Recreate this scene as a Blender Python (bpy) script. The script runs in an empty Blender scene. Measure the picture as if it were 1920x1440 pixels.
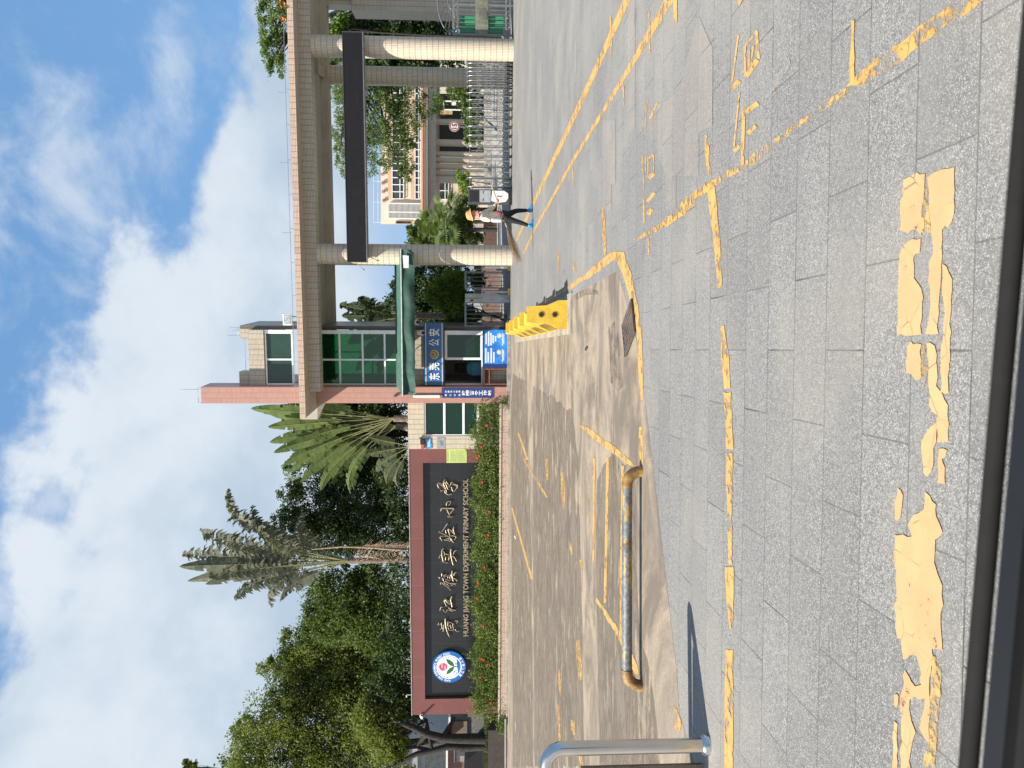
import bpy, bmesh, math, random
import numpy as np
from mathutils import Vector, Matrix, Quaternion

random.seed(7)
rng = np.random.default_rng(11)
C = bpy.context.scene.collection
SC = bpy.context.scene
R = math.radians

# ------------------------------------------------------------------ camera
# The picture was taken with the phone turned on its side: world up points to the left of the frame.
F_PX, EYE, PITCH = 1450.0, 1.45, math.atan(75 / 1450.0)
cp, sp = math.cos(PITCH), math.sin(PITCH)
cam_d = bpy.data.cameras.new("camera")
cam = bpy.data.objects.new("camera", cam_d)
C.objects.link(cam)
SC.camera = cam
cam_d.sensor_width = 36.0
cam_d.lens = 36.0 * F_PX / 1920.0
cam_d.clip_start = 0.05
cam_d.clip_end = 3000
UPV, RIV, FWV = Vector((0, sp, cp)), Vector((1, 0, 0)), Vector((0, cp, -sp))
m = Matrix((-UPV, RIV, -FWV)).transposed().to_4x4()
m.translation = (0, 0, EYE)
cam.matrix_world = m
cam_d.dof.use_dof = True
cam_d.dof.focus_distance = 7.0
cam_d.dof.aperture_fstop = 8.0

# ------------------------------------------------------------------ light
SUN_EL = R(49)
SUN_H = Vector((0.87, 0.49, 0)).normalized()          # direction the light travels, on the ground
LD = Vector((SUN_H.x * math.cos(SUN_EL), SUN_H.y * math.cos(SUN_EL), -math.sin(SUN_EL)))
sun_d = bpy.data.lights.new("sun", 'SUN')
sun_d.energy = 5.0
sun_d.angle = R(0.5)
sun_d.color = (1.0, 0.94, 0.84)
sun = bpy.data.objects.new("sun", sun_d)
sun.rotation_mode = 'QUATERNION'
sun.rotation_quaternion = LD.to_track_quat('-Z', 'Y')
sun.location = (-20, -12, 30)
C.objects.link(sun)
SC.view_settings.view_transform = 'Standard'
SC.view_settings.look = 'None'
SC.view_settings.exposure = 0.92
SC.view_settings.gamma = 1.0
SC.cycles.max_bounces = 8
SC.cycles.transparent_max_bounces = 16
SC.cycles.use_denoising = True


# ------------------------------------------------------------------ node helpers
def nd(nt, kind, ins=None, **props):
    n = nt.nodes.new(kind)
    for k, v in props.items():
        setattr(n, k, v)
    for k, v in (ins or {}).items():
        sock = n.inputs[k]
        if isinstance(v, bpy.types.NodeSocket):
            nt.links.new(v, sock)
        elif isinstance(v, tuple) and len(v) == 3 and sock.type == 'RGBA':
            sock.default_value = v + (1,)
        else:
            sock.default_value = v
    return n


def mth(nt, op, a, b=0.0, c=None, clamp=False):
    n = nd(nt, 'ShaderNodeMath', {0: a, 1: b}, operation=op, use_clamp=clamp)
    if c is not None:
        if isinstance(c, bpy.types.NodeSocket):
            nt.links.new(c, n.inputs[2])
        else:
            n.inputs[2].default_value = c
    return n.outputs[0]


def mixc(nt, fac, a, b, mode='MIX'):
    n = nd(nt, 'ShaderNodeMix', None, data_type='RGBA', blend_type=mode)
    for k, v in ((0, fac), (6, a), (7, b)):
        if isinstance(v, bpy.types.NodeSocket):
            nt.links.new(v, n.inputs[k])
        elif isinstance(v, tuple):
            n.inputs[k].default_value = v + (1,) if len(v) == 3 else v
        else:
            n.inputs[k].default_value = v
    return n.outputs[2]


def ramp(nt, fac, lo, hi):
    return nd(nt, 'ShaderNodeMapRange', {0: fac, 1: lo, 2: hi}, interpolation_type='SMOOTHSTEP').outputs[0]


def noise(nt, vec, scale, detail=4.0, rough=0.55, dist=0.0):
    return nd(nt, 'ShaderNodeTexNoise', {'Vector': vec, 'Scale': scale, 'Detail': detail, 'Roughness': rough,
                                         'Distortion': dist}).outputs[0]


# ------------------------------------------------------------------ sky
world = bpy.data.worlds.new("World")
SC.world = world
world.use_nodes = True
wt = world.node_tree
wt.nodes.clear()
w_out = nd(wt, 'ShaderNodeOutputWorld')
sky = nd(wt, 'ShaderNodeTexSky', None, sky_type='NISHITA')
sky.sun_disc = False
sky.sun_elevation = SUN_EL
sky.sun_rotation = R(240.6)
sky.air_density = 1.0
sky.dust_density = 0.6
sky.ozone_density = 1.6
gen = nd(wt, 'ShaderNodeTexCoord').outputs['Generated']
sx = nd(wt, 'ShaderNodeSeparateXYZ', {0: gen})
az = mth(wt, 'ARCTAN2', sx.outputs[0], sx.outputs[1])
el = mth(wt, 'ARCSINE', sx.outputs[2])
ae = nd(wt, 'ShaderNodeCombineXYZ', {0: az, 1: mth(wt, 'MULTIPLY', el, 1.25), 2: 0.37}).outputs[0]
n_big = noise(wt, ae, 4.2, 8, 0.52, 0.1)
n_mid = noise(wt, ae, 10.0, 9, 0.58, 0.1)
n_soft = noise(wt, ae, 2.6, 5, 0.5, 0.1)
# cloud deck below a sloping edge, broken clouds and wisps above it
edge = mth(wt, 'SUBTRACT', 0.475, mth(wt, 'MULTIPLY', mth(wt, 'ADD', az, 0.05), 0.31))
dist = mth(wt, 'SUBTRACT', edge, el)
dist = mth(wt, 'ADD', dist, mth(wt, 'MULTIPLY', mth(wt, 'SUBTRACT', n_big, 0.5), 0.46))
dist = mth(wt, 'ADD', dist, mth(wt, 'MULTIPLY', mth(wt, 'SUBTRACT', n_mid, 0.5), 0.24))
deck = ramp(wt, dist, -0.03, 0.055)
wisp = mth(wt, 'MULTIPLY', ramp(wt, noise(wt, ae, 5.6, 10, 0.6, 0.25), 0.44, 0.72), 0.72)
cover = mth(wt, 'MAXIMUM', deck, wisp)
# low sky between the trees and over the gate is a clearer pale blue on the right
clear = mth(wt, 'MULTIPLY', ramp(wt, el, 0.17, 0.08), ramp(wt, az, -0.05, 0.08))
cover = mth(wt, 'MULTIPLY', cover, mth(wt, 'SUBTRACT', 1.0, mth(wt, 'MULTIPLY', clear, 0.75)))
tone = ramp(wt, mth(wt, 'ADD', mth(wt, 'MULTIPLY', n_soft, 0.72), mth(wt, 'MULTIPLY', n_mid, 0.28)), 0.36, 0.62)
cloud = mixc(wt, tone, (5.8, 7.2, 8.8), (8.8, 9.6, 10.5))
skyc = mixc(wt, 1.0, sky.outputs[0], (0.82, 1.0, 1.18), 'MULTIPLY')
skyc = mixc(wt, 0.62, skyc, (2.8, 5.8, 10.4))
full = mixc(wt, cover, skyc, cloud)
bg = nd(wt, 'ShaderNodeBackground', {'Color': full, 'Strength': 0.046})
wt.links.new(bg.outputs[0], w_out.inputs[0])

# ------------------------------------------------------------------ frames and pixel rays (used to read true positions off the photo)
YAW = R(8.2)
ca, sa = math.cos(YAW), math.sin(YAW)
FAC = Matrix(((ca, sa, 0, 0), (-sa, ca, 0, 0), (0, 0, 1, 0), (0, 0, 0, 1)))     # gate frame (s, t, z) -> world
WLD = Matrix.Identity(4)


def ray(x, y):
    r, u = (720 - y) / F_PX, (960 - x) / F_PX
    return Vector((r, cp + u * sp, -sp + u * cp))


def gw(x, y, z=0.0):
    d = ray(x, y)
    k = (z - EYE) / d.z
    return Vector((d.x * k, d.y * k, z))


def at(x, y, Y):
    d = ray(x, y)
    k = Y / d.y
    return Vector((d.x * k, Y, EYE + d.z * k))


def fs(x, y, t):
    d = ray(x, y)
    k = t / (d.x * sa + d.y * ca)
    return (d.x * ca - d.y * sa) * k, EYE + d.z * k


def S(y, t, x=800):
    return fs(x, y, t)[0]


def Z(x, y, t):
    return fs(x, y, t)[1]


# ------------------------------------------------------------------ materials
MATS = {}


def new_mat(name):
    m = bpy.data.materials.new(name)
    m.use_nodes = True
    nt = m.node_tree
    nt.nodes.clear()
    out = nd(nt, 'ShaderNodeOutputMaterial')
    b = nd(nt, 'ShaderNodeBsdfPrincipled')
    nt.links.new(b.outputs[0], out.inputs[0])
    return m, nt, b, out


def L(nt, a, b):
    nt.links.new(a, b)


def plain(name, col, rough=0.6, metal=0.0, var=0.12, scale=6.0, bump=0.0, spec=0.5, col2=None):
    if name in MATS:
        return MATS[name]
    m, nt, b, out = new_mat(name)
    oc = nd(nt, 'ShaderNodeTexCoord').outputs['Object']
    n = noise(nt, oc, scale, 6, 0.6)
    n2 = noise(nt, oc, scale * 9, 3, 0.6)
    f = mth(nt, 'ADD', mth(nt, 'MULTIPLY', n, 0.7), mth(nt, 'MULTIPLY', n2, 0.3))
    f = ramp(nt, f, 0.32, 0.68)
    c2 = col2 or tuple(c * (1 - 2.2 * var) for c in col)
    L(nt, mixc(nt, f, c2, tuple(min(1, c * (1 + var)) for c in col)), b.inputs['Base Color'])
    L(nt, mth(nt, 'ADD', rough - 0.06, mth(nt, 'MULTIPLY', n, 0.12)), b.inputs['Roughness'])
    b.inputs['Metallic'].default_value = metal
    b.inputs['Specular IOR Level'].default_value = spec
    if bump:
        bp = nd(nt, 'ShaderNodeBump', {'Strength': bump, 'Distance': 0.01, 'Height': n2})
        L(nt, bp.outputs[0], b.inputs['Normal'])
    MATS[name] = m
    return m


def tile(name, col, joint, w=0.2, h=0.05, mode='wall', rough=0.35, stain=0.25, radius=0.36, mw=0.006, off=0.0):
    """small glazed tiles; mode 'wall' picks the plane from the face normal, 'column' wraps round z"""
    if name in MATS:
        return MATS[name]
    m, nt, b, out = new_mat(name)
    tc = nd(nt, 'ShaderNodeTexCoord')
    sp_ = nd(nt, 'ShaderNodeSeparateXYZ', {0: tc.outputs['Object']})
    if mode == 'column':
        u = mth(nt, 'MULTIPLY', mth(nt, 'ARCTAN2', sp_.outputs[0], sp_.outputs[1]), radius)
        v = sp_.outputs[2]
    else:
        nr = nd(nt, 'ShaderNodeSeparateXYZ', {0: tc.outputs['Normal']})
        sxn = mth(nt, 'GREATER_THAN', mth(nt, 'ABSOLUTE', nr.outputs[0]), 0.7)
        szn = mth(nt, 'GREATER_THAN', mth(nt, 'ABSOLUTE', nr.outputs[2]), 0.7)
        u = mth(nt, 'ADD', mth(nt, 'MULTIPLY', sp_.outputs[0], mth(nt, 'SUBTRACT', 1.0, sxn)),
                mth(nt, 'MULTIPLY', sp_.outputs[1], sxn))
        v = mth(nt, 'ADD', mth(nt, 'MULTIPLY', sp_.outputs[2], mth(nt, 'SUBTRACT', 1.0, szn)),
                mth(nt, 'MULTIPLY', sp_.outputs[1], szn))
    vec = nd(nt, 'ShaderNodeCombineXYZ', {0: u, 1: v}).outputs[0]
    br = nd(nt, 'ShaderNodeTexBrick', {'Vector': vec, 'Color1': col, 'Color2': tuple(c * 0.86 for c in col),
                                       'Mortar': joint, 'Scale': 1.0, 'Mortar Size': mw, 'Mortar Smooth': 0.3,
                                       'Brick Width': w, 'Row Height': h}, offset=off, squash=1.0)
    # broad joints between the long tile edges read darker than the fine ones
    saw = mth(nt, 'PINGPONG', u if mode != 'column' else v, (w if mode != 'column' else h) / 2)
    wide = mth(nt, 'LESS_THAN', saw, 0.011)
    c = mixc(nt, mth(nt, 'MULTIPLY', wide, 0.75), br.outputs[0], joint)
    st = nd(nt, 'ShaderNodeMapping', {0: tc.outputs['Object'], 3: (3.0, 3.0, 0.35)}).outputs[0]
    sn = ramp(nt, noise(nt, st, 1.6, 6, 0.65), 0.48, 0.78)
    c = mixc(nt, mth(nt, 'MULTIPLY', sn, stain), c, tuple(x * 0.45 for x in joint))
    L(nt, c, b.inputs['Base Color'])
    b.inputs['Roughness'].default_value = rough
    bp = nd(nt, 'ShaderNodeBump', {'Strength': 0.3, 'Distance': 0.004, 'Height': mth(nt, 'SUBTRACT', 1.0, br.outputs[1])})
    L(nt, bp.outputs[0], b.inputs['Normal'])
    MATS[name] = m
    return m


def leaf_mat(name, c1, c2, trans=0.3, rough=0.55, spec=0.22):
    if name in MATS:
        return MATS[name]
    m, nt, b, out = new_mat(name)
    geo = nd(nt, 'ShaderNodeNewGeometry')
    rnd = geo.outputs['Random Per Island']
    oc = nd(nt, 'ShaderNodeTexCoord').outputs['Object']
    n = ramp(nt, noise(nt, oc, 0.9, 4, 0.6), 0.35, 0.65)
    f = mth(nt, 'ADD', mth(nt, 'MULTIPLY', rnd, 0.6), mth(nt, 'MULTIPLY', n, 0.4))
    c = mixc(nt, f, c1, c2)
    L(nt, c, b.inputs['Base Color'])
    b.inputs['Roughness'].default_value = rough
    b.inputs['Specular IOR Level'].default_value = spec
    tr = nd(nt, 'ShaderNodeBsdfTranslucent', {'Color': mixc(nt, 1.0, c, (1.5, 1.6, 0.6), 'MULTIPLY')})
    mx = nd(nt, 'ShaderNodeMixShader', {0: trans, 1: b.outputs[0], 2: tr.outputs[0]})
    L(nt, mx.outputs[0], out.inputs[0])
    MATS[name] = m
    return m


def glass(name, tint, dark=0.5, rough=0.03):
    """tinted window glass: lets some light through in its own colour and mirrors the surroundings"""
    if name in MATS:
        return MATS[name]
    m, nt, b, out = new_mat(name)
    nt.nodes.remove(b)
    t = nd(nt, 'ShaderNodeBsdfTransparent', {'Color': tint})
    d = nd(nt, 'ShaderNodeBsdfDiffuse', {'Color': tuple(c * 0.35 for c in tint)})
    g = nd(nt, 'ShaderNodeBsdfGlossy', {'Color': (0.8, 0.95, 0.88), 'Roughness': rough})
    fr = nd(nt, 'ShaderNodeFresnel', {'IOR': 1.5})
    m1 = nd(nt, 'ShaderNodeMixShader', {0: dark, 1: t.outputs[0], 2: d.outputs[0]})
    m2 = nd(nt, 'ShaderNodeMixShader', {0: mth(nt, 'MULTIPLY', fr.outputs[0], 1.3, clamp=True), 1: m1.outputs[0], 2: g.outputs[0]})
    L(nt, m2.outputs[0], out.inputs[0])
    MATS[name] = m
    return m


def paint_mat(name, col, wear=0.5, scale=9.0, soft=0.06, stretch=(1, 1, 1)):
    """road paint that has flaked away in places"""
    if name in MATS:
        return MATS[name]
    m, nt, b, out = new_mat(name)
    oc = nd(nt, 'ShaderNodeTexCoord').outputs['Object']
    mp = nd(nt, 'ShaderNodeMapping', {0: oc, 3: stretch}).outputs[0]
    n = noise(nt, mp, scale, 9, 0.72, 0.4)
    n2 = noise(nt, mp, scale * 0.25, 4, 0.6)
    n3 = noise(nt, mp, scale * 12, 3, 0.6)
    v = mth(nt, 'ADD', mth(nt, 'MULTIPLY', n, 0.55), mth(nt, 'MULTIPLY', n2, 0.3))
    v = mth(nt, 'ADD', v, mth(nt, 'MULTIPLY', n3, 0.15))
    keep = ramp(nt, v, wear - soft, wear + soft)
    ck = nd(nt, 'ShaderNodeTexVoronoi', {'Vector': mp, 'Scale': 7.0}, feature='DISTANCE_TO_EDGE').outputs[0]
    crack = mth(nt, 'MULTIPLY', ramp(nt, ck, 0.022, 0.004), ramp(nt, n2, 0.46, 0.6))
    cc = mixc(nt, ramp(nt, n2, 0.35, 0.7), tuple(c * 0.84 for c in col), col)
    cc = mixc(nt, mth(nt, 'MULTIPLY', ramp(nt, n3, 0.56, 0.70), 0.35), cc, tuple(c * 0.55 for c in col))
    cc = mixc(nt, mth(nt, 'MULTIPLY', crack, 0.75), cc, (0.09, 0.08, 0.07))
    L(nt, cc, b.inputs['Base Color'])
    b.inputs['Roughness'].default_value = 0.7
    t = nd(nt, 'ShaderNodeBsdfTransparent')
    mx = nd(nt, 'ShaderNodeMixShader', {0: keep, 1: t.outputs[0], 2: b.outputs[0]})
    L(nt, mx.outputs[0], out.inputs[0])
    MATS[name] = m
    return m


# ------------------------------------------------------------------ geometry helpers
class MB:
    """collects shapes, given in a frame, and links them as one mesh object"""

    def __init__(self, frame=WLD):
        self.v, self.f, self.M, self.sm = [], [], frame.copy(), []

    def add(self, vs, fs_, smooth=False, M=None):
        o = len(self.v)
        mm = self.M @ M if M is not None else self.M
        self.v += [mm @ Vector(p) for p in vs]
        self.f += [tuple(i + o for i in q) for q in fs_]
        self.sm += [smooth] * len(fs_)
        return self

    def box(self, a0, a1, b0, b1, c0, c1, M=None):
        vs = [(a, b, c) for a in (a0, a1) for b in (b0, b1) for c in (c0, c1)]
        return self.add(vs, [(0, 1, 3, 2), (4, 6, 7, 5), (0, 4, 5, 1), (2, 3, 7, 6), (0, 2, 6, 4), (1, 5, 7, 3)], M=M)

    def prism(self, poly, d0, d1, axis='t', M=None):
        """polygon in the plane across axis, run from d0 to d1 along it"""
        n = len(poly)
        mk = {'t': lambda a, b, d: (a, d, b), 'z': lambda a, b, d: (a, b, d), 's': lambda a, b, d: (d, a, b)}[axis]
        vs = [mk(a, b, d0) for a, b in poly] + [mk(a, b, d1) for a, b in poly]
        fc = [tuple(range(n)), tuple(range(2 * n - 1, n - 1, -1))]
        fc += [(i, i + n, (i + 1) % n + n, (i + 1) % n) for i in range(n)]
        return self.add(vs, fc, M=M)

    def tube(self, pts, r, n=8, cap=True, smooth=True):
        pts = [Vector(p) for p in pts]
        rs = r if isinstance(r, (list, tuple)) else [r] * len(pts)
        vs, fc = [], []
        ref = None
        for i, p in enumerate(pts):
            d = (pts[min(i + 1, len(pts) - 1)] - pts[max(i - 1, 0)])
            if d.length < 1e-9:
                d = Vector((0, 0, 1))
            d.normalize()
            if ref is None:
                ref = d.orthogonal().normalized()
            else:
                ref = ref - d * ref.dot(d)
                ref = ref.normalized() if ref.length > 1e-6 else d.orthogonal().normalized()
            q = d.cross(ref)
            for k in range(n):
                a = 2 * math.pi * k / n
                vs.append(p + (ref * math.cos(a) + q * math.sin(a)) * rs[i])
        for i in range(len(pts) - 1):
            for k in range(n):
                k2 = (k + 1) % n
                fc.append((i * n + k, i * n + k2, (i + 1) * n + k2, (i + 1) * n + k))
        self.add(vs, fc, smooth)
        if cap:
            self.add(vs[:n], [tuple(range(n - 1, -1, -1))])
            self.add(vs[-n:], [tuple(range(n))])
        return self

    def cyl(self, c, r, z0, z1, n=24, r1=None):
        return self.tube([(c[0], c[1], z0), (c[0], c[1], z1)], [r, r if r1 is None else r1], n)

    def disc(self, c, r, axis='t', d0=0.0, d1=0.01, n=32, sy=1.0):
        return self.prism([(c[0] + r * math.cos(2 * math.pi * k / n), c[1] + r * sy * math.sin(2 * math.pi * k / n))
                           for k in range(n)], d0, d1, axis)

    def ball(self, c, r, n=12, sc=(1, 1, 1)):
        vs, fc = [], []
        for i in range(n + 1):
            th = math.pi * i / n
            for k in range(2 * n):
                ph = math.pi * k / n
                vs.append((c[0] + r * sc[0] * math.sin(th) * math.cos(ph), c[1] + r * sc[1] * math.sin(th) * math.sin(ph),
                           c[2] + r * sc[2] * math.cos(th)))
        for i in range(n):
            for k in range(2 * n):
                fc.append((i * 2 * n + k, (i + 1) * 2 * n + k, (i + 1) * 2 * n + (k + 1) % (2 * n), i * 2 * n + (k + 1) % (2 * n)))
        return self.add(vs, fc, True)

    def bar(self, p, q, w, h=None):
        """square bar between two points"""
        p, q = Vector(p), Vector(q)
        d = (q - p).normalized()
        up = Vector((0, 0, 1)) if abs(d.z) < 0.95 else Vector((1, 0, 0))
        a = d.cross(up).normalized() * (w / 2)
        b = a.cross(d).normalized() * ((h or w) / 2)
        vs = [e + i * a + j * b for e in (p, q) for i, j in ((-1, -1), (1, -1), (1, 1), (-1, 1))]
        return self.add(vs, [(3, 2, 1, 0), (4, 5, 6, 7), (0, 1, 5, 4), (1, 2, 6, 5), (2, 3, 7, 6), (3, 0, 4, 7)])

    def build(self, name, mat, root=None, bevel=0.0, origin=None, smooth_all=False, kind=None):
        me = bpy.data.meshes.new(name)
        o = bpy.data.objects.new(name, me)
        C.objects.link(o)
        if root is not None:
            o.parent = root
            base = ROOTM[root.name]
        else:
            base = WLD
        if origin is not None:
            loc = base.inverted() @ Vector(origin)
            o.location = loc
            inv = (base @ Matrix.Translation(loc)).inverted()
        else:
            inv = base.inverted()
        ROOTM[o.name] = inv.inverted()
        me.from_pydata([inv @ p for p in self.v], [], self.f)
        me.polygons.foreach_set('use_smooth', [True] * len(self.f) if smooth_all else self.sm)
        if bevel > 0:
            bm = bmesh.new()
            bm.from_mesh(me)
            bmesh.ops.remove_doubles(bm, verts=bm.verts, dist=1e-5)
            ed = [e for e in bm.edges if len(e.link_faces) == 2 and e.calc_face_angle(0) > 0.6]
            bmesh.ops.bevel(bm, geom=ed, offset=bevel, segments=2, affect='EDGES', clamp_overlap=True)
            bm.to_mesh(me)
            bm.free()
        bm = bmesh.new()
        bm.from_mesh(me)
        bmesh.ops.recalc_face_normals(bm, faces=bm.faces)
        bm.to_mesh(me)
        bm.free()
        me.materials.append(mat)
        if kind:
            o['kind'] = kind
        return o


ROOTM = {}


def thing(name, label, cat, origin, frame=WLD, group=None):
    """an Empty at the base of a thing; origin is given in the frame"""
    o = bpy.data.objects.new(name, None)
    C.objects.link(o)
    mm = frame @ Matrix.Translation(Vector(origin))
    o.matrix_world = mm
    ROOTM[o.name] = mm
    o.empty_display_size = 0.3
    return tag(o, label, cat, group)


def tag(o, label, cat, group=None, kind=None):
    if label:
        o['label'] = label
    if cat:
        o['category'] = cat
    if group:
        o['group'] = group
    if kind:
        o['kind'] = kind
    return o


def copy_tree(o, parent=None, keep=True):
    c = o.copy()
    C.objects.link(c)
    if parent is not None:
        c.parent = parent
    for ch in o.children:
        copy_tree(ch, c)
    return c


def text_geo(body, size=1.0, extrude=0.01, bold=0.0, shear=0.0, spacing=1.0, align='CENTER'):
    """lettering as mesh data, lying in x (along) and y (up), centred"""
    cu = bpy.data.curves.new("lettering", 'FONT')
    cu.body = body
    cu.size = size
    cu.extrude = extrude
    cu.offset = bold
    cu.shear = shear
    cu.space_character = spacing
    cu.align_x = align
    cu.align_y = 'CENTER'
    cu.resolution_u = 3
    ob = bpy.data.objects.new("lettering", cu)
    C.objects.link(ob)
    bpy.context.view_layer.update()
    dg = bpy.context.evaluated_depsgraph_get()
    me = bpy.data.meshes.new_from_object(ob.evaluated_get(dg))
    vs = [tuple(v.co) for v in me.vertices]
    fc = [tuple(p.vertices) for p in me.polygons]
    bpy.data.objects.remove(ob)
    bpy.data.curves.remove(cu)
    bpy.data.meshes.remove(me)
    return vs, fc


def text_box(mb, body, s0, s1, z0, z1, t, extrude=0.006, bold=0.0, shear=0.0, rot=0.0):
    """fits lettering into a rectangle of the wall plane (s, z), its back on t"""
    vs, fc = text_geo(body, 1.0, 0.01, bold, shear)
    if not vs:
        return mb
    xs, ys = [v[0] for v in vs], [v[1] for v in vs]
    x0, x1, y0, y1 = min(xs), max(xs), min(ys), max(ys)
    kx, ky = (s1 - s0) / max(1e-6, x1 - x0), (z1 - z0) / max(1e-6, y1 - y0)
    out = []
    for x, y, d in vs:
        a, b = (x - x0) * kx + s0, (y - y0) * ky + z0
        if rot:
            ms, mz = (s0 + s1) / 2, (z0 + z1) / 2
            da, db = a - ms, b - mz
            a, b = ms + da * math.cos(rot) - db * math.sin(rot), mz + da * math.sin(rot) + db * math.cos(rot)
        out.append((a, t - (extrude if d > 0 else 0.0), b))
    return mb.add(out, fc)


def np_mesh(name, verts, quads, mat, root=None):
    """fast mesh from arrays of world points and quads"""
    me = bpy.data.meshes.new(name)
    nv, nf = len(verts), len(quads)
    if root is not None:
        inv = np.array(ROOTM[root.name].inverted())
        verts = verts @ inv[:3, :3].T + inv[:3, 3]
    me.vertices.add(nv)
    me.vertices.foreach_set('co', np.ascontiguousarray(verts, dtype=np.float32).ravel())
    k = quads.shape[1]
    me.loops.add(nf * k)
    me.loops.foreach_set('vertex_index', np.ascontiguousarray(quads, dtype=np.int32).ravel())
    me.polygons.add(nf)
    me.polygons.foreach_set('loop_start', np.arange(0, nf * k, k, dtype=np.int32))
    me.polygons.foreach_set('loop_total', np.full(nf, k, dtype=np.int32))
    me.update(calc_edges=True)
    me.materials.append(mat)
    o = bpy.data.objects.new(name, me)
    C.objects.link(o)
    if root is not None:
        o.parent = root
    return o


def leaf_cards(cen, size, aspect=0.5, droop=0.0, flat=0.0):
    """one rhombic, slightly folded leaf per centre; droop turns the tips down, flat lays the leaves level"""
    n = len(cen)
    a = rng.normal(size=(n, 3))
    a[:, 2] -= droop
    a /= np.linalg.norm(a, axis=1)[:, None]
    b = rng.normal(size=(n, 3))
    b[:, 2] *= (1 - flat)
    b -= a * np.sum(a * b, axis=1)[:, None]
    b /= np.linalg.norm(b, axis=1)[:, None] + 1e-9
    s = (size * rng.uniform(0.6, 1.3, n))[:, None]
    c = np.cross(a, b)
    v = np.empty((n, 4, 3))
    v[:, 0] = cen - a * s * 0.5
    v[:, 1] = cen + b * s * aspect * 0.5 + c * s * 0.06
    v[:, 2] = cen + a * s * 0.5
    v[:, 3] = cen - b * s * aspect * 0.5 + c * s * 0.06
    q = np.arange(n * 4).reshape(n, 4)
    return v.reshape(-1, 3), q


def crown_points(lobes, n, clump=0.16, per=45, shell=0.55):
    """leaf centres in clumps spread through ellipsoid lobes ((cx,cy,cz),(rx,ry,rz))"""
    vol = np.array([l[1][0] * l[1][1] * l[1][2] for l in lobes]) ** 0.75
    vol /= vol.sum()
    out = []
    for (c, r), w in zip(lobes, vol):
        k = max(3, int(n * w / per))
        d = rng.normal(size=(k, 3))
        d /= np.linalg.norm(d, axis=1)[:, None]
        rad = shell + (1 - shell) * rng.random(k) ** 0.6
        rad[rng.random(k) < 0.25] *= 0.6
        cc = np.array(c) + d * rad[:, None] * np.array(r)
        sig = clump * min(r) * rng.uniform(0.5, 1.5, k) + 0.05
        cnt = np.maximum(4, (per * rng.uniform(0.4, 1.6, k))).astype(int)
        idx = np.repeat(np.arange(k), cnt)
        p = rng.normal(size=(len(idx), 3)) * sig[idx][:, None]
        p[:, 2] *= 0.7
        out.append(cc[idx] + p)
    return np.concatenate(out)


def lobes_px(lst, Y, depth=1.0):
    """lobes read off the photo: (x, y, half height px, half width px[, shift in depth])"""
    out = []
    for l in lst:
        yy = Y + (l[4] if len(l) > 4 else 0.0)
        c = at(l[0], l[1], yy)
        k = yy / F_PX
        out.append(((c.x, c.y, c.z), (l[3] * k, max(l[2], l[3]) * k * 0.8 * depth, l[2] * k)))
    return out


def frill(lobes, k=6, f=0.34, up=0.25):
    """adds small tufts round the rim of every lobe so that the outline is uneven"""
    out = list(lobes)
    for c, r in lobes:
        for _ in range(k):
            d = Vector((random.gauss(0, 1), random.gauss(0, .7), random.gauss(up, 1))).normalized()
            g = f * random.uniform(.55, 1.25)
            p = (c[0] + d.x * r[0] * 1.02, c[1] + d.y * r[1] * 1.02, c[2] + d.z * r[2] * 1.02)
            out.append((p, (r[0] * g, r[1] * g, r[2] * g)))
    return out


def limbs(mb, base, top, r0, tips, n=7):
    """tapered trunk from base to top, with limbs curving out to the tips"""
    base, top = Vector(base), Vector(top)
    pts = [base.lerp(top, i / 6) + Vector((random.uniform(-1, 1), random.uniform(-1, 1), 0)) * r0 * 0.5 * (0 < i < 6) for i in range(7)]
    mb.tube(pts, [r0 * (1.25 if i == 0 else 1 - 0.5 * i / 6) for i in range(7)], n)
    for tp in tips:
        tp = Vector(tp)
        k = random.uniform(0.45, 0.95)
        st = base.lerp(top, k)
        mid = st.lerp(tp, 0.5) + Vector((random.uniform(-.3, .3), random.uniform(-.3, .3), (tp - st).length * 0.14))
        r = r0 * random.uniform(0.3, 0.5)
        mb.tube([st, st.lerp(mid, 0.55), mid, mid.lerp(tp, 0.5) + Vector((0, 0, .08)), tp], [r, r * .8, r * .6, r * .4, r * .15], 6)
        for _ in range(2):
            e = tp + Vector((random.uniform(-1, 1), random.uniform(-1, 1), random.uniform(-.3, .9))) * min(.45, (tp - st).length * 0.18)
            mb.tube([mid, mid.lerp(e, .5) + Vector((0, 0, .1)), e], [r * .35, r * .18, r * .04], 5)


def tree(name, label, cat, base, lobes, n, size, mleaf, mtrunk, r0=0.16, group=None, droop=0.3, aspect=0.5, clump=0.16, per=45,
         tips=9, trunk_top=None, shell=0.55, tufts=5):
    main = lobes
    lobes = frill(lobes, tufts) if tufts else lobes
    root = thing(name, label, cat, base, WLD, group)
    cen = crown_points(lobes, n, clump, per, shell)
    cen = cen[cen[:, 2] > base[2] + 0.1]
    v, q = leaf_cards(cen, np.full(len(cen), size), aspect, droop)
    np_mesh('crown', v, q, mleaf, root)
    tb = MB()
    lobes = main
    top = trunk_top or (sum(l[0][0] for l in lobes) / len(lobes), base[1], sum(l[0][2] for l in lobes) / len(lobes))
    tl = []
    for k in range(tips):
        c, r = lobes[k % len(lobes)]
        tl.append((c[0] + random.uniform(-.7, .7) * r[0], c[1] + random.uniform(-.6, .6) * r[1], c[2] + random.uniform(-.2, .75) * r[2]))
    limbs(tb, base, top, r0, tl)
    tb.build('trunk', mtrunk, root)
    return root

# ================================================================== GROUND AND ROAD
VPA = R(2.57)                                   # the paving runs a little to the right of the camera's view
PAV = Matrix.Rotation(-VPA, 4, 'Z')


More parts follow.
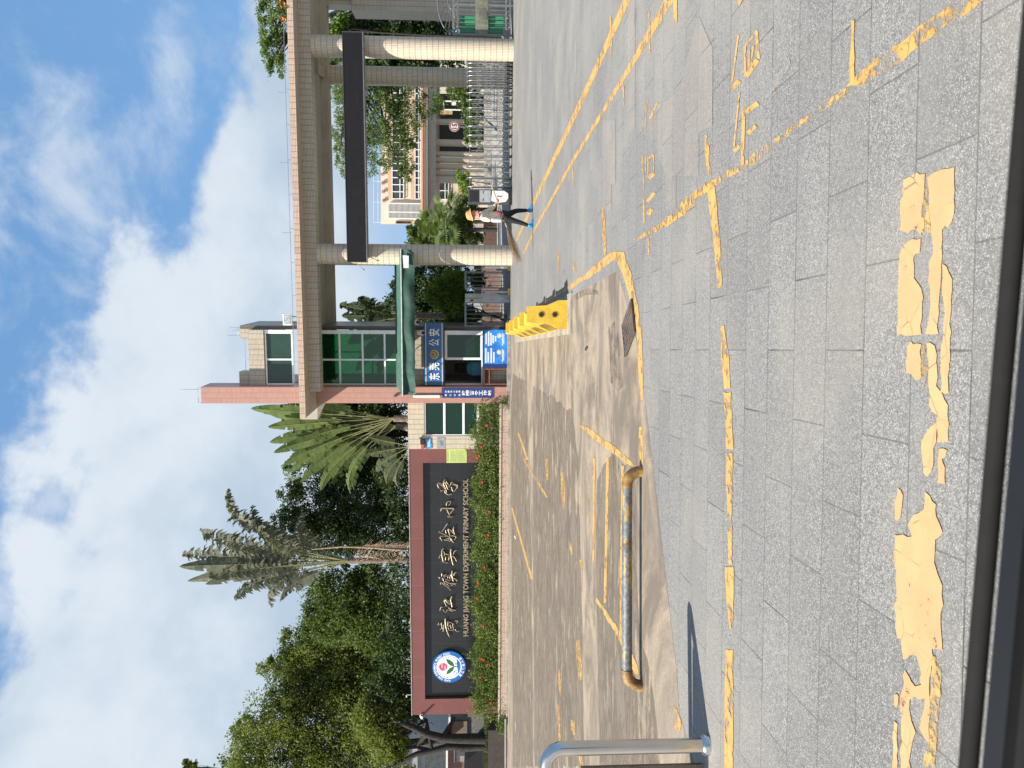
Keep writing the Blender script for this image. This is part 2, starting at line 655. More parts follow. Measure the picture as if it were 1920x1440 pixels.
def granite(name, base, dark, fleck, dust=0.0):
    if name in MATS:
        return MATS[name]
    m, nt, b, out = new_mat(name)
    oc = nd(nt, 'ShaderNodeTexCoord').outputs['Object']
    br = nd(nt, 'ShaderNodeTexBrick', {'Vector': oc, 'Color1': base, 'Color2': tuple(c * 0.73 for c in base),
                                       'Mortar': tuple(c * 0.5 for c in base), 'Scale': 1.0, 'Mortar Size': 0.0045, 'Mortar Smooth': 0.5,
                                       'Brick Width': 0.62, 'Row Height': 0.31}, offset=0.5, squash=1.0)
    fine = noise(nt, oc, 150, 3, 0.8)
    fin2 = nd(nt, 'ShaderNodeTexVoronoi', {'Vector': oc, 'Scale': 125.0}).outputs[0]
    mid = noise(nt, oc, 42, 5, 0.75)
    c = mixc(nt, ramp(nt, fine, 0.41, 0.58), dark, br.outputs[0])
    c = mixc(nt, mth(nt, 'MULTIPLY', ramp(nt, fin2, 0.36, 0.12), 0.95), c, fleck)
    c = mixc(nt, mth(nt, 'MULTIPLY', ramp(nt, mid, 0.56, 0.36), 0.5), c, tuple(x * 0.7 for x in dark))
    big = noise(nt, oc, 0.55, 6, 0.6)
    trk = noise(nt, nd(nt, 'ShaderNodeMapping', {0: oc, 3: (0.25, 3.2, 1)}).outputs[0], 1.0, 5, 0.6)
    c = mixc(nt, mth(nt, 'MULTIPLY', ramp(nt, trk, 0.42, 0.72), 0.5), c, tuple(x * 0.6 for x in base))
    c = mixc(nt, mth(nt, 'MULTIPLY', ramp(nt, big, 0.42, 0.66), 0.42 + dust), c, (0.29, 0.262, 0.222))
    mort = mixc(nt, mth(nt, 'MULTIPLY', br.outputs[1], 0.42), c, tuple(x * 0.28 for x in base))
    # occasional cracked, dirty joints
    ck = ramp(nt, noise(nt, oc, 1.7, 3, 0.5), 0.52, 0.66)
    mort = mixc(nt, mth(nt, 'MULTIPLY', mth(nt, 'MULTIPLY', br.outputs[1], ck), 0.7), mort, (0.03, 0.03, 0.03))
    spot = ramp(nt, nd(nt, 'ShaderNodeTexVoronoi', {'Vector': oc, 'Scale': 0.9}).outputs[0], 0.10, 0.02)
    mort = mixc(nt, mth(nt, 'MULTIPLY', spot, 0.35), mort, (0.08, 0.08, 0.08))
    L(nt, mort, b.inputs['Base Color'])
    b.inputs['Roughness'].default_value = 0.72
    h = mth(nt, 'ADD', mth(nt, 'MULTIPLY', fine, 0.5), mth(nt, 'MULTIPLY', br.outputs[1], -1.5))
    bp = nd(nt, 'ShaderNodeBump', {'Strength': 0.25, 'Distance': 0.004, 'Height': h})
    L(nt, bp.outputs[0], b.inputs['Normal'])
    MATS[name] = m
    return m


def rough_edge(pts, step, amp, seed=0):
    """breaks a world outline into short pieces with a ragged edge"""
    rr = random.Random(seed + len(pts))
    out = []
    n = len(pts)
    for i in range(n):
        a, b = Vector(pts[i][:2]), Vector(pts[(i + 1) % n][:2])
        d = b - a
        k = max(1, min(90, int(d.length / step)))
        nr = Vector((-d.y, d.x)).normalized() if d.length > 1e-6 else Vector((0, 0))
        w = 0.0
        for j in range(k):
            w = w * .5 + rr.uniform(-1, 1) * amp
            p = a + d * j / k + (nr * w if j else nr * 0)
            out.append((p.x, p.y))
    return out


ZN = [0]


def yard_mat():
    m, nt, b, out = new_mat('dusty concrete')
    oc = nd(nt, 'ShaderNodeTexCoord').outputs['Object']
    st = nd(nt, 'ShaderNodeMapping', {0: oc, 3: (0.8, 1.15, 1)}).outputs[0]
    n1 = noise(nt, st, 1.0, 10, 0.72, 0.8)
    n2 = noise(nt, oc, 0.45, 5, 0.6)
    n3 = noise(nt, oc, 60, 4, 0.7)
    c = mixc(nt, ramp(nt, n1, 0.38, 0.62), (0.145, 0.112, 0.08), (0.36, 0.282, 0.195))
    c = mixc(nt, mth(nt, 'MULTIPLY', ramp(nt, n2, 0.5, 0.7), 0.6), c, (0.20, 0.172, 0.14))
    c = mixc(nt, mth(nt, 'MULTIPLY', ramp(nt, n3, 0.62, 0.4), 0.4), c, (0.12, 0.11, 0.10))
    sepo = nd(nt, 'ShaderNodeSeparateXYZ', {0: oc})
    jt = mth(nt, 'LESS_THAN', mth(nt, 'PINGPONG', mth(nt, 'ADD', sepo.outputs[1], 0.6), 2.1), 0.012)
    oil = ramp(nt, noise(nt, nd(nt, 'ShaderNodeMapping', {0: oc, 1: (5, 3, 0), 3: (0.5, 0.9, 1)}).outputs[0], 0.8, 6, 0.6, 0.5), 0.55, 0.75)
    c = mixc(nt, mth(nt, 'MULTIPLY', oil, 0.55), c, (0.105, 0.09, 0.075))
    c = mixc(nt, mth(nt, 'MULTIPLY', jt, 0.75), c, (0.05, 0.045, 0.04))
    L(nt, c, b.inputs['Base Color'])
    b.inputs['Roughness'].default_value = 0.8
    bp = nd(nt, 'ShaderNodeBump', {'Strength': 0.2, 'Distance': 0.006, 'Height': n3})
    L(nt, bp.outputs[0], b.inputs['Normal'])
    return m


M_PAVE = granite('grey granite paving', (0.272, 0.264, 0.25), (0.105, 0.102, 0.097), (0.50, 0.49, 0.465))
M_PALE = granite('pale granite paving', (0.30, 0.275, 0.25), (0.15, 0.135, 0.12), (0.48, 0.46, 0.43), 0.12)
M_YARD = yard_mat()
M_BROWN = paint_mat('worn brown surfacing', (0.172, 0.138, 0.102), 0.485, 3.0, 0.07, (0.6, 1.5, 1))
M_PAINT = paint_mat('thick yellow road paint', (0.53, 0.328, 0.155), 0.385, 16, 0.012)
M_LINE = paint_mat('yellow line paint', (0.52, 0.305, 0.092), 0.455, 15, 0.04)
M_FADE = paint_mat('faded yellow paint', (0.50, 0.32, 0.11), 0.51, 24, 0.06)
M_SCUFF = paint_mat('scuffed yellow paint', (0.52, 0.30, 0.085), 0.49, 20, 0.05)
M_SOIL = paint_mat('dark silt', (0.12, 0.10, 0.08), 0.545, 6, 0.15)
M_CONC = plain('road concrete', (0.30, 0.285, 0.26), 0.8, var=0.12, scale=0.6, bump=0.1)

GZ = {'ground': 0.0, 'plaza': 0.004, 'yard': 0.0053, 'patch': 0.0063, 'mark': 0.0073, 'mark2': 0.0083}


def sheet(name, pts, z, mat, kind='structure'):
    """flat sheet on the ground from world points, its texture aligned with the paving"""
    me = bpy.data.meshes.new(name)
    o = bpy.data.objects.new(name, me)
    C.objects.link(o)
    o.matrix_world = PAV
    inv = PAV.inverted()
    ZN[0] += 1
    z += (ZN[0] % 40) * 0.00002
    vs = [inv @ Vector((p[0], p[1], z)) for p in pts]
    me.from_pydata(vs, [], [tuple(range(len(vs)))])
    bm = bmesh.new()
    bm.from_mesh(me)
    bmesh.ops.triangulate(bm, faces=bm.faces)
    for f in bm.faces:
        if f.normal.z < 0:
            f.normal_flip()
    bm.to_mesh(me)
    bm.free()
    me.materials.append(mat)
    o['kind'] = kind
    return o


def psheet(name, px, z, mat, extra=()):
    pts = [gw(x, y) for x, y in px] + list(extra)
    if 'marking' in name:
        pts = rough_edge(pts, .02, .006)
    elif 'surface' in name:
        pts = rough_edge(pts, .2, .05)
    return sheet(name, pts, z, mat)


def pline(name, pts, z, mat):
    """painted line: (x, y, half width in x px) down its middle"""
    a = [gw(x - w, y) for x, y, w in pts]
    b = [gw(x + w, y) for x, y, w in reversed(pts)]
    far = max(1.0, a[0].y / 6)
    return sheet(name, rough_edge(a + b, .035 * far, min(.006 * far, .009), len(pts)), z, mat)


def pstroke(name, x0, y0, x1, y1, w, z=0.0073, mat=None):
    a, b = gw(x0, y0), gw(x1, y1)
    d = Vector((x1 - x0, y1 - y0)).normalized()
    n = Vector((-d.y, d.x)) * w / 2
    return sheet(name, [gw(x0 + n.x, y0 + n.y), gw(x1 + n.x, y1 + n.y), gw(x1 - n.x, y1 - n.y), gw(x0 - n.x, y0 - n.y)], z, mat or M_LINE)


sheet('ground', [(-900, -300), (900, -300), (900, 1500), (-900, 1500)], 0.0, plain('far ground', (0.20, 0.19, 0.17), 0.9, scale=0.05))
sheet('pavement', [(-16, -7), (18, -7), (18, 30.4), (-5, 32.0), (-16, 20)], GZ['plaza'], M_PAVE)
sheet('road', [(-1.5, 29.2), (18, 26.7), (30, 62), (-4, 62)], 0.010, M_CONC)

# pale slabs laid into the grey paving
for px in ([(1130, 225), (1155, 225), (1155, 345), (1147, 345), (1147, 395), (1130, 395)],
           [(1251, 190), (1275, 170), (1312, 30), (1338, 90), (1338, 235), (1312, 250), (1312, 330), (1250, 330), (1235, 290), (1235, 195)],
           [(1180, 0), (1192, 0), (1192, 240), (1180, 250)],
           [(1251, 296), (1269, 290), (1269, 392), (1251, 392)],
           [(1078, 80), (1082, 80), (1082, 130), (1078, 150)],
           [(1442, 165), (1482, 108), (1486, 122), (1450, 175)]):
    psheet('pavement_section', px, GZ['patch'], M_PALE)

# the dusty concrete yard of the parking bays on the left
YARD = [(951, 640), (957, 606), (1068, 561), (1080, 552), (1158, 508), (1168, 540), (1195, 640), (1212, 760), (1226, 880),
        (1268, 1240), (1276, 1340), (1305, 1440)]
psheet('pavement', YARD, GZ['yard'], M_YARD, [(-14, 4.6), (-30, 4.6), (-30, 33.2), (-19, 32.3), (-5.0, 29.2)])
psheet('pavement_surface', [(962, 700), (987, 716), (988, 760), (996, 1000), (1000, 1440), (962, 1440), (959, 1000), (958, 760)], GZ['patch'], M_BROWN)
psheet('pavement_surface', [(1001, 722), (1072, 768), (1085, 860), (1089, 1000), (1093, 1200), (1098, 1440), (1003, 1440), (1000, 1000), (1000, 800)],
       GZ['patch'], M_BROWN)
psheet('pavement_surface', [(1148, 850), (1190, 880), (1195, 1050), (1202, 1200), (1226, 1300), (1240, 1440), (1125, 1440), (1121, 1200), (1118, 1000),
                          (1121, 900)], GZ['patch'], M_BROWN)
psheet('pavement_strip', [(1142, 612), (1158, 600), (1166, 690), (1171, 724), (1160, 735), (1146, 716)], GZ['mark2'], M_SOIL)
psheet('pavement_strip', [(1078, 552), (1083, 549), (1104, 540), (1122, 545), (1122, 552), (1100, 553), (1083, 562)], GZ['mark2'], M_SOIL)
# the raised strip the yellow barriers stand on
kb = MB(PAV)
b0, b1 = PAV.inverted() @ gw(1070, 614), PAV.inverted() @ gw(1070, 566)
kb.box(b0.x - 0.1, b1.x + 0.12, b0.y - 0.25, 25.5, 0.0, 0.035)
kb.build('kerb', plain('stained kerb concrete', (0.32, 0.285, 0.235), 0.85, var=0.2, scale=2.0, bump=0.3), kind='structure')

# painted lines
pline('road_marking', [(1240, -140, 10), (1177, 0, 6.5), (1113, 143, 5), (1058, 260, 4.4), (1001.7, 380, 3.2), (968, 452, 2.2)], GZ['mark'], M_LINE)
pline('road_marking', [(1257, 0, 9), (1170, 147, 4.2), (1076, 300, 3.2), (1001.7, 433, 2.2), (982, 476, 1.8)], GZ['mark'], M_LINE)
pline('road_marking', [(1268, -10, 4), (1269, 43, 3)], GZ['mark2'], M_LINE)
pline('road_marking', [(2000, -126, 30), (1832, -6, 22), (1740, 60, 24), (1662, 118, 26), (1605, 163, 16)], GZ['mark'], M_SCUFF)
pline('road_marking', [(1603, 164, 12), (1535, 208, 8), (1470, 256, 9), (1400, 310, 14), (1335, 345, 10)], GZ['mark'], M_FADE)
pline('road_marking', [(1338, 343, 14), (1300, 372, 12), (1270, 405, 13), (1240, 425, 10), (1195, 450, 5)], GZ['mark2'], M_SCUFF)
pline('road_marking', [(1603, 38, 3), (1602, 160, 4.5)], GZ['mark2'], M_LINE)
pline('road_marking', [(1326, 253, 2), (1329, 290, 5), (1333, 330, 3)], GZ['mark'], M_SCUFF)
for seg in ([(1335, 345, 7), (1340, 400, 7), (1345, 440, 6)], [(1345, 440, 6), (1350, 500, 5), (1352, 540, 4)],
            [(1357, 610, 3), (1361, 660, 7), (1366, 728, 6)], [(1366, 735, 7), (1369, 800, 6), (1371, 842, 7)],
            [(1370, 850, 6), (1370, 920, 5), (1371, 985, 4), (1372, 1058, 3)], [(1370, 1062, 8), (1371, 1120, 7), (1373, 1180, 2)],
            [(1370, 1218, 7), (1370, 1262, 7), (1369, 1320, 8), (1368, 1700, 8)]):
    pline('road_marking', seg, GZ['mark'], M_LINE)
pline('road_marking', [(949, 607, 1.6), (985, 588, 2.6), (1030, 562, 4), (1072, 537, 6.5), (1110, 512, 9), (1150, 480, 12), (1160, 474, 12)], GZ['mark'], M_LINE)
pline('road_marking', [(1158, 472, 13), (1166, 488, 9), (1176, 510, 9), (1184, 540, 7), (1191, 570, 6.5)], GZ['mark2'], M_LINE)
pline('road_marking', [(1191, 570, 6.5), (1198, 610, 4.5), (1202, 650, 4), (1203, 700, 4.5), (1205, 750, 1.5)], GZ['mark'], M_LINE)
pline('road_marking', [(1203, 800, 3), (1204, 850, 4), (1206, 872, 2)], GZ['mark'], M_LINE)
pline('road_marking', [(1092, 797, 5), (1118, 818, 8), (1150, 842, 9), (1187, 872, 6)], GZ['mark2'], M_LINE)
for y0, y1, x0, x1, w in ((860, 1052, 1115, 1114, 2), (858, 1130, 1141, 1136, 2.6), (872, 1190, 1169, 1166, 2.6)):
    pline('road_marking', [(x0, y0, w), (x1, y1, w)], GZ['mark2'], M_LINE)
pline('road_marking', [(1119, 1122, 3), (1168, 1198, 6), (1198, 1264, 5)], GZ['mark2'], M_LINE)
pline('road_marking', [(960, 952, 1.4), (998, 1086, 2.2)], GZ['mark2'], M_LINE)
pline('road_marking', [(982, 860, 2), (1026, 932, 2.2)], GZ['mark2'], M_SCUFF)
pline('road_marking', [(972, 812, 1.5), (990, 862, 2)], GZ['mark2'], M_LINE)
for x, y0, y1, w in ((1055, 885, 955, 4), (1085, 1200, 1275, 5), (1049, 1255, 1305, 3), (1025, 860, 900, 3), (1074, 1350, 1378, 4), (1048, 1320, 1400, 3),
                     (1089, 1415, 1440, 4), (1070, 1018, 1040, 3), (1090, 1050, 1070, 3), (1132, 388, 478, 4), (1047, 470, 515, 2), (1077, 492, 512, 3),
                     (1217, 440, 478, 2), (1146, 30, 112, 2), (1219, 20, 100, 1.6), (1170, 147, 200, 1.6), (1075, 310, 350, 1.4)):
    pline('road_marking', [(x, y0, w * .6), (x + w * .4, (y0 + y1) / 2, w), (x + w, y1, w * .5)], GZ['mark2'], M_SCUFF)
psheet('road_marking', [(1264, 1322), (1272, 1330), (1279, 1350), (1280, 1360), (1276, 1372), (1266, 1362), (1274, 1350)], GZ['mark2'], M_LINE)
psheet('road_marking', [(1385, -6), (1396, -6), (1393, 4), (1388, 10)], GZ['mark2'], M_LINE)

# painted lettering of the bays, stroke by stroke
for st in ((1387, 65, 1374, 163, 3), (1371.7, 171, 1389, 151, 9), (1421, 57, 1425, 110, 5.5), (1400, 86, 1420, 62, 3), (1399.5, 86, 1399.8, 144, 4),
           (1402, 143, 1423, 112, 9), (1408, 95, 1407, 124, 3), (1415, 86, 1411, 122, 3.4), (1389, 174, 1379, 274, 2.8), (1379, 284, 1391, 272, 7),
           (1397.5, 205, 1394.5, 309, 6), (1401, 211, 1424, 193, 8.5), (1405, 250, 1420, 236, 7.5),
           (1215, 378, 1229.6, 361, 6), (1217, 402, 1225, 392, 8), (1209, 372, 1209, 418, 3), (1217, 294, 1217, 333, 1.6), (1227.5, 290, 1227.5, 325, 1.6),
           (1218, 334, 1228, 325, 7), (1219, 297, 1227, 290, 5), (1206, 292, 1206, 320, 1.8), (1212, 292, 1212, 322, 1.8), (1209, 322, 1208.5, 354, 2),
           (1211, 182, 1212, 208, 1.6), (1216, 184, 1214, 210, 1.6), (1212, 212, 1211, 250, 1.8), (1220, 223, 1234, 193, 3.4), (1225, 229, 1224.6, 240, 2)):
    pstroke('road_marking', *st)

# broad flaking paint in the foreground
a_ = lambda l: [(1640 + x / 3.6, 280 + y / 3.6) for x, y in l]
b_ = lambda l: [(1640 + x / 3.6, 640 + y / 3.6) for x, y in l]
c_ = lambda l: [(1640 + x / 3.2727, 1000 + y / 3.2727) for x, y in l]
BIG = [a_([(210, 205), (255, 182), (300, 155), (320, 170), (355, 165), (350, 250), (345, 330), (335, 480), (330, 590), (312, 560), (290, 540), (262, 545), (240, 570),
           (210, 550), (185, 545), (188, 450), (185, 350), (205, 320), (202, 260)]),
       a_([(370, 190), (420, 155), (470, 135), (520, 130), (555, 120), (556, 280), (550, 440), (535, 490), (510, 530), (490, 515), (470, 545), (467, 660), (465, 780),
           (455, 960), (445, 1245), (400, 1250), (355, 1245), (372, 1190), (385, 1130), (390, 1000), (375, 880), (380, 770), (395, 735), (410, 700), (405, 610),
           (395, 500), (370, 440), (380, 300)]),
       a_([(470, 770), (500, 790), (515, 830), (540, 880), (538, 960), (530, 1000), (530, 1100), (520, 1180), (525, 1440), (460, 1440), (475, 1300), (480, 1170),
           (490, 1100), (480, 1020), (470, 960)]),
       a_([(325, 600), (325, 640), (318, 700), (290, 705), (275, 740), (282, 800), (280, 870), (310, 910), (330, 940), (342, 1000), (335, 1130), (330, 1250), (240, 1258),
           (165, 1255), (172, 1150), (170, 1050), (176, 900), (180, 720), (198, 670), (215, 650), (240, 620), (270, 605), (300, 610)]),
       b_([(260, 0), (275, 20), (330, 20), (328, 120), (330, 240), (318, 258), (290, 260), (265, 225), (230, 210), (225, 160), (232, 100), (235, 30)]),
       b_([(365, 10), (390, 8), (420, 30), (435, 90), (437, 180), (430, 300), (470, 350), (510, 430), (517, 560), (515, 680), (470, 676), (435, 680), (437, 590), (440, 500),
           (410, 480), (392, 450), (375, 430), (385, 360), (380, 300), (378, 200), (370, 100)]),
       b_([(475, 0), (525, 0), (520, 180), (515, 350), (490, 352), (460, 340), (462, 160)]),
       b_([(330, 680), (350, 640), (372, 600), (400, 570), (440, 540), (432, 620), (430, 680), (412, 720), (412, 830), (398, 880), (370, 915), (345, 890), (338, 800)]),
       b_([(450, 725), (478, 722), (505, 735), (495, 770), (470, 795), (475, 820), (490, 850), (490, 965), (465, 958), (440, 955), (442, 840)]),
       b_([(170, 990), (190, 1005), (205, 1040), (200, 1110), (190, 1180), (175, 1215), (150, 1200), (148, 1080), (168, 1040)]),
       [(1738.6, 922), (1748, 930), (1752, 940), (1759.4, 945.6), (1758, 956), (1759.4, 968), (1766, 982), (1772, 998), (1768, 1004), (1758, 1012), (1757, 1035), (1756, 1055), (1763, 1078),
        (1771.4, 1098), (1770, 1115), (1773, 1134), (1768, 1150), (1768, 1171), (1770, 1195), (1771, 1220), (1762, 1216), (1751.5, 1217), (1750, 1260), (1747, 1330), (1745.4, 1394),
        (1738, 1385), (1728.6, 1366.7), (1731, 1350), (1737, 1330), (1738, 1308.6), (1728, 1312), (1719, 1306), (1710, 1311.7), (1709, 1330), (1713, 1352), (1721, 1373), (1716, 1386),
        (1713, 1400), (1708.7, 1428), (1713, 1446), (1692, 1446), (1693, 1400), (1693.5, 1366.7), (1692.5, 1330), (1692, 1305.6), (1697, 1290), (1696.5, 1266), (1701, 1256.7), (1707, 1266),
        (1713, 1278), (1720, 1287), (1731.7, 1284), (1729, 1272), (1731.7, 1262.8), (1727, 1245), (1722.5, 1229), (1710, 1228), (1698, 1236.8), (1695, 1220), (1693.5, 1198.6), (1686, 1196),
        (1682.8, 1171), (1684, 1150), (1679.7, 1134.4), (1686, 1125), (1683, 1090), (1681, 1045.8), (1683, 1020), (1681, 1003), (1697, 1002), (1713, 1006), (1713.6, 1003.9),
        (1706.7, 984), (1711, 975), (1717.8, 965), (1727, 962), (1737, 954), (1738, 940)],
       c_([(130, 1150), (155, 1170), (148, 1260), (155, 1330), (150, 1440), (120, 1440), (128, 1330), (122, 1250)]),
       c_([(130, 990), (150, 985), (160, 1000), (158, 1040), (150, 1070), (135, 1060)])]
for px in BIG:
    psheet('road_marking', px, GZ['mark'], M_PAINT)
psheet('road_marking', c_([(370, 740), (420, 780), (425, 900), (410, 1080), (395, 1300), (385, 1440), (310, 1440), (345, 1300), (355, 1000)]), GZ['mark2'], M_FADE)
psheet('road_marking', a_([(345, 180), (372, 200), (385, 440), (395, 560), (330, 560), (345, 330)]), GZ['mark2'], M_FADE)
psheet('road_marking', b_([(330, 30), (365, 30), (372, 240), (345, 330), (330, 240)]), GZ['mark2'], M_FADE)

# drain grate in the paving
gp = [gw(1189, 559.6), gw(1171, 610), gw(1176.5, 669.7), gw(1195.4, 630)]
root = thing('drain_grate', 'rusty slotted drain grate set into grey paving beside the curved yellow line', 'drain grate', tuple(gp[1]))
ux, uy = (gp[0] - gp[1]), (gp[2] - gp[1])
g = MB()
q = lambda a, b, z: tuple(gp[1] + ux * a + uy * b + Vector((0, 0, z)))
M_IRON = plain('rusted iron', (0.13, 0.10, 0.085), 0.75, 0.3, var=0.25, scale=9, bump=0.3)
for k in range(6):
    b = 0.04 + k * 0.16
    g.prism([(p[0], p[1]) for p in (q(0.06, b, 0), q(0.94, b, 0), q(0.94, b + 0.085, 0), q(0.06, b + 0.085, 0))], 0.016, 0.030, 'z')
g.build('slat', M_IRON, root)
g = MB()
for a0, a1, b0, b1 in ((0, 0.06, 0, 1), (0.94, 1, 0, 1), (0.06, 0.94, 0.945, 1), (0.06, 0.94, 0, 0.03)):
    g.prism([(p[0], p[1]) for p in (q(a0, b0, 0), q(a1, b0, 0), q(a1, b1, 0), q(a0, b1, 0))], 0.0145, 0.031, 'z')
g.build('frame', M_IRON, root)
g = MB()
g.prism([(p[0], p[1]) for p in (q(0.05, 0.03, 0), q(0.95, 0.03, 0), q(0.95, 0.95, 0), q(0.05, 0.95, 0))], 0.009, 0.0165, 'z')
g.build('sump', plain('painted grate shade', (0.02, 0.018, 0.015), 0.9), root)  # black plate paints the shade under the slats

# ================================================================== GATE CANOPY
CREAM = (0.62, 0.53, 0.405)
M_TILEC = tile('cream column tiles', CREAM, (0.24, 0.21, 0.17), 0.05, 0.2, 'column', stain=0.05)
M_TILEW = tile('cream wall tiles', (0.52, 0.45, 0.35), (0.20, 0.17, 0.14))
M_TILEG = tile('grey beige beam tiles', (0.52, 0.465, 0.38), (0.20, 0.17, 0.14), stain=0.3)
M_TILEF = tile('salmon fascia tiles', (0.56, 0.43, 0.33), (0.24, 0.14, 0.10), stain=0.35)
M_TILEP = tile('pink pier tiles', (0.47, 0.255, 0.205), (0.30, 0.17, 0.14), stain=0.18, mw=0.005)
M_REND = plain('beige render', (0.42, 0.385, 0.33), 0.85, var=0.08, scale=1.2, bump=0.08)
M_STEEL = plain('brushed stainless steel', (0.34, 0.34, 0.335), 0.38, 0.8, var=0.06, scale=3)
M_GREYP = plain('grey painted steel', (0.16, 0.18, 0.19), 0.45, 0.3, var=0.1)
M_DGREY = plain('dark grey painted steel', (0.055, 0.06, 0.065), 0.5, 0.2, var=0.1)
M_WHITE = plain('white enamel', (0.72, 0.72, 0.70), 0.4, var=0.05)
M_BLACK = plain('black plastic', (0.018, 0.018, 0.02), 0.45, var=0.1)
M_ALU = plain('white aluminium frame', (0.80, 0.81, 0.81), 0.35, 0.0, var=0.05)
M_GALV = plain('galvanised wire', (0.32, 0.33, 0.34), 0.45, 0.7, var=0.1)

TC, RC, TB, TF = 28.4, 0.365, 28.1, 27.35
sL, sR = 0.62, 7.70
TR = 32.4
zf0, zf1 = Z(549, 0, TF), Z(537, 0, TF)            # fascia
zb0, zb1 = Z(582, 60, TB), zf0                     # front beam under the slab
zr0 = Z(617, 250, TR - 0.3)
s_end, s_left = 16.5, S(785, TF, 560)
s_pier0, s_pier1 = S(755.8, 29.4), S(725.6, 29.4)
can = thing('gate_canopy', 'long beige tiled gate canopy with salmon edge on round columns', 'gate canopy', (0, TB, 0), FAC)
g = MB(FAC)
g.box(s_left, s_end, TF, TF + 0.06, zf0, zf1)
g.build('fascia', M_TILEF, can)
g = MB(FAC)
g.box(s_left, s_end, TF + 0.062, TR + 1.2, zf0 + 0.03, zf1 - 0.04)
g.build('roof_slab', M_REND, can)
g = MB(FAC)
g.box(s_pier1 + 0.02, s_end, TB, TB + 0.55, zb0, zf0 + 0.03)
g.build('front_beam', M_TILEG, can)
g = MB(FAC)
g.box(s_pier1 + 1.9, s_end, TR - 0.3, TR + 0.3, zr0, zf0 + 0.03)
g.build('rear_beam', M_REND, can)
for s in (sL, sR, 14.6):
    g = MB(FAC)
    g.prism([(TB + 0.55, zb0), (TB + 1.3, zb0), (TR - 0.9, zr0 + 0.25), (TR - 0.3, zr0 + 0.1), (TR - 0.3, zf0 + 0.03), (TB + 0.55, zf0 + 0.03)], s - 0.2, s + 0.2, 's')
    g.build('cross_beam', M_REND, can)
for s, t, zt in ((sL, TC, zb0), (sR, TC, zb0), (sL, TR, zr0), (sR, TR, zr0)):
    g = MB(FAC)
    g.cyl((s, t), RC, 0.0, zt, 48)
    g.build('column', M_TILEC, can, origin=FAC @ Vector((s, t, 0)))
sp0 = S(27, TR, 700)
g = MB(FAC)
g.box(sp0, sp0 + 1.7, TR - 0.45, TR + 0.6, 0, Z(662, 10, TR))
g.box(sp0 + 0.25, sp0 + 1.5, TR - 0.3, TR + 0.4, Z(662, 10, TR), zr0)
g.build('rear_pier', M_TILEG, can)
g = MB(FAC)
zr = zf1
for z_, k in ((zr + 0.16, 0),):
    g.tube([(s_pier1 - 0.4, TF + 0.12, z_), (s_end, TF + 0.12, z_ - 0.02)], 0.009, 5)
s = s_pier1 + 1.2
while s < s_end:
    g.tube([(s, TF + 0.12, zr - 0.02), (s, TF + 0.12, zr + 0.16)], 0.008, 5)
    s += 1.15
for y in (172, 304, 436, 30):
    s = S(y, TF, 530)
    g.tube([(s, TF + 0.12, zr + 0.1), (s, TF + 0.12, zr + 0.42)], 0.007, 5)
g.build('lightning_rail', M_GALV, can)

# floodlight at the edge of the roof
s0, s1 = S(610, TF + .1, 540), S(588.5, TF + .1, 540)
z0, z1 = Z(547, 600, TF + .1), Z(530, 600, TF + .1)
fl = thing('floodlight', 'square white framed floodlight standing on the salmon canopy edge beside the booth roof', 'floodlight', (s0, TF + 0.2, zf1), FAC)
g = MB(FAC); g.box(s0, s1, TF + 0.1, TF + 0.22, z0, z1); g.build('housing', M_WHITE, fl, 0.01)
g = MB(FAC); g.box(s0 + .04, s1 - .05, TF + 0.085, TF + 0.101, z0 + .05, z1 - .04); g.build('lens', plain('frosted lamp glass', (0.42, 0.46, 0.46), 0.15, var=0.2, scale=20), fl)
g = MB(FAC); g.bar((s0 + .1, TF + .16, zf1 - .01), (s0 + .1, TF + .16, z0 + .02), .03); g.bar((s1 - .1, TF + .16, zf1 - .01), (s1 - .1, TF + .16, z0 + .02), .03)
g.build('bracket', M_DGREY, fl)

# ------------------------------------------------------------------ LED screen across the two front columns
lT = 27.72
s0, s1 = S(492, lT, 665), S(59, lT, 665)
z0, z1 = Z(685, 280, lT), Z(646, 280, lT)
led = thing('display_screen', 'long unlit black display screen hung across the two front columns', 'display screen', (s0, lT + .2, z0), FAC)


def led_mat():
    m, nt, b, out = new_mat('dark lamp grid')
    oc = nd(nt, 'ShaderNodeTexCoord').outputs['Object']
    br = nd(nt, 'ShaderNodeTexBrick', {'Vector': nd(nt, 'ShaderNodeMapping', {0: oc, 2: (R(90), 0, 0)}).outputs[0], 'Color1': (0.011, 0.011, 0.0135),
                                       'Color2': (0.009, 0.009, 0.0115), 'Mortar': (0.006, 0.006, 0.007), 'Scale': 1.0, 'Mortar Size': 0.004,
                                       'Brick Width': 0.32, 'Row Height': 0.16}, offset=0.0)
    L(nt, br.outputs[0], b.inputs['Base Color'])
    b.inputs['Roughness'].default_value = 0.75
    b.inputs['Specular IOR Level'].default_value = 0.2
    return m


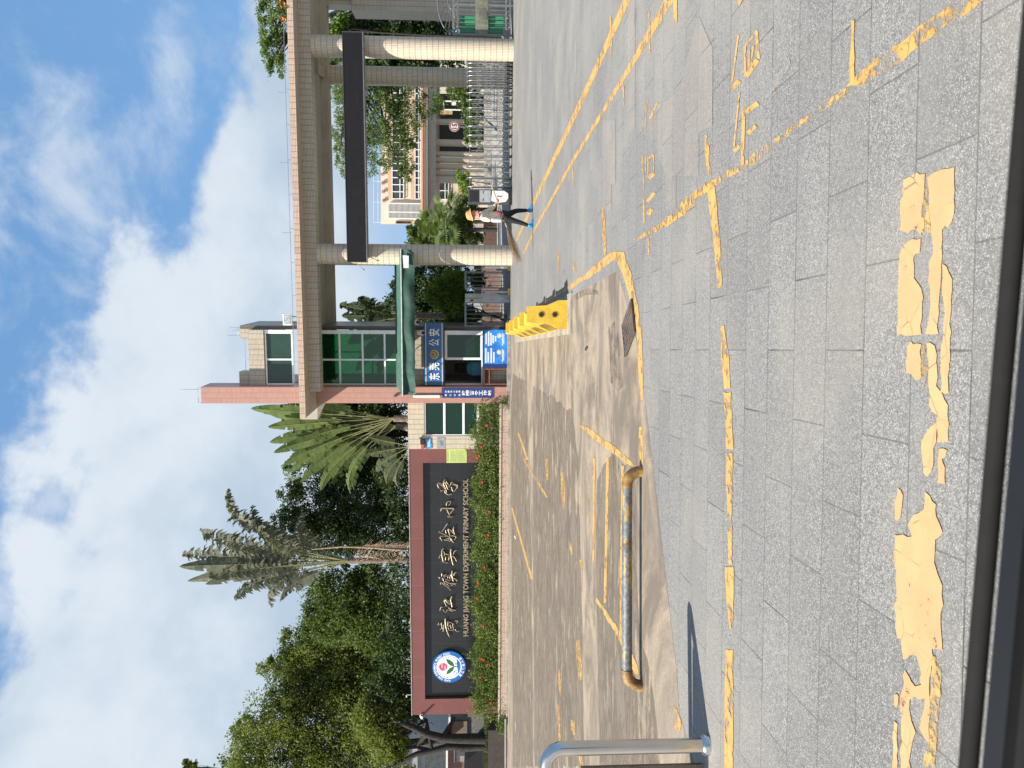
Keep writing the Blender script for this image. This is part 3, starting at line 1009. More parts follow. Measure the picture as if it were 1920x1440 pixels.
g = MB(FAC); g.box(s0 + .03, s1 - .03, lT, lT + .16, z0 + .03, z1 - .02); g.build('panel', led_mat(), led)
g = MB(FAC)
g.box(s0, s1, lT - .012, lT + .17, z1 - .02, z1); g.box(s0, s0 + .03, lT - .012, lT + .17, z0 + .03, z1 - .02); g.box(s1 - .03, s1, lT - .012, lT + .17, z0 + .03, z1 - .02)
g.build('frame', plain('dark aluminium trim', (0.10, 0.10, 0.105), 0.4, 0.6), led)
g = MB(FAC); g.box(s0, s1, lT - .02, lT + .2, z0, z0 + .03); g.tube([(s0 + .2, lT + .03, z0 - .03), (s1 - .1, lT + .03, z0 - .03)], .018, 8)
g.build('lower_rail', plain('grey aluminium trim', (0.22, 0.22, 0.225), 0.4, 0.5), led)
g = MB(FAC); g.tube([(s0 + .02, lT + .1, z0 + .45), (s0 - .12, lT + .12, z0 + .30), (s0 - .24, lT + .14, z0 + .17)], .012, 6); g.ball((s0 - .25, lT + .14, z0 + .16), .035, 6)
g.build('lamp_arm', plain('bronze fitting', (0.30, 0.24, 0.15), 0.4, 0.6), led)
g = MB(FAC)
for s in (sL, sR):
    g.box(s - .25, s + .25, lT + .165, TC - RC + .06, z0 + .15, z0 + .21); g.box(s - .25, s + .25, lT + .165, TC - RC + .06, z1 - .25, z1 - .19)
g.build('bracket', M_DGREY, led)

# ================================================================== GATEHOUSE
TW, TP, TS = 29.9, 29.4, 30.35
gh = thing('gatehouse', 'two storey gatehouse with green windows and a tall pink tiled pier', 'gatehouse', (s_pier0, TW, 0), FAC)
zt = Z(377, 740, TP)
g = MB(FAC); g.box(s_pier0, s_pier1, TP, TP + 1.1, 0, zt); g.build('pier', M_TILEP, gh)
g = MB(FAC)
g.tube([(s_pier0 + .02, TP + .05, zt - .02), (s_pier0 + .02, TP + .05, zt + .13), (s_pier1 - .05, TP + .05, zt + .13), (s_pier1 - .02, TP + .05, zf1 - .3),
        (s_pier1 + .1, TP + .05, zf1 + .08), (S(588, TP, 540), TP + .05, zf1 + .12)], .011, 6)
g.tube([(s_pier1 - .1, TP + .05, zt + .1), (s_pier1 - .1, TP + .05, zt + .75)], .009, 5)
g.build('lightning_rail', M_GALV, gh)
wl, wr = s_pier1 + .005, S(611.5, TS)            # the glazed bay and the pier strip right of it
wg = S(620, TW)
zp0 = 0.12
g = MB(FAC)
zu0, zu1 = Z(495, 660, TW), Z(466, 660, TW)
g.box(wl, wg, TW, TW + 3.2, zu0, zu1)                              # parapet over the upper window
g.box(wl, wl + .5, TW + .1, TW + .6, zu1, zu1 + .42)
zl0, zl1 = Z(795, 660, TW), Z(746, 660, TW)
g.box(wl, wg, TW, TW + 3.2, zl0, zl1 - .1)                         # band between the storeys
g.box(wl, wg, TW, TW + .2, zp0, Z(908, 660, TW))                   # wall below the window
g.box(wl - .3, wl, TW + .9, TW + 3.2, zp0, zu1)
g.build('wall', M_TILEW, gh)
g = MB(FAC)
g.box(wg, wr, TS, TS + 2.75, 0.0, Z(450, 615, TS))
g.build('side_pier', tile('beige pier tiles with painted shade', (0.17, 0.15, 0.12), (0.09, 0.08, 0.07), stain=0.3), gh)  # tile colour darkened to paint the shadow on this recessed strip
sc0, sc1 = S(638, TS + .2), S(612, TS + .2)
g = MB(FAC); g.box(sc0, wg - .002, TW + .5, TW + 1.3, zu1, Z(450, 625, TS)); g.build('roof_pillar', M_TILEW, gh)
g = MB(FAC)
zc = Z(450, 625, TS)
g.tube([(sc0 + .1, TW + .9, zc), (sc0 + .1, TW + .9, zc + .2), (sc1 - .1, TW + .9, zc + .2), (sc1 - .1, TW + .9, zc)], .012, 6)
for k, hgt in ((.15, .62), (.45, .5), (.35, .4)):
    g.tube([(sc0 + k, TW + .9, zc), (sc0 + k, TW + .9, zc + hgt)], .009, 5)
g.tube([(wl + .1, TW + .2, zu1 + .18), (wg - .2, TW + .2, zu1 + .18)], .008, 5)
g.tube([(wl + 1.0, TW + .2, zu1), (wl + 1.0, TW + .2, zu1 + .18)], .008, 5)
g.build('aerial', M_GALV, gh)
g = MB(FAC)
g.box(wl, wg - .02, TW + .25, TW + 3.1, 0.05, .1)
g.box(wl, wg - .02, TW + .25, TW + 3.1, zl0 + .25, zl0 + .4)
g.box(wl, wg - .02, TW + .25, TW + 3.1, zu0 - .1, zu0 + .1)
g.build('floor_slab', M_REND, gh)
M_GLASS = glass('green window glass', (0.035, 0.42, 0.20), 0.10)
M_GLASSB = glass('clear window glass', (0.80, 0.90, 0.86), 0.04)
M_GLASSD = glass('dark green window glass', (0.012, 0.11, 0.06), 0.5)
M_GLASSU = plain('green film glass', (0.022, 0.055, 0.042), 0.12, var=0.1, scale=0.7)


def window(root, s0, s1, z0, z1, t, xs, zs, mg, fw=.045, name='window', fr=None, right=None):
    """window with frame, mullions at xs, transoms at zs and one pane part"""
    fr = fr or M_ALU
    w = MB(FAC)
    r = right or fw
    w.box(s0, s0 + fw, t - .03, t + .05, z0, z1); w.box(s1 - r, s1, t - .03, t + .05, z0, z1)
    w.box(s0 + fw, s1 - r, t - .03, t + .05, z0, z0 + fw); w.box(s0 + fw, s1 - r, t - .03, t + .05, z1 - fw, z1)
    for x in xs:
        w.box(x - fw * .65, x + fw * .65, t - .028, t + .048, z0 + fw, z1 - fw)
    for z in zs:
        w.box(s0 + fw, s1 - r, t - .022, t + .04, z - fw * .65, z + fw * .65)
    o = w.build(name, fr, root)
    p = MB(FAC)
    p.box(s0 + fw * .8, s1 - r * .8, t + .005, t + .017, z0 + fw * .8, z1 - fw * .8)
    p.build('pane', mg, o)
    return o


window(gh, wl, S(620, TW), Z(548, 660, TW), Z(496, 660, TW), TW + .12, [S(675, TW)], [], M_GLASSU, .05, right=.14)
zw0, zw1 = Z(745, 660, TW), Z(594, 660, TW)
window(gh, wl, wg, zw0, zw1, TW + .08, [S(675, TW)], [Z(x, 660, TW) for x in (636.5, 679.5, 721)], M_GLASS, .05, right=.14)
window(gh, wl, wg - .05, zw0, zw1, TW + 3.0, [S(675, TW)], [Z(679, 660, TW)], M_GLASSB, .05)
zq0, zq1 = Z(905, 660, TW), Z(834, 660, TW)
w = window(gh, S(675, TW), wg, zq0, zq1, TW + .08, [], [], M_GLASSD, .09, right=.16)
w = MB(FAC)
w.box(wl, wl + .05, TW + .05, TW + .13, zq0, zq1); w.box(wl + .05, S(675, TW), TW + .05, TW + .13, zq0, zq0 + .05)
w.build('window', M_ALU, gh)
g = MB(FAC)
g.box(wl, wg, TW, TW + .3, zq1, zl0)
g.build('lintel', plain('dark render', (0.12, 0.11, 0.10), 0.8), gh)
g = MB(FAC)
g.box(wl, wg, TW + 3.0, TW + 3.1, 0.1, zl0)
g.build('back_wall', plain('interior paint', (0.30, 0.31, 0.29), 0.8), gh)
# things in the room seen through the open sash
g = MB(FAC); g.box(wl + .3, wl + .85, TW + .5, TW + .75, zq0 - .2, zq0 + .42); g.prism([(wl + .3, zq0 + .42), (wl + .85, zq0 + .42), (wl + .75, zq0 + .62), (wl + .4, zq0 + .62)], TW + .5, TW + .7)
tag(g.build('chair', plain('teal upholstery', (0.02, 0.16, 0.22), 0.6), None, 0.04), 'teal chair back inside the gatehouse behind its open window', 'chair')
g = MB(FAC); g.box(wl + .1, wl + .5, TW + 2.9, TW + 2.98, zq0 + .55, zq0 + 1.15)
tag(g.build('wall_clock_board', plain('brown board', (0.12, 0.09, 0.06), 0.7, var=.3)), 'dark brown board on the back wall inside the gatehouse', 'board')
# the sloping bracket of the canopy left of the pier
g = MB(FAC)
zk = Z(611, 757, TP + .2)
g.prism([(s_pier0 - .002, zf0 + .03), (s_pier0 - .002, zk), (S(786, TP + .2, 562), Z(563, 786, TP + .2)), (S(786, TP + .2, 562), zf0 + .03)], TP + .15, TP + .9)
g.build('eave_bracket', M_REND, gh)

# low annex left of the pier
TA = 30.0
a0, a1 = S(842, TA), s_pier0 - .003
za1 = Z(765, 800, TA)
an0, an1, ab0, ab1 = S(818, TA), S(757.5, TA), Z(897, 790, TA), Z(795, 790, TA)
M_TILEA = tile('pale cream annex tiles', (0.62, 0.56, 0.43), (0.20, 0.165, 0.13))
ax = thing('annex', 'low pale cream tiled annex with green window between pink pier and sign wall', 'annex', (a0, TA, 0), FAC)
g = MB(FAC)
g.box(a0, an0, TA, TA + .25, 0, za1); g.box(an0, a1, TA, TA + .25, ab1, za1); g.box(an0, a1, TA, TA + .25, 0, ab0)
g.box(a0, a1, TA + .25, TA + 2.6, za1 - .14, za1 - .02); g.box(a0, a0 + .15, TA + .25, TA + 2.6, 0, za1 - .14)
g.box(a0 + .15, a1, TA + 2.45, TA + 2.6, 0, za1 - .14)
g.build('wall', M_TILEA, ax)
window(ax, an0, a1, ab0, ab1, TA + .06, [], [Z(833, 790, TA), Z(869, 790, TA)], M_GLASSD, .065)

# white air conditioner on the annex roof
s0, s1, z0, z1 = S(766, TA), S(753, TA), Z(764, 760, TA), Z(739, 760, TA)
ac = thing('air_conditioner', 'white air conditioner unit on the annex roof behind the pink pier', 'air conditioner', (s0, TA + .3, z0), FAC)
g = MB(FAC); g.box(s0, s1 + .3, TA + 1.25, TA + 1.6, z0 - .02, z1); g.build('casing', M_WHITE, ac, .02)
g = MB(FAC)
for k in range(5):
    g.box(s0 + .04, s1 + .2, TA + 1.243, TA + 1.25, z0 + .06 + k * .07, z0 + .09 + k * .07)
g.build('grille', M_GALV, ac)

# ------------------------------------------------------------------ things on the gatehouse front
# blue police lightbox
tS = 29.55
s0, s1, z0, z1 = S(722.5, tS), S(605.5, tS), Z(832, 660, tS), Z(795.5, 660, tS)
sg = thing('lightbox_sign', 'wide blue lightbox sign lettered 东莞 公安 with a gold emblem over the booth window', 'sign', (s0, tS + .3, z0), FAC)
M_BLUE = plain('blue sign face', (0.022, 0.115, 0.30), 0.3, var=0.05, scale=1)
g = MB(FAC); g.box(s0, s1, tS, tS + .34, z0, z1); g.build('panel', M_BLUE, sg, 0.01)
g = MB(FAC); g.box(s0, s1, tS - .006, tS + .001, z1 - .07, z1 - .045); g.box(s0, s1, tS - .006, tS + .001, z0 + .045, z0 + .07)
g.build('stripe', M_WHITE, sg)
M_LET = plain('white acrylic letters', (0.74, 0.76, 0.80), 0.35, var=0.04)
g = MB(FAC)
for ch, x0, x1 in (('东', 712.5, 699), ('莞', 694, 680), ('公', 648.5, 635.5), ('安', 630, 616.5)):
    text_box(g, ch, S(x0, tS), S(x1, tS), z0 + .16, z1 - .17, tS - .002, .02, .018)
g.build('lettering', M_LET, sg)
ec = ((S(664.5, tS)), (z0 + z1) / 2 - .02)
M_GOLD = plain('gold relief', (0.50, 0.42, 0.10), 0.4, 0.3, var=0.2, scale=20)
g = MB(FAC)
pts = []
for k in range(48):
    a = 2 * math.pi * k / 48
    rr = .185 * (1 + .05 * math.cos(12 * a)) * (1.0 if math.sin(a) > -.2 else .95)
    pts.append((ec[0] + rr * math.cos(a), ec[1] + rr * .95 * math.sin(a)))
g.prism(pts, tS - .018, tS + .001)
em = g.build('emblem', M_GOLD, sg)
g = MB(FAC); g.disc((ec[0], ec[1] + .04), .125, 't', tS - .024, tS - .017); g.build('ring', plain('emblem navy', (0.02, 0.025, 0.06), .4), em)
g = MB(FAC); g.disc((ec[0], ec[1] + .055), .10, 't', tS - .028, tS - .023); g.build('ring_rim', plain('pale gold', (0.65, 0.56, 0.36), .4), em)
g = MB(FAC); g.disc((ec[0], ec[1] + .06), .08, 't', tS - .032, tS - .0275); g.build('shield_centre', plain('emblem red brown', (0.40, 0.15, 0.09), .4, var=.3, scale=30), em)

# navy vertical sign on the pier
tV = TP - .03
s0, s1, z0, z1 = S(746, tV), S(728, tV), Z(925, 737, tV), Z(828, 737, tV)
vs_ = thing('vertical_sign', 'narrow navy vertical sign with white Chinese lettering on the pink pier', 'sign', (s0, tV + .02, z0), FAC)
g = MB(FAC); g.box(s0, s1, tV, tV + .028, z0, z1); g.build('panel', plain('navy sign face', (0.022, 0.045, 0.19), 0.3, var=0.04), vs_)
g = MB(FAC)
for k, ch in enumerate('校园警务工作站'):
    zc = Z(869 + k * 8.15, 737, tV)
    text_box(g, ch, s0 + .09, s1 - .08, zc - .066, zc + .066, tV - .001, .006, .03)
for col, word, x0, x1 in ((0, '东莞市公安局', 836, 861.5), (1, '黄江分局', 836, 861.5)):
    n = len(word)
    c0 = s0 + (.2 if col == 0 else .065)
    for k, ch in enumerate(word):
        zc = Z(x0 + (x1 - x0) * k / (n - 1), 737, tV)
        text_box(g, ch, c0, c0 + .085, zc - .036, zc + .036, tV - .001, .006, .02)
g.build('lettering', M_LET, vs_)
# white tube lamp above it
s0, s1, z0, z1 = S(745.5, tV), S(740.5, tV), Z(825, 743, tV), Z(775, 743, tV)
tl = thing('tube_lamp', 'white vertical tube lamp on the pink pier above the navy sign', 'lamp', (s0, tV, z0), FAC)
g = MB(FAC); g.box(s0, s1, tV - .04, tV + .028, z0, z1); g.build('housing', M_WHITE, tl, .01)
g = MB(FAC); g.box(s0 + .01, s1 - .01, tV - .03, tV + .028, z0 - .1, z0 - .003); g.tube([(s0 + .05, tV, z0 - .1), (s0 + .02, tV, z0 - .3), (s0 - .03, tV, z0 - .5)], .008, 5)
g.build('cable', plain('brown fitting', (0.22, 0.15, 0.12), .6), tl)

# awning
tA0, tA1 = 27.35, 29.35
s0, s1 = S(741, tA0, 755), S(468, tA0, 755)
zA0, zA1 = Z(754, 600, tA0), Z(742, 600, tA1)
aw = thing('awning', 'dark green folding awning with a scalloped hanging edge over the booth', 'awning', (s0, tA1, zA0), FAC)


def cloth_mat(name, col):
    return leaf_like(name, col)


def leaf_like(name, col):
    m, nt, b, out = new_mat(name)
    oc = nd(nt, 'ShaderNodeTexCoord').outputs['Object']
    n = noise(nt, nd(nt, 'ShaderNodeMapping', {0: oc, 3: (2, 2, .6)}).outputs[0], 2.5, 5)
    c = mixc(nt, ramp(nt, n, .35, .7), tuple(x * .8 for x in col), tuple(x * 1.15 for x in col))
    L(nt, c, b.inputs['Base Color'])
    b.inputs['Roughness'].default_value = 0.75
    t = nd(nt, 'ShaderNodeBsdfTranslucent', {'Color': c})
    mx = nd(nt, 'ShaderNodeMixShader', {0: .15, 1: b.outputs[0], 2: t.outputs[0]})
    L(nt, mx.outputs[0], out.inputs[0])
    return m


M_AWN = leaf_like('green canvas', (0.024, 0.074, 0.056))
nU = 120
vs, fc = [], []
for i in range(nU + 1):
    u = i / nU
    s = s0 + (s1 - s0) * u
    sag = .04 * math.sin(u * 9) ** 2
    vs += [(s, tA1, zA1), (s, (tA0 + tA1) / 2, (zA0 + zA1) / 2 - sag), (s, tA0, zA0 + .02)]
for i in range(nU):
    for k in range(2):
        a = i * 3 + k
        fc.append((a, a + 1, a + 4, a + 3))
g = MB(FAC).add(vs, fc, True)
g.build('canopy_cloth', leaf_like('light green canvas', (0.06, 0.15, 0.115)), aw)  # top cloth is lighter than the hanging edge
vs, fc = [], []
nV = 8
drop0 = zA0 - Z(779, 600, tA0)
for i in range(nU + 1):
    u = i / nU
    s = s0 + (s1 - s0) * u
    dr = drop0 * (1.0 - .06 * abs(math.sin(u * 40))) * (1 if .02 < u < .985 else .8)
    for j in range(nV + 1):
        w = j / nV
        fold = (.05 * math.sin(u * 7 + w * 3.2) + .035 * math.sin(u * 23 + w * 2) + .05 * math.sin(w * 5 + u * 2)) * min(1, w * 2)
        vs.append((s + .02 * math.sin(w * 4) * w, tA0 - .01 + fold - .04 * w, zA0 - dr * w))
for i in range(nU):
    for j in range(nV):
        a = i * (nV + 1) + j
        fc.append((a, a + 1, a + nV + 2, a + nV + 1))
g = MB(FAC).add(vs, fc, True)
g.build('valance', M_AWN, aw)
g = MB(FAC); g.tube([(s0 - .03, tA0 - .03, zA0 + .01), (s1 + .03, tA0 - .03, zA0 + .01)], .022, 8)
g.build('front_bar', plain('pale painted tube', (0.52, 0.56, 0.54), .4, .3), aw)
g = MB(FAC)
for s in (s0 + .05, (s0 + s1) / 2 - 1.2, s1 - 1.7):
    g.tube([(s, tA0, zA0), (s, (tA0 + tA1) / 2, zA0 - .05), (s, tA1 + .5, zA0 - .2)], .02, 6)
for y in (530, 545, 560, 578, 470, 742):
    s = S(y, tA1)
    g.box(s - .04, s + .04, tA1 - .03, tA1 + .03, zA1, zA1 + .1)
g.build('arm', M_DGREY, aw)
g = MB(FAC)
pp = [(S(479, tA0), zA0 - .06), (S(503, tA0), zA0 - .08), (S(503, tA0), zA0 - .26), (S(480, tA0), zA0 - .27)]
g.prism(pp, tA0 - .14, tA0 - .132)
g.build('fabric_patch', plain('white cloth', (0.62, 0.62, 0.60), .8, var=.1, scale=4), aw)
# the band the awning is fixed to
g = MB(FAC); g.box(s0 + .05, s1, tA1, tA1 + .06, zA1 - .06, zA1 + .02)
g.build('wall_bar', M_DGREY, aw)

# security cameras under the awning
for nm, y, x, lab in (('a', 604, 782, 'white dome security camera under the awning, the one nearer the green bushes'),
                      ('b', 624, 792, 'white dome security camera mounted against the top corner of the blue police lightbox')):
    t = 29.3
    s, z = S(y, t), Z(x, y, t)
    cm = thing('security_camera', lab, 'camera', (s, t, z), FAC)
    g = MB(FAC); g.tube([(s, t, z + .2), (s, t, z + .04)], [.07, .1], 14); g.ball((s, t, z), .105, 8); g.build('housing', M_WHITE, cm)
    g = MB(FAC); g.ball((s, t - .05, z - .03), .075, 8); g.build('lens', M_BLACK, cm)
    g = MB(FAC); g.tube([(s, t, z + .18), (s - .1, t + .2, z + .25), (s - .12, t + .6, z + .25)], .025, 6); g.build('bracket', M_GREYP, cm)

# notice board leaning on the platform
tN = 29.2
s0, s1, z0, z1 = S(690, tN), S(618, tN), Z(951, 655, tN), Z(907, 655, tN)
nb = thing('notice_board', 'bright blue notice board with white text standing against the booth wall', 'notice board', (s0, tN, z0), FAC)
M_NB = plain('bright blue print', (0.02, 0.20, 0.56), 0.3, var=0.3, scale=1.6, col2=(0.02, 0.075, 0.33))
g = MB(FAC); g.box(S(682, tN), s1, tN, tN + .04, z0, z1); g.build('panel', M_NB, nb)
g = MB(FAC); g.box(s0, S(682, tN) - .003, tN + .03, tN + .07, z0, z1 + .02); g.build('side_panel', plain('navy print', (0.012, 0.035, 0.15), .35), nb)
g = MB(FAC)
rr = random.Random(5)
for k, (x, ya, yb) in enumerate(((911.5, 645, 624), (916, 648, 622), (920.5, 647, 624), (924.5, 643, 628), (929, 640, 630), (911, 680, 654), (915.5, 679, 661), (921, 680, 654), (926, 679, 661))):
    y = ya
    while y > yb:
        w = 1.7
        a, b = S(y, tN), S(y - w, tN)
        zc = Z(x, 650, tN)
        g.box(a, b, tN - .003, tN + .001, zc - .028, zc + .028)
        if rr.random() < .6:
            g.box(a + .008, b - .01, tN - .0045, tN - .003, zc - .03, zc + .02)
        y -= w + .45
for x, ya, yb in ((942, 679, 654), (944.5, 676, 656), (942, 648, 624), (944.5, 645, 626)):
    zc = Z(x, 650, tN)
    g.box(S(ya, tN), S(yb, tN), tN - .003, tN + .001, zc - .012, zc + .012)
g.build('text_lines', M_LET, nb)
g = MB(FAC)
for y in (660, 629):
    g.disc((S(y, tN), Z(936, 650, tN)), .088, 't', tN - .004, tN + .001, 24)
g.build('picture_disc', plain('pale picture', (0.62, 0.66, 0.50), .5, var=.35, scale=16), nb)
g = MB(FAC)
for y in (671, 640):
    c = S(y, tN)
    zc = Z(944, 650, tN)
    g.prism([(c - .19, zc), (c - .07, zc + .1), (c, zc + .17), (c + .07, zc + .1), (c + .19, zc), (c + .19, zc + .02), (c + .07, zc + .12), (c, zc + .19), (c - .07, zc + .12), (c - .19, zc + .02)], tN - .003, tN + .001)
g.build('ornament', plain('sky blue print', (0.18, 0.55, 0.80), .4), nb)
# brown wooden stand
s0, s1, z0, z1 = S(722, tN), S(691, tN), Z(950, 700, tN), Z(907, 700, tN)
st = thing('wooden_stand', 'brown wooden stand with an open frame between the notice board and the pink pier', 'stand', (s0, tN + .2, z0), FAC)
M_WOOD = plain('red brown timber', (0.17, 0.075, 0.045), 0.55, var=0.2, scale=7)
for s in (s0, s1 - .05):
    for t in (tN + .05, tN + .42):
        g = MB(FAC); g.box(s, s + .05, t, t + .05, z0, z1 - .03); g.build('leg', M_WOOD, st)
g = MB(FAC); g.box(s0 - .02, s1 + .02, tN + .03, tN + .5, z1 - .03, z1); g.build('top', M_WOOD, st, .006)
g = MB(FAC); g.box(s0 + .05, s1 - .05, tN + .06, tN + .09, z1 - .24, z1 - .19); g.box(s0 + .05, s1 - .05, tN + .43, tN + .46, z1 - .3, z1 - .03); g.build('rail', M_WOOD, st)
# booth platform and kerb
g = MB(FAC)
g.box(wl - .8, S(606, 29.0) + .1, 28.85, TW + 3.3, 0.0, 0.115)
o = g.build('kerb', plain('stained grey kerb', (0.27, 0.25, 0.22), 0.85, var=0.3, scale=3, bump=.3), None, .015, kind='structure')

# ================================================================== SCHOOL SIGN WALL
TG = 30.3
w0, w1 = S(1340, TG), a0 - .004
zg = Z(770, 1090, TG)
sw = thing('sign_wall', 'long red granite wall with a black panel and bronze school name lettering', 'sign wall', (w0, TG, 0), FAC)


def stone(name, col, fleck, rough, joint=1.1, off=.3):
    m, nt, b, out = new_mat(name)
    oc = nd(nt, 'ShaderNodeTexCoord').outputs['Object']
    n = noise(nt, oc, 70, 4, .7)
    n2 = noise(nt, oc, .8, 5, .6)
    st = noise(nt, nd(nt, 'ShaderNodeMapping', {0: oc, 3: (5, 5, .35)}).outputs[0], 1.1, 6, .65)
    c = mixc(nt, ramp(nt, n, .35, .65), tuple(x * .65 for x in col), fleck)
    c = mixc(nt, mth(nt, 'MULTIPLY', ramp(nt, n2, .4, .7), .35), c, tuple(min(1, x * 1.5) for x in col))
    c = mixc(nt, mth(nt, 'MULTIPLY', ramp(nt, st, .56, .78), .35), c, tuple(x * .8 + .055 for x in col))
    sx_ = nd(nt, 'ShaderNodeSeparateXYZ', {0: oc})
    j = mth(nt, 'LESS_THAN', mth(nt, 'PINGPONG', mth(nt, 'ADD', sx_.outputs[0], off), joint), .006)
    j2 = mth(nt, 'LESS_THAN', mth(nt, 'PINGPONG', mth(nt, 'ADD', sx_.outputs[2], .16), .72), .004)
    c = mixc(nt, mth(nt, 'MULTIPLY', mth(nt, 'MAXIMUM', j, j2), .45), c, tuple(min(1, x * 2 + .04) for x in col))
    L(nt, c, b.inputs['Base Color'])
    b.inputs['Roughness'].default_value = rough
    return m


M_RED = stone('red granite', (0.155, 0.052, 0.046), (0.20, 0.078, 0.07), .42, 1.0)
M_BLK = stone('black granite', (0.012, 0.013, 0.0145), (0.022, 0.0235, 0.025), .3, .875, .42)
p0, p1, pz = S(1311, TG), S(868, TG), Z(795, 1090, TG)
DEP = .15
g = MB(FAC)
g.box(w0, w1, TG, TG + .5, pz, zg); g.box(w0, p0, TG, TG + .5, 0, pz); g.box(p1, w1, TG, TG + .5, 0, pz)
g.build('frame', M_RED, sw)
g = MB(FAC); g.box(p0, p1, TG + DEP, TG + .48, 0, pz); g.build('panel', M_BLK, sw)
g = MB(FAC); g.box(w0 - .02, w1, TG - .02, TG + .52, zg, zg + .03); g.build('coping', plain('pale coping', (.40, .34, .30), .7), sw)
M_BRZ = plain('aged bronze letters', (0.40, 0.33, 0.225), 0.40, 0.4, var=0.25, scale=10)
tL = TG + DEP - .04
# the seven brush-written characters 黄江镇实验小学, stroke by stroke: (points and widths on a fine grid, top row offset, grid size)
BRUSH = (
    (1150, 19.04, ((150, 330, 115, 430, 30), (250, 320, 245, 400, 275, 550, 35), (160, 390, 250, 400, 25), (190, 575, 270, 520, 28), (320, 400, 310, 650, 28),
                   (385, 180, 385, 300, 410, 500, 450, 650, 530, 830, 52), (480, 280, 470, 440, 32), (500, 290, 690, 380, 35), (690, 390, 645, 400, 680, 570, 30),
                   (490, 500, 520, 590, 690, 600, 28), (560, 400, 565, 450, 590, 550, 30), (440, 440, 640, 480, 26), (720, 270, 830, 260, 780, 350, 36),
                   (740, 560, 790, 640, 880, 625, 36), (330, 480, 440, 500, 25))),
    (1110, 21.16, ((330, 600, 250, 600, 215, 740, 46), (330, 690, 400, 780, 470, 790, 500, 690, 32), (540, 610, 700, 690, 830, 720, 56), (560, 690, 720, 760, 44),
                   (460, 250, 390, 340, 420, 440, 470, 560, 56), (430, 300, 520, 410, 620, 470, 68), (480, 290, 600, 390, 40), (690, 170, 640, 300, 660, 400, 700, 590, 66))),
    (1062, 19.04, ((210, 640, 230, 560, 330, 640, 470, 740, 580, 860, 33), (290, 410, 330, 520, 385, 640, 36), (430, 610, 520, 710, 32), (460, 560, 540, 545, 28),
                   (380, 510, 540, 600, 780, 600, 44), (560, 590, 760, 650, 38), (580, 650, 650, 700, 32), (160, 370, 180, 440, 40), (150, 400, 280, 390, 22),
                   (260, 240, 260, 350, 50), (430, 275, 340, 320, 360, 390, 28), (380, 340, 600, 330, 26), (370, 440, 500, 490, 640, 460, 26), (470, 350, 470, 430, 28),
                   (540, 360, 545, 440, 30), (560, 280, 600, 370, 640, 400, 28), (630, 150, 620, 280, 640, 430, 670, 530, 50), (790, 190, 710, 250, 690, 330, 46),
                   (640, 410, 740, 440, 800, 520, 46))),
    (1020, 21.16, ((300, 440, 230, 430, 170, 570, 40), (370, 170, 300, 240, 290, 400, 320, 600, 350, 680, 440, 740, 520, 740, 48), (280, 710, 340, 690, 30),
                   (330, 280, 400, 360, 380, 470, 36), (420, 380, 620, 440, 50), (450, 490, 430, 640, 50), (580, 480, 560, 650, 40),
                   (660, 180, 640, 300, 660, 480, 690, 650, 740, 820, 62), (880, 240, 790, 290, 740, 420, 48), (650, 450, 780, 510, 870, 680, 52))),
    (975, 19.04, ((460, 120, 380, 240, 260, 410, 40), (150, 460, 190, 390, 30), (200, 450, 330, 500, 470, 570, 32), (390, 350, 410, 480, 40),
                  (500, 300, 490, 360, 540, 540, 36), (510, 320, 600, 380, 690, 500, 36), (690, 240, 670, 350, 720, 500, 46), (270, 740, 200, 630, 250, 570, 470, 580, 34),
                  (330, 710, 470, 650, 28), (340, 720, 470, 720, 550, 770, 30), (480, 640, 510, 700, 30), (560, 560, 700, 560, 770, 610, 700, 710, 45),
                  (580, 640, 620, 730, 680, 810, 45), (510, 580, 590, 740, 28))),
    (933, 21.16, ((240, 530, 300, 420, 480, 420, 680, 420, 770, 440, 690, 540, 620, 630, 62), (490, 470, 560, 630, 600, 700, 34), (500, 730, 620, 760, 720, 750, 56),
                  (470, 330, 480, 210, 560, 140, 650, 170, 560, 310, 46))),
    (890, 21.16, ((180, 540, 115, 400, 170, 310, 260, 340, 380, 440, 34), (180, 360, 320, 450, 400, 570, 34), (260, 640, 400, 600, 30), (230, 600, 270, 670, 28),
                  (420, 600, 420, 700, 540, 790, 680, 760, 54), (420, 190, 360, 280, 370, 400, 440, 560, 480, 700, 48), (400, 300, 470, 420, 520, 570, 570, 570, 36),
                  (460, 250, 520, 360, 620, 440, 34), (560, 460, 610, 500, 28), (640, 410, 670, 300, 730, 320, 45), (670, 480, 700, 600, 760, 670, 850, 560, 870, 450, 720, 380, 40),
                  (740, 370, 900, 400, 910, 500, 850, 580, 40))))


def smooth_path(pts, k=4):
    """rounds a short path through its points"""
    out = []
    n = len(pts)
    for i in range(n - 1):
        p0, p1, p2, p3 = pts[max(0, i - 1)], pts[i], pts[i + 1], pts[min(n - 1, i + 2)]
        for j in range(k):
            t = j / k
            out.append(tuple(.5 * (2 * p1[a] + (p2[a] - p0[a]) * t + (2 * p0[a] - 5 * p1[a] + 4 * p2[a] - p3[a]) * t * t + (3 * p1[a] - p0[a] - 3 * p2[a] + p3[a]) * t ** 3)
                             for a in range(2)))
    return out + [pts[-1]]


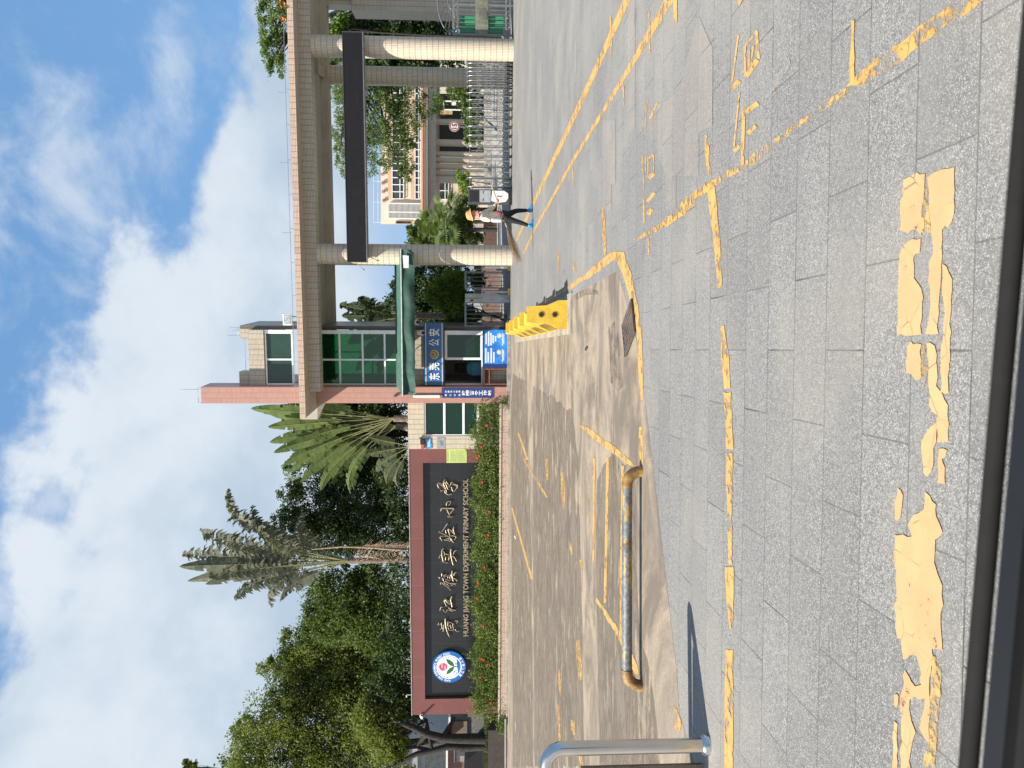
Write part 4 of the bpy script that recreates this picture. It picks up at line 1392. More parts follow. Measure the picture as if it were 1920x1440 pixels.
g = MB(FAC)
zi = 0
for y0_, sc_, strokes in BRUSH:
    for st_ in strokes:
        zi += 1
        pts = smooth_path([(st_[k], st_[k + 1]) for k in range(0, len(st_) - 1, 2)])
        m_ = len(pts) - 1
        path, rad = [], []
        for k, (a, b) in enumerate(pts):
            s_, z_ = fs(815 + a / sc_, y0_ + b / sc_, TG + .1)
            path.append((s_, tL - .012 - .0015 * (zi % 5), z_))
            rad.append(st_[-1] / sc_ / 2 * .0222 * (.78 + .3 * math.sin(math.pi * min(1, k / m_ * 1.15 + .1))))
        g.tube(path, rad, 8)
g.build('lettering', M_BRZ, sw)
g = MB(FAC)
text_box(g, 'HUANG JIANG TOWN EXPERIMENT PRIMARY SCHOOL', S(1194, TG + .1), S(898, TG + .1), Z(881, 1040, TG + .1), Z(868.5, 1040, TG + .1), tL + .03, .05, .024)
g.build('lettering', M_BRZ, sw)

# round school badge
ec = (S(1252, TG), Z(842, 1252, TG))
er = (S(1223, TG) - S(1281.5, TG)) / 2
tE = TG + .02
em = thing('school_badge', 'round blue and white school badge with red disc and green leaves', 'badge', (ec[0], tE + .1, ec[1] - er), FAC)
M_EB = plain('badge blue', (0.012, 0.13, 0.42), .35, var=.05)
M_EW = plain('badge white', (0.78, 0.80, 0.82), .35, var=.03)
M_EG = plain('badge green', (0.025, 0.12, 0.045), .4, var=.05)
M_ER = plain('badge red', (0.60, 0.075, 0.14), .4, var=.05)
g = MB(FAC); g.disc(ec, er, 't', tE, tE + DEP - .025, 64); g.build('disc', M_EB, em)
ring = MB(FAC)
ring.disc(ec, er * .76, 't', tE - .005, tE + .001, 64)
ring.build('white_disc', M_EW, em)
g = MB(FAC)
for r_ in (.70, .655):
    n = 64
    vs = [(ec[0] + r_ * er * k * math.cos(2 * math.pi * i / n), tE - .007, ec[1] + r_ * er * k * math.sin(2 * math.pi * i / n)) for k in (1, .98) for i in range(n)]
    g.add(vs, [(i, (i + 1) % n, n + (i + 1) % n, n + i) for i in range(n)])
g.build('thin_ring', M_EB, em)
e_ = lambda x, y: (ec[0] + x * er, ec[1] + y * er)
g = MB(FAC); g.disc(e_(0.02, .36), er * .25, 't', tE - .010, tE + .0, 32); g.build('sun_disc', M_ER, em)
g = MB(FAC)
g.prism([e_(.02 + .21, .435), e_(.02 + .21, .405), e_(-.03, .405), e_(-.03, .435)], tE - .013, tE - .009)
g.prism([e_(-.19, .255), e_(-.19, .225), e_(.07, .225), e_(.07, .255)], tE - .013, tE - .009)
g.build('letter_mark', M_EW, em)
lf = lambda sgn: [e_(.03 + sgn * u, v) for u, v in ((.0, -.30), (.10, -.30), (.28, -.22), (.42, -.05), (.49, .14), (.50, .17), (.38, .15), (.22, .08), (.08, -.06), (.02, -.22))]
for sgn in (1, -1):
    g = MB(FAC); g.prism(lf(sgn), tE - .010, tE); g.build('leaf', M_EG, em)
g = MB(FAC); g.prism([e_(.0, -.28), e_(.045, -.28), e_(.045, -.50), e_(.0, -.50)], tE - .011, tE)
g.prism([e_(-.2, -.36), e_(-.38, -.22), e_(-.34, -.33), e_(-.22, -.40)], tE - .010, tE)
g.prism([e_(.1, -.40), e_(.16, -.37), e_(.2, -.41), e_(.26, -.37), e_(.28, -.40), e_(.2, -.45), e_(.14, -.42)], tE - .010, tE)
g.build('stalk', M_EG, em)
g = MB(FAC)
g.prism([e_(-.46, -.50)] + [e_(-.46 + .92 * k / 10, -.50 - .03 * math.sin(k * .62)) for k in range(1, 11)] + [e_(.30, -.62), e_(.12, -.66), e_(-.12, -.655), e_(-.32, -.60)], tE - .009, tE)
g.prism([e_(-.48, -.42), e_(-.2, -.46), e_(.1, -.48), e_(.45, -.45), e_(.45, -.47), e_(.1, -.50), e_(-.2, -.48), e_(-.48, -.45)], tE - .009, tE)
g.build('wave', M_EB, em)
g = MB(FAC)


def arc_text(mb, txt, a0, a1, r, h, w, flip=False):
    for i, ch in enumerate(txt):
        if ch == ' ':
            continue
        a = a0 + (a1 - a0) * i / (len(txt) - 1)
        vs, fc = text_geo(ch, 1.0, .01, .03)
        xs, ys = [v[0] for v in vs], [v[1] for v in vs]
        mx, my = (min(xs) + max(xs)) / 2, (min(ys) + max(ys)) / 2
        sc = h / max(.3, (max(ys) - min(ys)))
        sx2 = min(sc, w / max(.05, (max(xs) - min(xs))))
        c = (ec[0] + r * math.cos(a), ec[1] + r * math.sin(a))
        th = a - math.pi / 2 + (math.pi if flip else 0)
        out = []
        for x, y, d in vs:
            x, y = (x - mx) * sx2, (y - my) * sc
            out.append((c[0] + x * math.cos(th) - y * math.sin(th), tE - (.006 if d > 0 else .0), c[1] + x * math.sin(th) + y * math.cos(th)))
        mb.add(out, fc)


arc_text(g, 'HUANG JIANG EXPERIMENTAL PRIMARY SCHOOL', R(183), R(-3), er * .87, er * .13, er * .066)
arc_text(g, '黄江实验小学', R(232), R(308), er * .875, er * .15, er * .15, True)
g.build('lettering', M_EW, em)

# small signs at the right end of the wall
tY = TG - .012
s0, s1, z0, z1 = S(868, tY), S(842.5, tY), Z(875, 855, tY), Z(837.5, 855, tY)
yn = thing('yellow_notice', 'pale yellow green notice with small text on the red granite frame', 'notice', (s0, tY, z0), FAC)
g = MB(FAC); g.box(s0, s1, tY, tY + .012, z0, z1); g.build('panel', plain('lime yellow print', (0.56, 0.66, 0.20), .5, var=.05), yn)
g = MB(FAC)
rr = random.Random(3)
zz = z1 - .05
while zz > z0 + .06:
    a = s0 + .06
    while a < s1 - .07:
        l = rr.uniform(.02, .09)
        if not (z1 - .09 > zz > z1 - .12):
            g.box(a, min(a + l, s1 - .05), tY - .002, tY + .0005, zz - .008, zz + .008)
        a += l + .015
    zz -= .034
for a, b, c, d in ((s0 + .03, s1 - .03, z0 + .03, z0 + .038), (s0 + .03, s1 - .03, z1 - .038, z1 - .03), (s0 + .03, s0 + .038, z0 + .03, z1 - .03), (s1 - .038, s1 - .03, z0 + .03, z1 - .03)):
    g.box(a, b, tY - .002, tY + .0005, c, d)
g.build('text_lines', plain('olive ink', (0.17, 0.22, 0.13), .6), yn)
tY = TA - .012
s0, s1, z0, z1 = S(841, tY), S(820, tY), Z(834.5, 830, tY), Z(819.5, 830, tY)
pl = thing('grey_plaque', 'small grey metal plaque with a round mark on the cream annex tiles', 'plaque', (s0, tY, z0), FAC)
g = MB(FAC); g.box(s0, s1, tY, tY + .0115, z0, z1); g.build('panel', plain('grey plaque', (0.36, 0.37, 0.38), .4, .3), pl)
g = MB(FAC); cx, cz = (s0 + s1) / 2, z1 - .07
g.disc((cx, cz), .035, 't', tY - .003, tY + .0005, 20)
for i, (dx, dz) in enumerate(((-.09, -.09), (-.03, -.09), (.03, -.09), (.09, -.09), (-.06, -.16), (0, -.16), (.06, -.16))):
    g.box(cx + dx - .018, cx + dx + .018, tY - .003, tY + .0005, cz + dz - .018, cz + dz + .018)
g.build('lettering', plain('navy ink', (0.02, 0.035, 0.14), .5), pl)
g = MB(FAC); g.disc((cx, cz), .022, 't', tY - .0045, tY - .0025, 20); g.build('round_mark', M_EW, pl)
s0, s1, z0, z1 = S(841.5, tY), S(821.5, tY), Z(808, 830, tY), Z(797, 830, tY)
bs = thing('small_blue_sign', 'small bright blue sign hung crooked on the annex tiles above the grey plaque', 'sign', (s0, tY, z0), FAC)
g = MB(FAC); g.prism([(s0 + .02, z0 - .03), (s1, z0), (s1, z1), (s0, z1 - .02)], tY - .02, tY + .01); g.build('panel', plain('cyan blue print', (0.03, 0.30, 0.62), .4, var=.2, scale=9), bs)
g = MB(FAC)
for dz in (.05, .1, .14):
    g.prism([(s0 + .08, z0 + dz - .012), (s1 - .06, z0 + dz), (s1 - .06, z0 + dz + .02), (s0 + .08, z0 + dz + .008)], tY - .024, tY - .019)
g.build('text_lines', M_EW, bs)
s0, s1, z0, z1 = S(841.5, tY), S(823, tY), Z(796.5, 830, tY), Z(786, 830, tY)
bx = thing('alarm_box', 'small dark box with an orange end on the annex corner above the blue sign', 'alarm box', (s0, tY, z0), FAC)
g = MB(FAC); g.box(s0, s0 + .2, tY - .1, tY + .0115, z0 + .03, z1 - .07); g.build('beacon', plain('orange plastic', (0.50, 0.10, 0.03), .35), bx, .01)
g = MB(FAC); g.box(s0 + .201, s1, tY - .12, tY + .0115, z0, z1 - .05); g.build('casing', M_BLACK, bx, .01)
g = MB(FAC); g.ball((s1 + .02, tY - .06, z1 - .05), .06, 8); g.tube([(s1 - .08, tY - .04, z1 - .07), (s1 + .02, tY - .05, z1 - .04)], .02, 6); g.build('horn', plain('brown resin', (.2, .15, .11), .5), bx)
# camera and lamp on the left end of the wall
s, z = w0 + .0, Z(790, 1338, TG)
cm = thing('security_camera', 'small white bullet camera on the left end of the red granite wall', 'camera', (w0 - .05, TG, z), FAC)
g = MB(FAC); g.tube([(w0 - .06, TG + .05, zg - .3), (w0 - .06, TG + .05, z + .03)], .035, 8); g.build('post', M_WHITE, cm)
g = MB(FAC); g.tube([(w0 - .08, TG - .02, z + .02), (w0 + .12, TG - .25, z - .03)], .045, 10); g.box(w0 - .16, w0 + .06, TG - .06, TG + .1, z - .06, z + .03); g.build('housing', M_WHITE, cm, 0)
g = MB(FAC); g.tube([(w0 + .12, TG - .25, z - .03), (w0 + .135, TG - .267, z - .034)], .036, 10); g.build('lens', M_BLACK, cm)
s = S(1307, TG)
cm = thing('wall_top_lamp', 'thin white hook lamp standing on the coping of the red granite wall', 'lamp', (s, TG + .2, zg + .03), FAC)
g = MB(FAC); g.tube([(s, TG + .2, zg + .02), (s, TG + .2, zg + .24), (s - .05, TG + .2, zg + .27), (s - .08, TG + .2, zg + .26)], .012, 6); g.build('stem', M_WHITE, cm)
g = MB(FAC); g.ball((s - .08, TG + .2, zg + .24), .03, 6); g.build('head', M_WHITE, cm)

# planter in front of the sign wall
TK = 29.25
k0, k1 = S(1352, TK, 940), s_pier0 - .01
zk1, zk0 = Z(936, 900, TK), 0.0
M_BRK = tile('planter bricks', (0.46, 0.34, 0.26), (0.22, 0.17, 0.14), .24, .07, stain=.2, off=.5)
ptr = thing('brick_planter', 'long low pinkish brick planter under the flowering hedge', 'planter', (k0, TK, 0), FAC)
g = MB(FAC)
g.box(k0, k1, TK, TK + .12, 0, zk1 - .07); g.box(k0, k0 + .12, TK + .12, TG - .003, 0, zk1 - .07)
g.build('wall', M_BRK, ptr)
g = MB(FAC); g.box(k0 - .02, k1, TK - .03, TK + .14, zk1 - .07, zk1); g.build('coping', tile('coping bricks', (0.50, 0.42, 0.33), (.2, .17, .14), .2, .1, stain=.2), ptr)
g = MB(FAC); g.box(k0 + .12, k1, TK + .141, TG - .003, .05, zk1 - .1); g.build('soil', plain('planter soil', (.06, .045, .03), .95, var=.3), ptr)
g = MB(FAC)
g.box(k0 - 6.0, s_pier0 + .3, 28.95, TK - .004, 0.0, 0.07)
g.build('kerb', plain('kerb concrete', (0.33, 0.29, 0.25), .85, var=.2, scale=2, bump=.2), kind='structure')

# ================================================================== RETRACTABLE GATE
TQ = 28.75
zq = Z(875, 230, TQ)
gate = thing('retractable_gate', 'stainless steel folding lattice gate with a grey drive cabinet across the entrance', 'folding gate', (S(357, TQ), TQ, 0), FAC)
ups = [114.4, 121, 129, 136, 144, 153, 163, 175.5, 189, 204, 220.5, 238, 255, 275, 293, 313, 334, 351]
us = [S(y, TQ, 910) for y in ups]
us = [us[0] + .24, us[0] + .12] + us
M_RUB = plain('black rubber wheel', (0.015, 0.015, 0.015), .7)
for i, s in enumerate(us):
    g = MB(FAC)
    for dt in (-.17, .17):
        g.tube([(s, TQ + dt, .12), (s, TQ + dt, zq - .22), (s, TQ + dt * .7, zq - .08), (s, TQ + dt * .2, zq - .03)], .019, 6)
    g.tube([(s, TQ - .17, .13), (s, TQ + .17, .13)], .017, 6)
    g.tube([(s, TQ - .17, zq - .3), (s, TQ + .17, zq - .3)], .014, 6)
    fr = g.build('upright', M_STEEL, gate)
    g = MB(FAC)
    g.box(s - .055, s + .035, TQ - .05, TQ + .05, zq - .06, zq + .01)
    g.build('end_cap', M_GREYP, fr, .012)
    for dt in (-.17, .17):
        g = MB(FAC)
        g.box(s - .025, s + .025, TQ + dt - .02, TQ + dt + .02, .05, .3)
        g.build('foot_bracket', M_DGREY, fr)
        g = MB(FAC)
        g.tube([(s - .015, TQ + dt, .058), (s + .015, TQ + dt, .058)], .055, 12)
        g.build('wheel', M_RUB, fr)
for i in range(len(us) - 1):
    A, B = us[i], us[i + 1]
    if abs(A - B) < .05:
        continue
    mdl = (A + B) / 2
    for dt in (-.19, .19):
        g = MB(FAC)
        g.bar((A, TQ + dt, .20), (B, TQ + dt + .01, .62), .026, .012)
        g.bar((B, TQ + dt, .20), (A, TQ + dt + .012, .62), .026, .012)
        g.bar((A, TQ + dt, .62), (B, TQ + dt + .01, 1.08), .026, .012)
        g.bar((B, TQ + dt, .62), (A, TQ + dt + .012, 1.08), .026, .012)
        g.bar((A, TQ + dt, 1.08), (mdl, TQ + dt + .01, 1.32), .022, .012)
        g.bar((B, TQ + dt, 1.08), (mdl, TQ + dt + .012, 1.32), .022, .012)
        g.build('scissor_bar', M_STEEL, gate)
    g = MB(FAC)
    g.tube([(mdl, TQ - .19, .22), (mdl, TQ - .19, .9)], .013, 6)
    g.tube([(mdl, TQ - .19, .9), (mdl, TQ - .19, zq - .16)], .013, 6)
    g.build('slide_bar', M_STEEL, gate)
    if i > 8:
        g = MB(FAC)
        g.tube([(mdl - .1, TQ - .2, .34), (mdl, TQ - .2, .4), (mdl + .1, TQ - .2, .34)], .012, 5)
        g.tube([(mdl, TQ - .19, .12), (mdl, TQ - .19, .3)], .02, 6)
        g.build('link', M_STEEL, gate)
g = MB(FAC)
g.tube([(us[0], TQ - .06, zq - .11), (us[-1], TQ - .06, zq - .11)], .014, 6)
g.build('top_rail', M_STEEL, gate)
c0, c1 = S(383, TQ, 910), S(356, TQ, 910)
cz = Z(878, 370, TQ)
g = MB(FAC); g.box(c0, c1, TQ - .24, TQ + .24, .1, cz); cab = g.build('cabinet', plain('dark grey cabinet', (.085, .09, .095), .4, .3), gate, .015)
g = MB(FAC); g.box(c0 + .06, c1 - .05, TQ - .247, TQ - .238, cz - .38, cz - .04); g.build('display', plain('smoked glass', (.02, .018, .016), .12), cab)
g = MB(FAC); g.box(c0 + .05, c1 - .04, TQ - .25, TQ - .238, .78, cz - .41); g.build('door_panel', plain('pale grey panel', (.34, .355, .37), .4), cab)
g = MB(FAC)
for sgn in (0, 1):
    x = c0 + .09 + sgn * .26
    g.box(x, x + .1, TQ - .256, TQ - .249, cz - .56, cz - .52)
g.build('warning_mark', plain('red print', (.35, .03, .03), .5), cab)
g = MB(FAC)
g.prism([(c0 + .03, .52), (c0 + .08, .22), (c0 + .2, .14), (c1 - .14, .14), (c1 - .04, .3), (c1 - .04, .72), (c0 + .1, .76)], TQ - .30, TQ - .238)
g.build('bumper', M_WHITE, cab, .02)
g = MB(FAC); g.box(c0 + .24, c0 + .28, TQ - .306, TQ - .299, .36, .56); g.build('red_mark', plain('red print', (.35, .03, .03), .5), cab)
g = MB(FAC); g.box(c0 - .02, c1 + .02, TQ - .27, TQ + .27, .02, .1); g.build('base', M_BLACK, cab)

# ------------------------------------------------------------------ gate at the right edge of the picture
tR_ = 28.5
gz = lambda x: Z(x, 35, tR_)
r0, r1 = S(67, tR_, 900), S(-26, tR_, 900)
rg = thing('iron_gate', 'grey iron gate with arched sunburst top and green mesh behind its bars', 'gate', (r0, tR_, 0), FAC)
g = MB(FAC)
for x0, x1 in ((848, 852), (857, 859.5), (947, 950), (955, 958)):
    g.box(r0, r1, tR_ - .02, tR_ + .02, gz(x1), gz(x0))
for s in (r0, S(11.5, tR_, 900), r1 - .05):
    g.box(s, s + .06, tR_ - .03, tR_ + .03, .04, gz(848))
fr = g.build('frame', M_GREYP, rg)
g = MB(FAC)
s = r0 + .14
while s < r1 - .1:
    g.tube([(s, tR_, gz(947)), (s, tR_, gz(859))], .011, 6)
    s += .142
g.build('bars', M_GREYP, rg)
g = MB(FAC); g.box(r0 + .06, r1 - .05, tR_ - .035, tR_ - .021, gz(915.5), gz(891)); g.build('plate', plain('olive grey plate', (.17, .17, .125), .5, .2, var=.35, scale=2), rg)
g = MB(FAC)
cxs, cz0 = S(-2, tR_, 900), gz(848)
rad = cxs - r0 - .05
hgt = gz(820) - gz(848)
arc = lambda k, f: (cxs + rad * f * math.cos(k), tR_, cz0 + hgt * f * math.sin(k) * 1.0)
ks = [R(a) for a in range(180, 19, -8)]
g.tube([arc(k, 1.0) for k in ks], .02, 6)
g.tube([arc(k, .32) for k in ks], .014, 6)
for a in (165, 150, 132, 112, 90, 66):
    g.tube([arc(R(a), .32), arc(R(a), 1.0)], .011, 6)
g.build('sunburst', M_GREYP, rg)
g = MB(FAC)
for y in (27, 49, 5):
    for zc in (gz(854), gz(952.5)):
        c = S(y, tR_, 900)
        for sg_ in (-1, 1):
            pts = [(c + sg_ * (.07 + .055 * math.cos(a)), tR_ - .022, zc + .05 * math.sin(a)) for a in [R(q_) for q_ in range(-150, 160, 24)]]
            g.tube(pts, .009, 5)
g.build('scrolls', M_STEEL, rg)
g = MB(FAC)
nn = 26
vs, fc = [], []
for i in range(nn + 1):
    for j, zz in enumerate((gz(944), gz(920), gz(890), gz(862))):
        vs.append((r0 + .09 + (S(28, tR_, 900) - r0 - .09) * i / nn, tR_ + .10 + .012 * math.sin(i * 1.9 + j), zz))
for i in range(nn):
    for j in range(3):
        a = i * 4 + j
        fc.append((a, a + 1, a + 5, a + 4))
g.add(vs, fc, True)
g.build('mesh_screen', plain('green mesh', (.025, .25, .11), .7, var=.2, scale=50), rg)

# ------------------------------------------------------------------ pedestrian gates between the column and the booth
tM = 29.6
mz = lambda x: Z(x, 550, tM)


def railing(ya, yb, ys, label, x_bot=953, extra=None):
    s0_, s1_ = S(ya, tM, 910), S(yb, tM, 910)
    rt = thing('railing_gate', label, 'gate', (s0_, tM, 0), FAC)
    w = MB(FAC)
    w.box(s0_, s1_, tM - .025, tM + .025, mz(874.5), mz(871)); w.box(s0_ + .05, s1_ - .05, tM - .02, tM + .02, mz(955), mz(952))
    w.box(s0_, s0_ + .05, tM - .03, tM + .03, .0, mz(874.5)); w.box(s1_ - .05, s1_, tM - .03, tM + .03, .0, mz(874.5))
    w.build('frame', M_GREYP, rt)
    for y in ys:
        w = MB(FAC)
        s_ = S(y, tM, 910)
        w.tube([(s_, tM, mz(952)), (s_, tM, mz(874.5))], .012, 6)
        w.build('bar', M_GREYP, rt)
    return rt


r1_ = railing(541, 509, (535, 527, 519.5, 512.5), 'grey barred pedestrian gate beside the round column, nearer the sweeper')
r2_ = railing(613, 566, (605, 597, 589, 581, 574), 'grey barred pedestrian gate beside the booth wall')
g = MB(FAC); g.box(S(618, tM), S(612.5, tM), tM - .05, tM + .1, .0, mz(871)); g.build('post', M_DGREY, r2_)
g = MB(FAC)
for zz in (mz(903), mz(922), mz(950)):
    g.box(S(604, tM), S(590, tM), tM + .3, tM + .32, zz - .02, zz + .02)
g.box(S(604, tM), S(603, tM), tM + .3, tM + .32, .05, mz(903)); g.box(S(591, tM), S(590, tM), tM + .3, tM + .32, .05, mz(903))
tag(g.build('low_barrier', M_BLACK), 'low black barrier frame behind the grey pedestrian gate by the booth', 'barrier')
# turnstile uprights with screens
for k, (y, lab) in enumerate(((501, 'white post with a face scanner screen against the round column'), (547, 'white post with a face scanner screen in the middle of the pedestrian gates'))):
    s_ = S(y, tM - .3, 930)
    rt = thing('scanner_post', lab, 'scanner post', (s_, tM - .3, 0), FAC)
    g = MB(FAC); g.tube([(s_, tM - .3, .02), (s_, tM - .3, Z(909, y, tM - .3))], [.055, .05], 14); g.build('post', M_WHITE if k == 0 else M_STEEL, rt)
    g = MB(FAC); g.box(s_ - .13, s_ + .13, tM - .42, tM - .18, .0, .11); g.build('base', plain('yellow base', (.55, .38, .10), .6, var=.2), rt, .01)
    za, zb = Z(905, y, tM - .3), Z(888, y, tM - .3)
    g = MB(FAC); g.box(s_ - .1, s_ + .11, tM - .36, tM - .27, za, zb); g.tube([(s_, tM - .3, Z(911, y, tM - .3)), (s_, tM - .3, za + .02)], .035, 10)
    hd = g.build('scanner', plain('pale grey casing', (.30, .32, .34), .4), rt, .015)
    g = MB(FAC); g.box(s_ - .075, s_ + .085, tM - .366, tM - .358, za + .05, zb - .03); g.build('screen', M_BLACK, hd)
    g = MB(FAC); g.box(s_ - .13, s_ + .13, tM - .2, tM + .05, .112, mz(930) - .1 * k); g.build('cabinet', M_GREYP, rt, .01)
for y0_, y1_, lab in ((558, 550, 'pale grey sheet panel post left of the middle face scanner'), (566.5, 558.8, 'pale grey sheet panel post with a small black box beside the booth side gate')):
    s0_, s1_ = S(y0_, tM), S(y1_, tM)
    rt = thing('panel_post', lab, 'post', (s0_, tM, 0), FAC)
    g = MB(FAC); g.box(s0_, s1_, tM - .04, tM + .04, 0, mz(872)); g.build('post', plain('pale steel sheet', (.33, .37, .40), .4, .4), rt, .008)
    g = MB(FAC); zc = mz(891); g.box(s0_ + .02, s1_ - .02, tM - .07, tM - .041, zc - .06, zc + .06); g.build('switch_box', plain('cream switch box', (.5, .4, .25), .5), rt)
    if y0_ > 560:
        g = MB(FAC); zc = mz(884.5); g.box(s0_ + .04, s1_ - .04, tM - .075, tM - .041, zc - .05, zc + .05); g.build('card_reader', M_BLACK, rt)

# ================================================================== YELLOW BARRIERS
M_YEL = plain('yellow plastic', (0.66, 0.43, 0.045), 0.45, var=0.12, scale=5, bump=.03)
M_STR = plain('faded black stripe', (0.075, 0.065, 0.055), .6, var=.4, scale=14)
rowA, rowB = PAV.inverted() @ gw(1068, 590), None
bx0 = rowA.x
P0 = PAV.inverted() @ gw(1068, 590)
BW, BT, BH, BL = .385, .19, .62, 1.66
XS = [(-BW / 2, .03), (-BW / 2, .16), (-BT / 2 - .02, .34), (-BT / 2, BH), (BT / 2, BH), (BT / 2 + .02, .34), (BW / 2, .16), (BW / 2, .03)]


def barrier_geo(y0, frame):
    b = MB(frame)
    prof = [(0.0, 1.0), (.34, 1.0), (.44, .80), (BL - .30, .80), (BL - .2, .84), (BL, .84)]
    vs, fc = [], []
    for yy, k in prof:
        for x, z in XS:
            vs.append((bx0 + x, y0 + yy, z if z < .3 else .16 + (z - .16) * k))
    n = len(XS)
    for i in range(len(prof) - 1):
        for j in range(n):
            a, c = i * n + j, i * n + (j + 1) % n
            fc.append((a, c, c + n, a + n))
    fc += [tuple(range(n)), tuple(range(len(prof) * n - 1, (len(prof) - 1) * n - 1, -1))]
    return b.add(vs, fc)


names = ['nearest', 'second nearest', 'middle', 'second farthest', 'farthest']
proto = None
for k in range(5):
    y0 = P0.y + k * 1.78
    lab = 'yellow plastic road barrier with black slanted stripes, ' + names[k] + ' of the five in the row'
    if proto is None:
        proto = thing('road_barrier', lab, 'barrier', (bx0, y0, 0), PAV, 'yellow road barriers in a row')
        barrier_geo(y0, PAV).build('body', M_YEL, proto, .022)
        for j, yy in enumerate((.18, .52, .86, 1.2, 1.5)):
            b = MB(PAV)
            xa, xb = bx0 - BW / 2 - .004, bx0 - BT / 2 - .012
            b.add([(xa, y0 + yy, .10), (xa, y0 + yy + .13, .10), (xa, y0 + yy + .09, .16), (xa, y0 + yy - .04, .16),
                   (xb - .012, y0 + yy + .02, .33), (xb - .012, y0 + yy - .11, .33)], [(0, 1, 2, 3), (3, 2, 4, 5)])
            b.build('stripe', M_STR, proto)
        for zc in (.22, .42):
            b = MB(PAV)
            b.tube([(bx0, y0 - .004, zc), (bx0, y0 + .02, zc)], [.052, .045], 16)
            hb = b.build('socket', plain('yellow socket rim', (.42, .27, .03), .5), proto)
            b = MB(PAV)
            b.tube([(bx0, y0 - .008, zc), (bx0, y0 - .003, zc)], [.036, .036], 16)
            b.build('socket_hole', M_BLACK, hb)
    else:
        c = copy_tree(proto)
        c.matrix_world = PAV @ Matrix.Translation((bx0, y0, 0))
        c['label'] = lab

# ================================================================== LOW PIPE WHEEL STOP
PA, PB = gw(1205, 884), gw(1205, 1285)
d = (PB - PA).normalized()
ph = .135
pp = thing('pipe_barrier', 'low rusty steel pipe barrier with yellow paint remnants bent down into the concrete', 'pipe barrier', tuple(PA))


def rust_mat():
    m, nt, b, out = new_mat('rusty galvanised pipe')
    oc = nd(nt, 'ShaderNodeTexCoord').outputs['Object']
    n = noise(nt, oc, 30, 6, .7)
    n1 = noise(nt, nd(nt, 'ShaderNodeMapping', {0: oc, 3: (1.6, 6, 6)}).outputs[0], 1.7, 5, .6, .2)
    c = mixc(nt, ramp(nt, n, .4, .62), (.10, .11, .115), (.20, .21, .215))
    c = mixc(nt, mth(nt, 'MULTIPLY', ramp(nt, n1, .54, .60), .9), c, (.42, .27, .06))
    c = mixc(nt, mth(nt, 'MULTIPLY', ramp(nt, noise(nt, oc, 9, 6, .7), .58, .68), .8), c, (.10, .055, .03))
    L(nt, c, b.inputs['Base Color'])
    b.inputs['Roughness'].default_value = .55
    b.inputs['Metallic'].default_value = .25
    return m


M_RUST = rust_mat()
M_ELB = plain('rusty yellow elbow', (.34, .20, .05), .6, .15, var=.35, scale=12, bump=.3, col2=(.12, .07, .035))
up = Vector((0, 0, 1))
rr_ = .115
g = MB(); g.tube([PA + d * rr_ + up * ph, PB - d * rr_ + up * ph], .043, 20); g.build('pipe', M_RUST, pp)
for P, sg_ in ((PA, 1), (PB, -1)):
    pts = [P + up * (ph - rr_) - up * .02]
    for k in range(9):
        a = R(90 * k / 8)
        pts.append(P + d * sg_ * rr_ * (1 - math.cos(a)) + up * (ph - rr_ + rr_ * math.sin(a)))
    pts.append(P + d * sg_ * (rr_ + .02) + up * ph)
    g = MB(); g.tube(pts, .048, 18); g.build('elbow', M_ELB, pp)

# ================================================================== STEEL BOLLARD FRAME
Bp = gw(1330, 1397)
bol = thing('hoop_bollard', 'polished stainless steel hoop bollard with a dark plate on the paving', 'bollard', tuple(Bp))
Htop = 1.0
W_ = .95
path = [Bp + up * .01]
rb = .1
path.append(Bp + up * (Htop - rb))
for k in range(1, 9):
    a = R(90 * k / 8)
    path.append(Bp + Vector((-rb * (1 - math.cos(a)), 0, Htop - rb + rb * math.sin(a))))
q1 = Bp + Vector((-W_, -.03, 0))
for k in range(0, 9):
    a = R(90 * k / 8)
    path.append(q1 + Vector((rb * (1 - math.sin(a)), 0, Htop - rb + rb * math.cos(a))))
path.append(q1 + up * .01)
M_POL = plain('polished stainless steel', (.62, .60, .57), .22, 1.0, var=.05, scale=2)
g = MB(); g.tube(path, .0435, 28); g.build('hoop', M_POL, bol)
for P in (Bp, q1):
    g = MB(); g.tube([P, P + up * .035, P + up * .05], [.062, .062, .047], 24); g.build('flange', M_POL, bol)
g = MB(); g.box(q1.x + .05, Bp.x - .112, Bp.y - .012, Bp.y + .012, .04, .79); g.build('plate', plain('dark bronze plate', (.075, .06, .05), .35, .3, var=.2), bol)

# ================================================================== CAR DOOR IN FRONT OF THE LENS
CD = Matrix.Translation((0, 0, 0)) @ Matrix.Rotation(R(-7.2), 4, 'Z')
e0 = Vector((-.307, .619, 1.05))
ly = (CD.inverted() @ e0).y
door = thing('car_door', 'dark car door sill with a black rubber window seal close to the viewer', 'car door', (0, ly, 0.25), CD)
M_RUBS = plain('black seal rubber', (.004, .0042, .0045), .55, var=.1)  # door colours are darkened for the shade of the missing car body
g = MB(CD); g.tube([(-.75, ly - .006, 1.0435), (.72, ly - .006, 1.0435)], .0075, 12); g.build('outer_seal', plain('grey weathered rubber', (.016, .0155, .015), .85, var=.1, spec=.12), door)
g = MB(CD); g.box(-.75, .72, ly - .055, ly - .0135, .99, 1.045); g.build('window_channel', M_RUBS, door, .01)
g = MB(CD); g.box(-.75, .72, ly - .24, ly - .056, .30, 1.03); g.build('inner_trim', plain('shade darkened slate trim', (.005, .0065, .0085), .6, var=.08, scale=40, bump=.1), door, .03)
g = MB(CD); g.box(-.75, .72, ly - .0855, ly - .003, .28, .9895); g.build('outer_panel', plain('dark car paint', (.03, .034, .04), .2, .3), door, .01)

# ================================================================== PERSON
PY = gw(1000, 405).y
pj = lambda x, y, dy=0.0: (at(x, y, PY).x, PY + dy, at(x, y, PY).z)


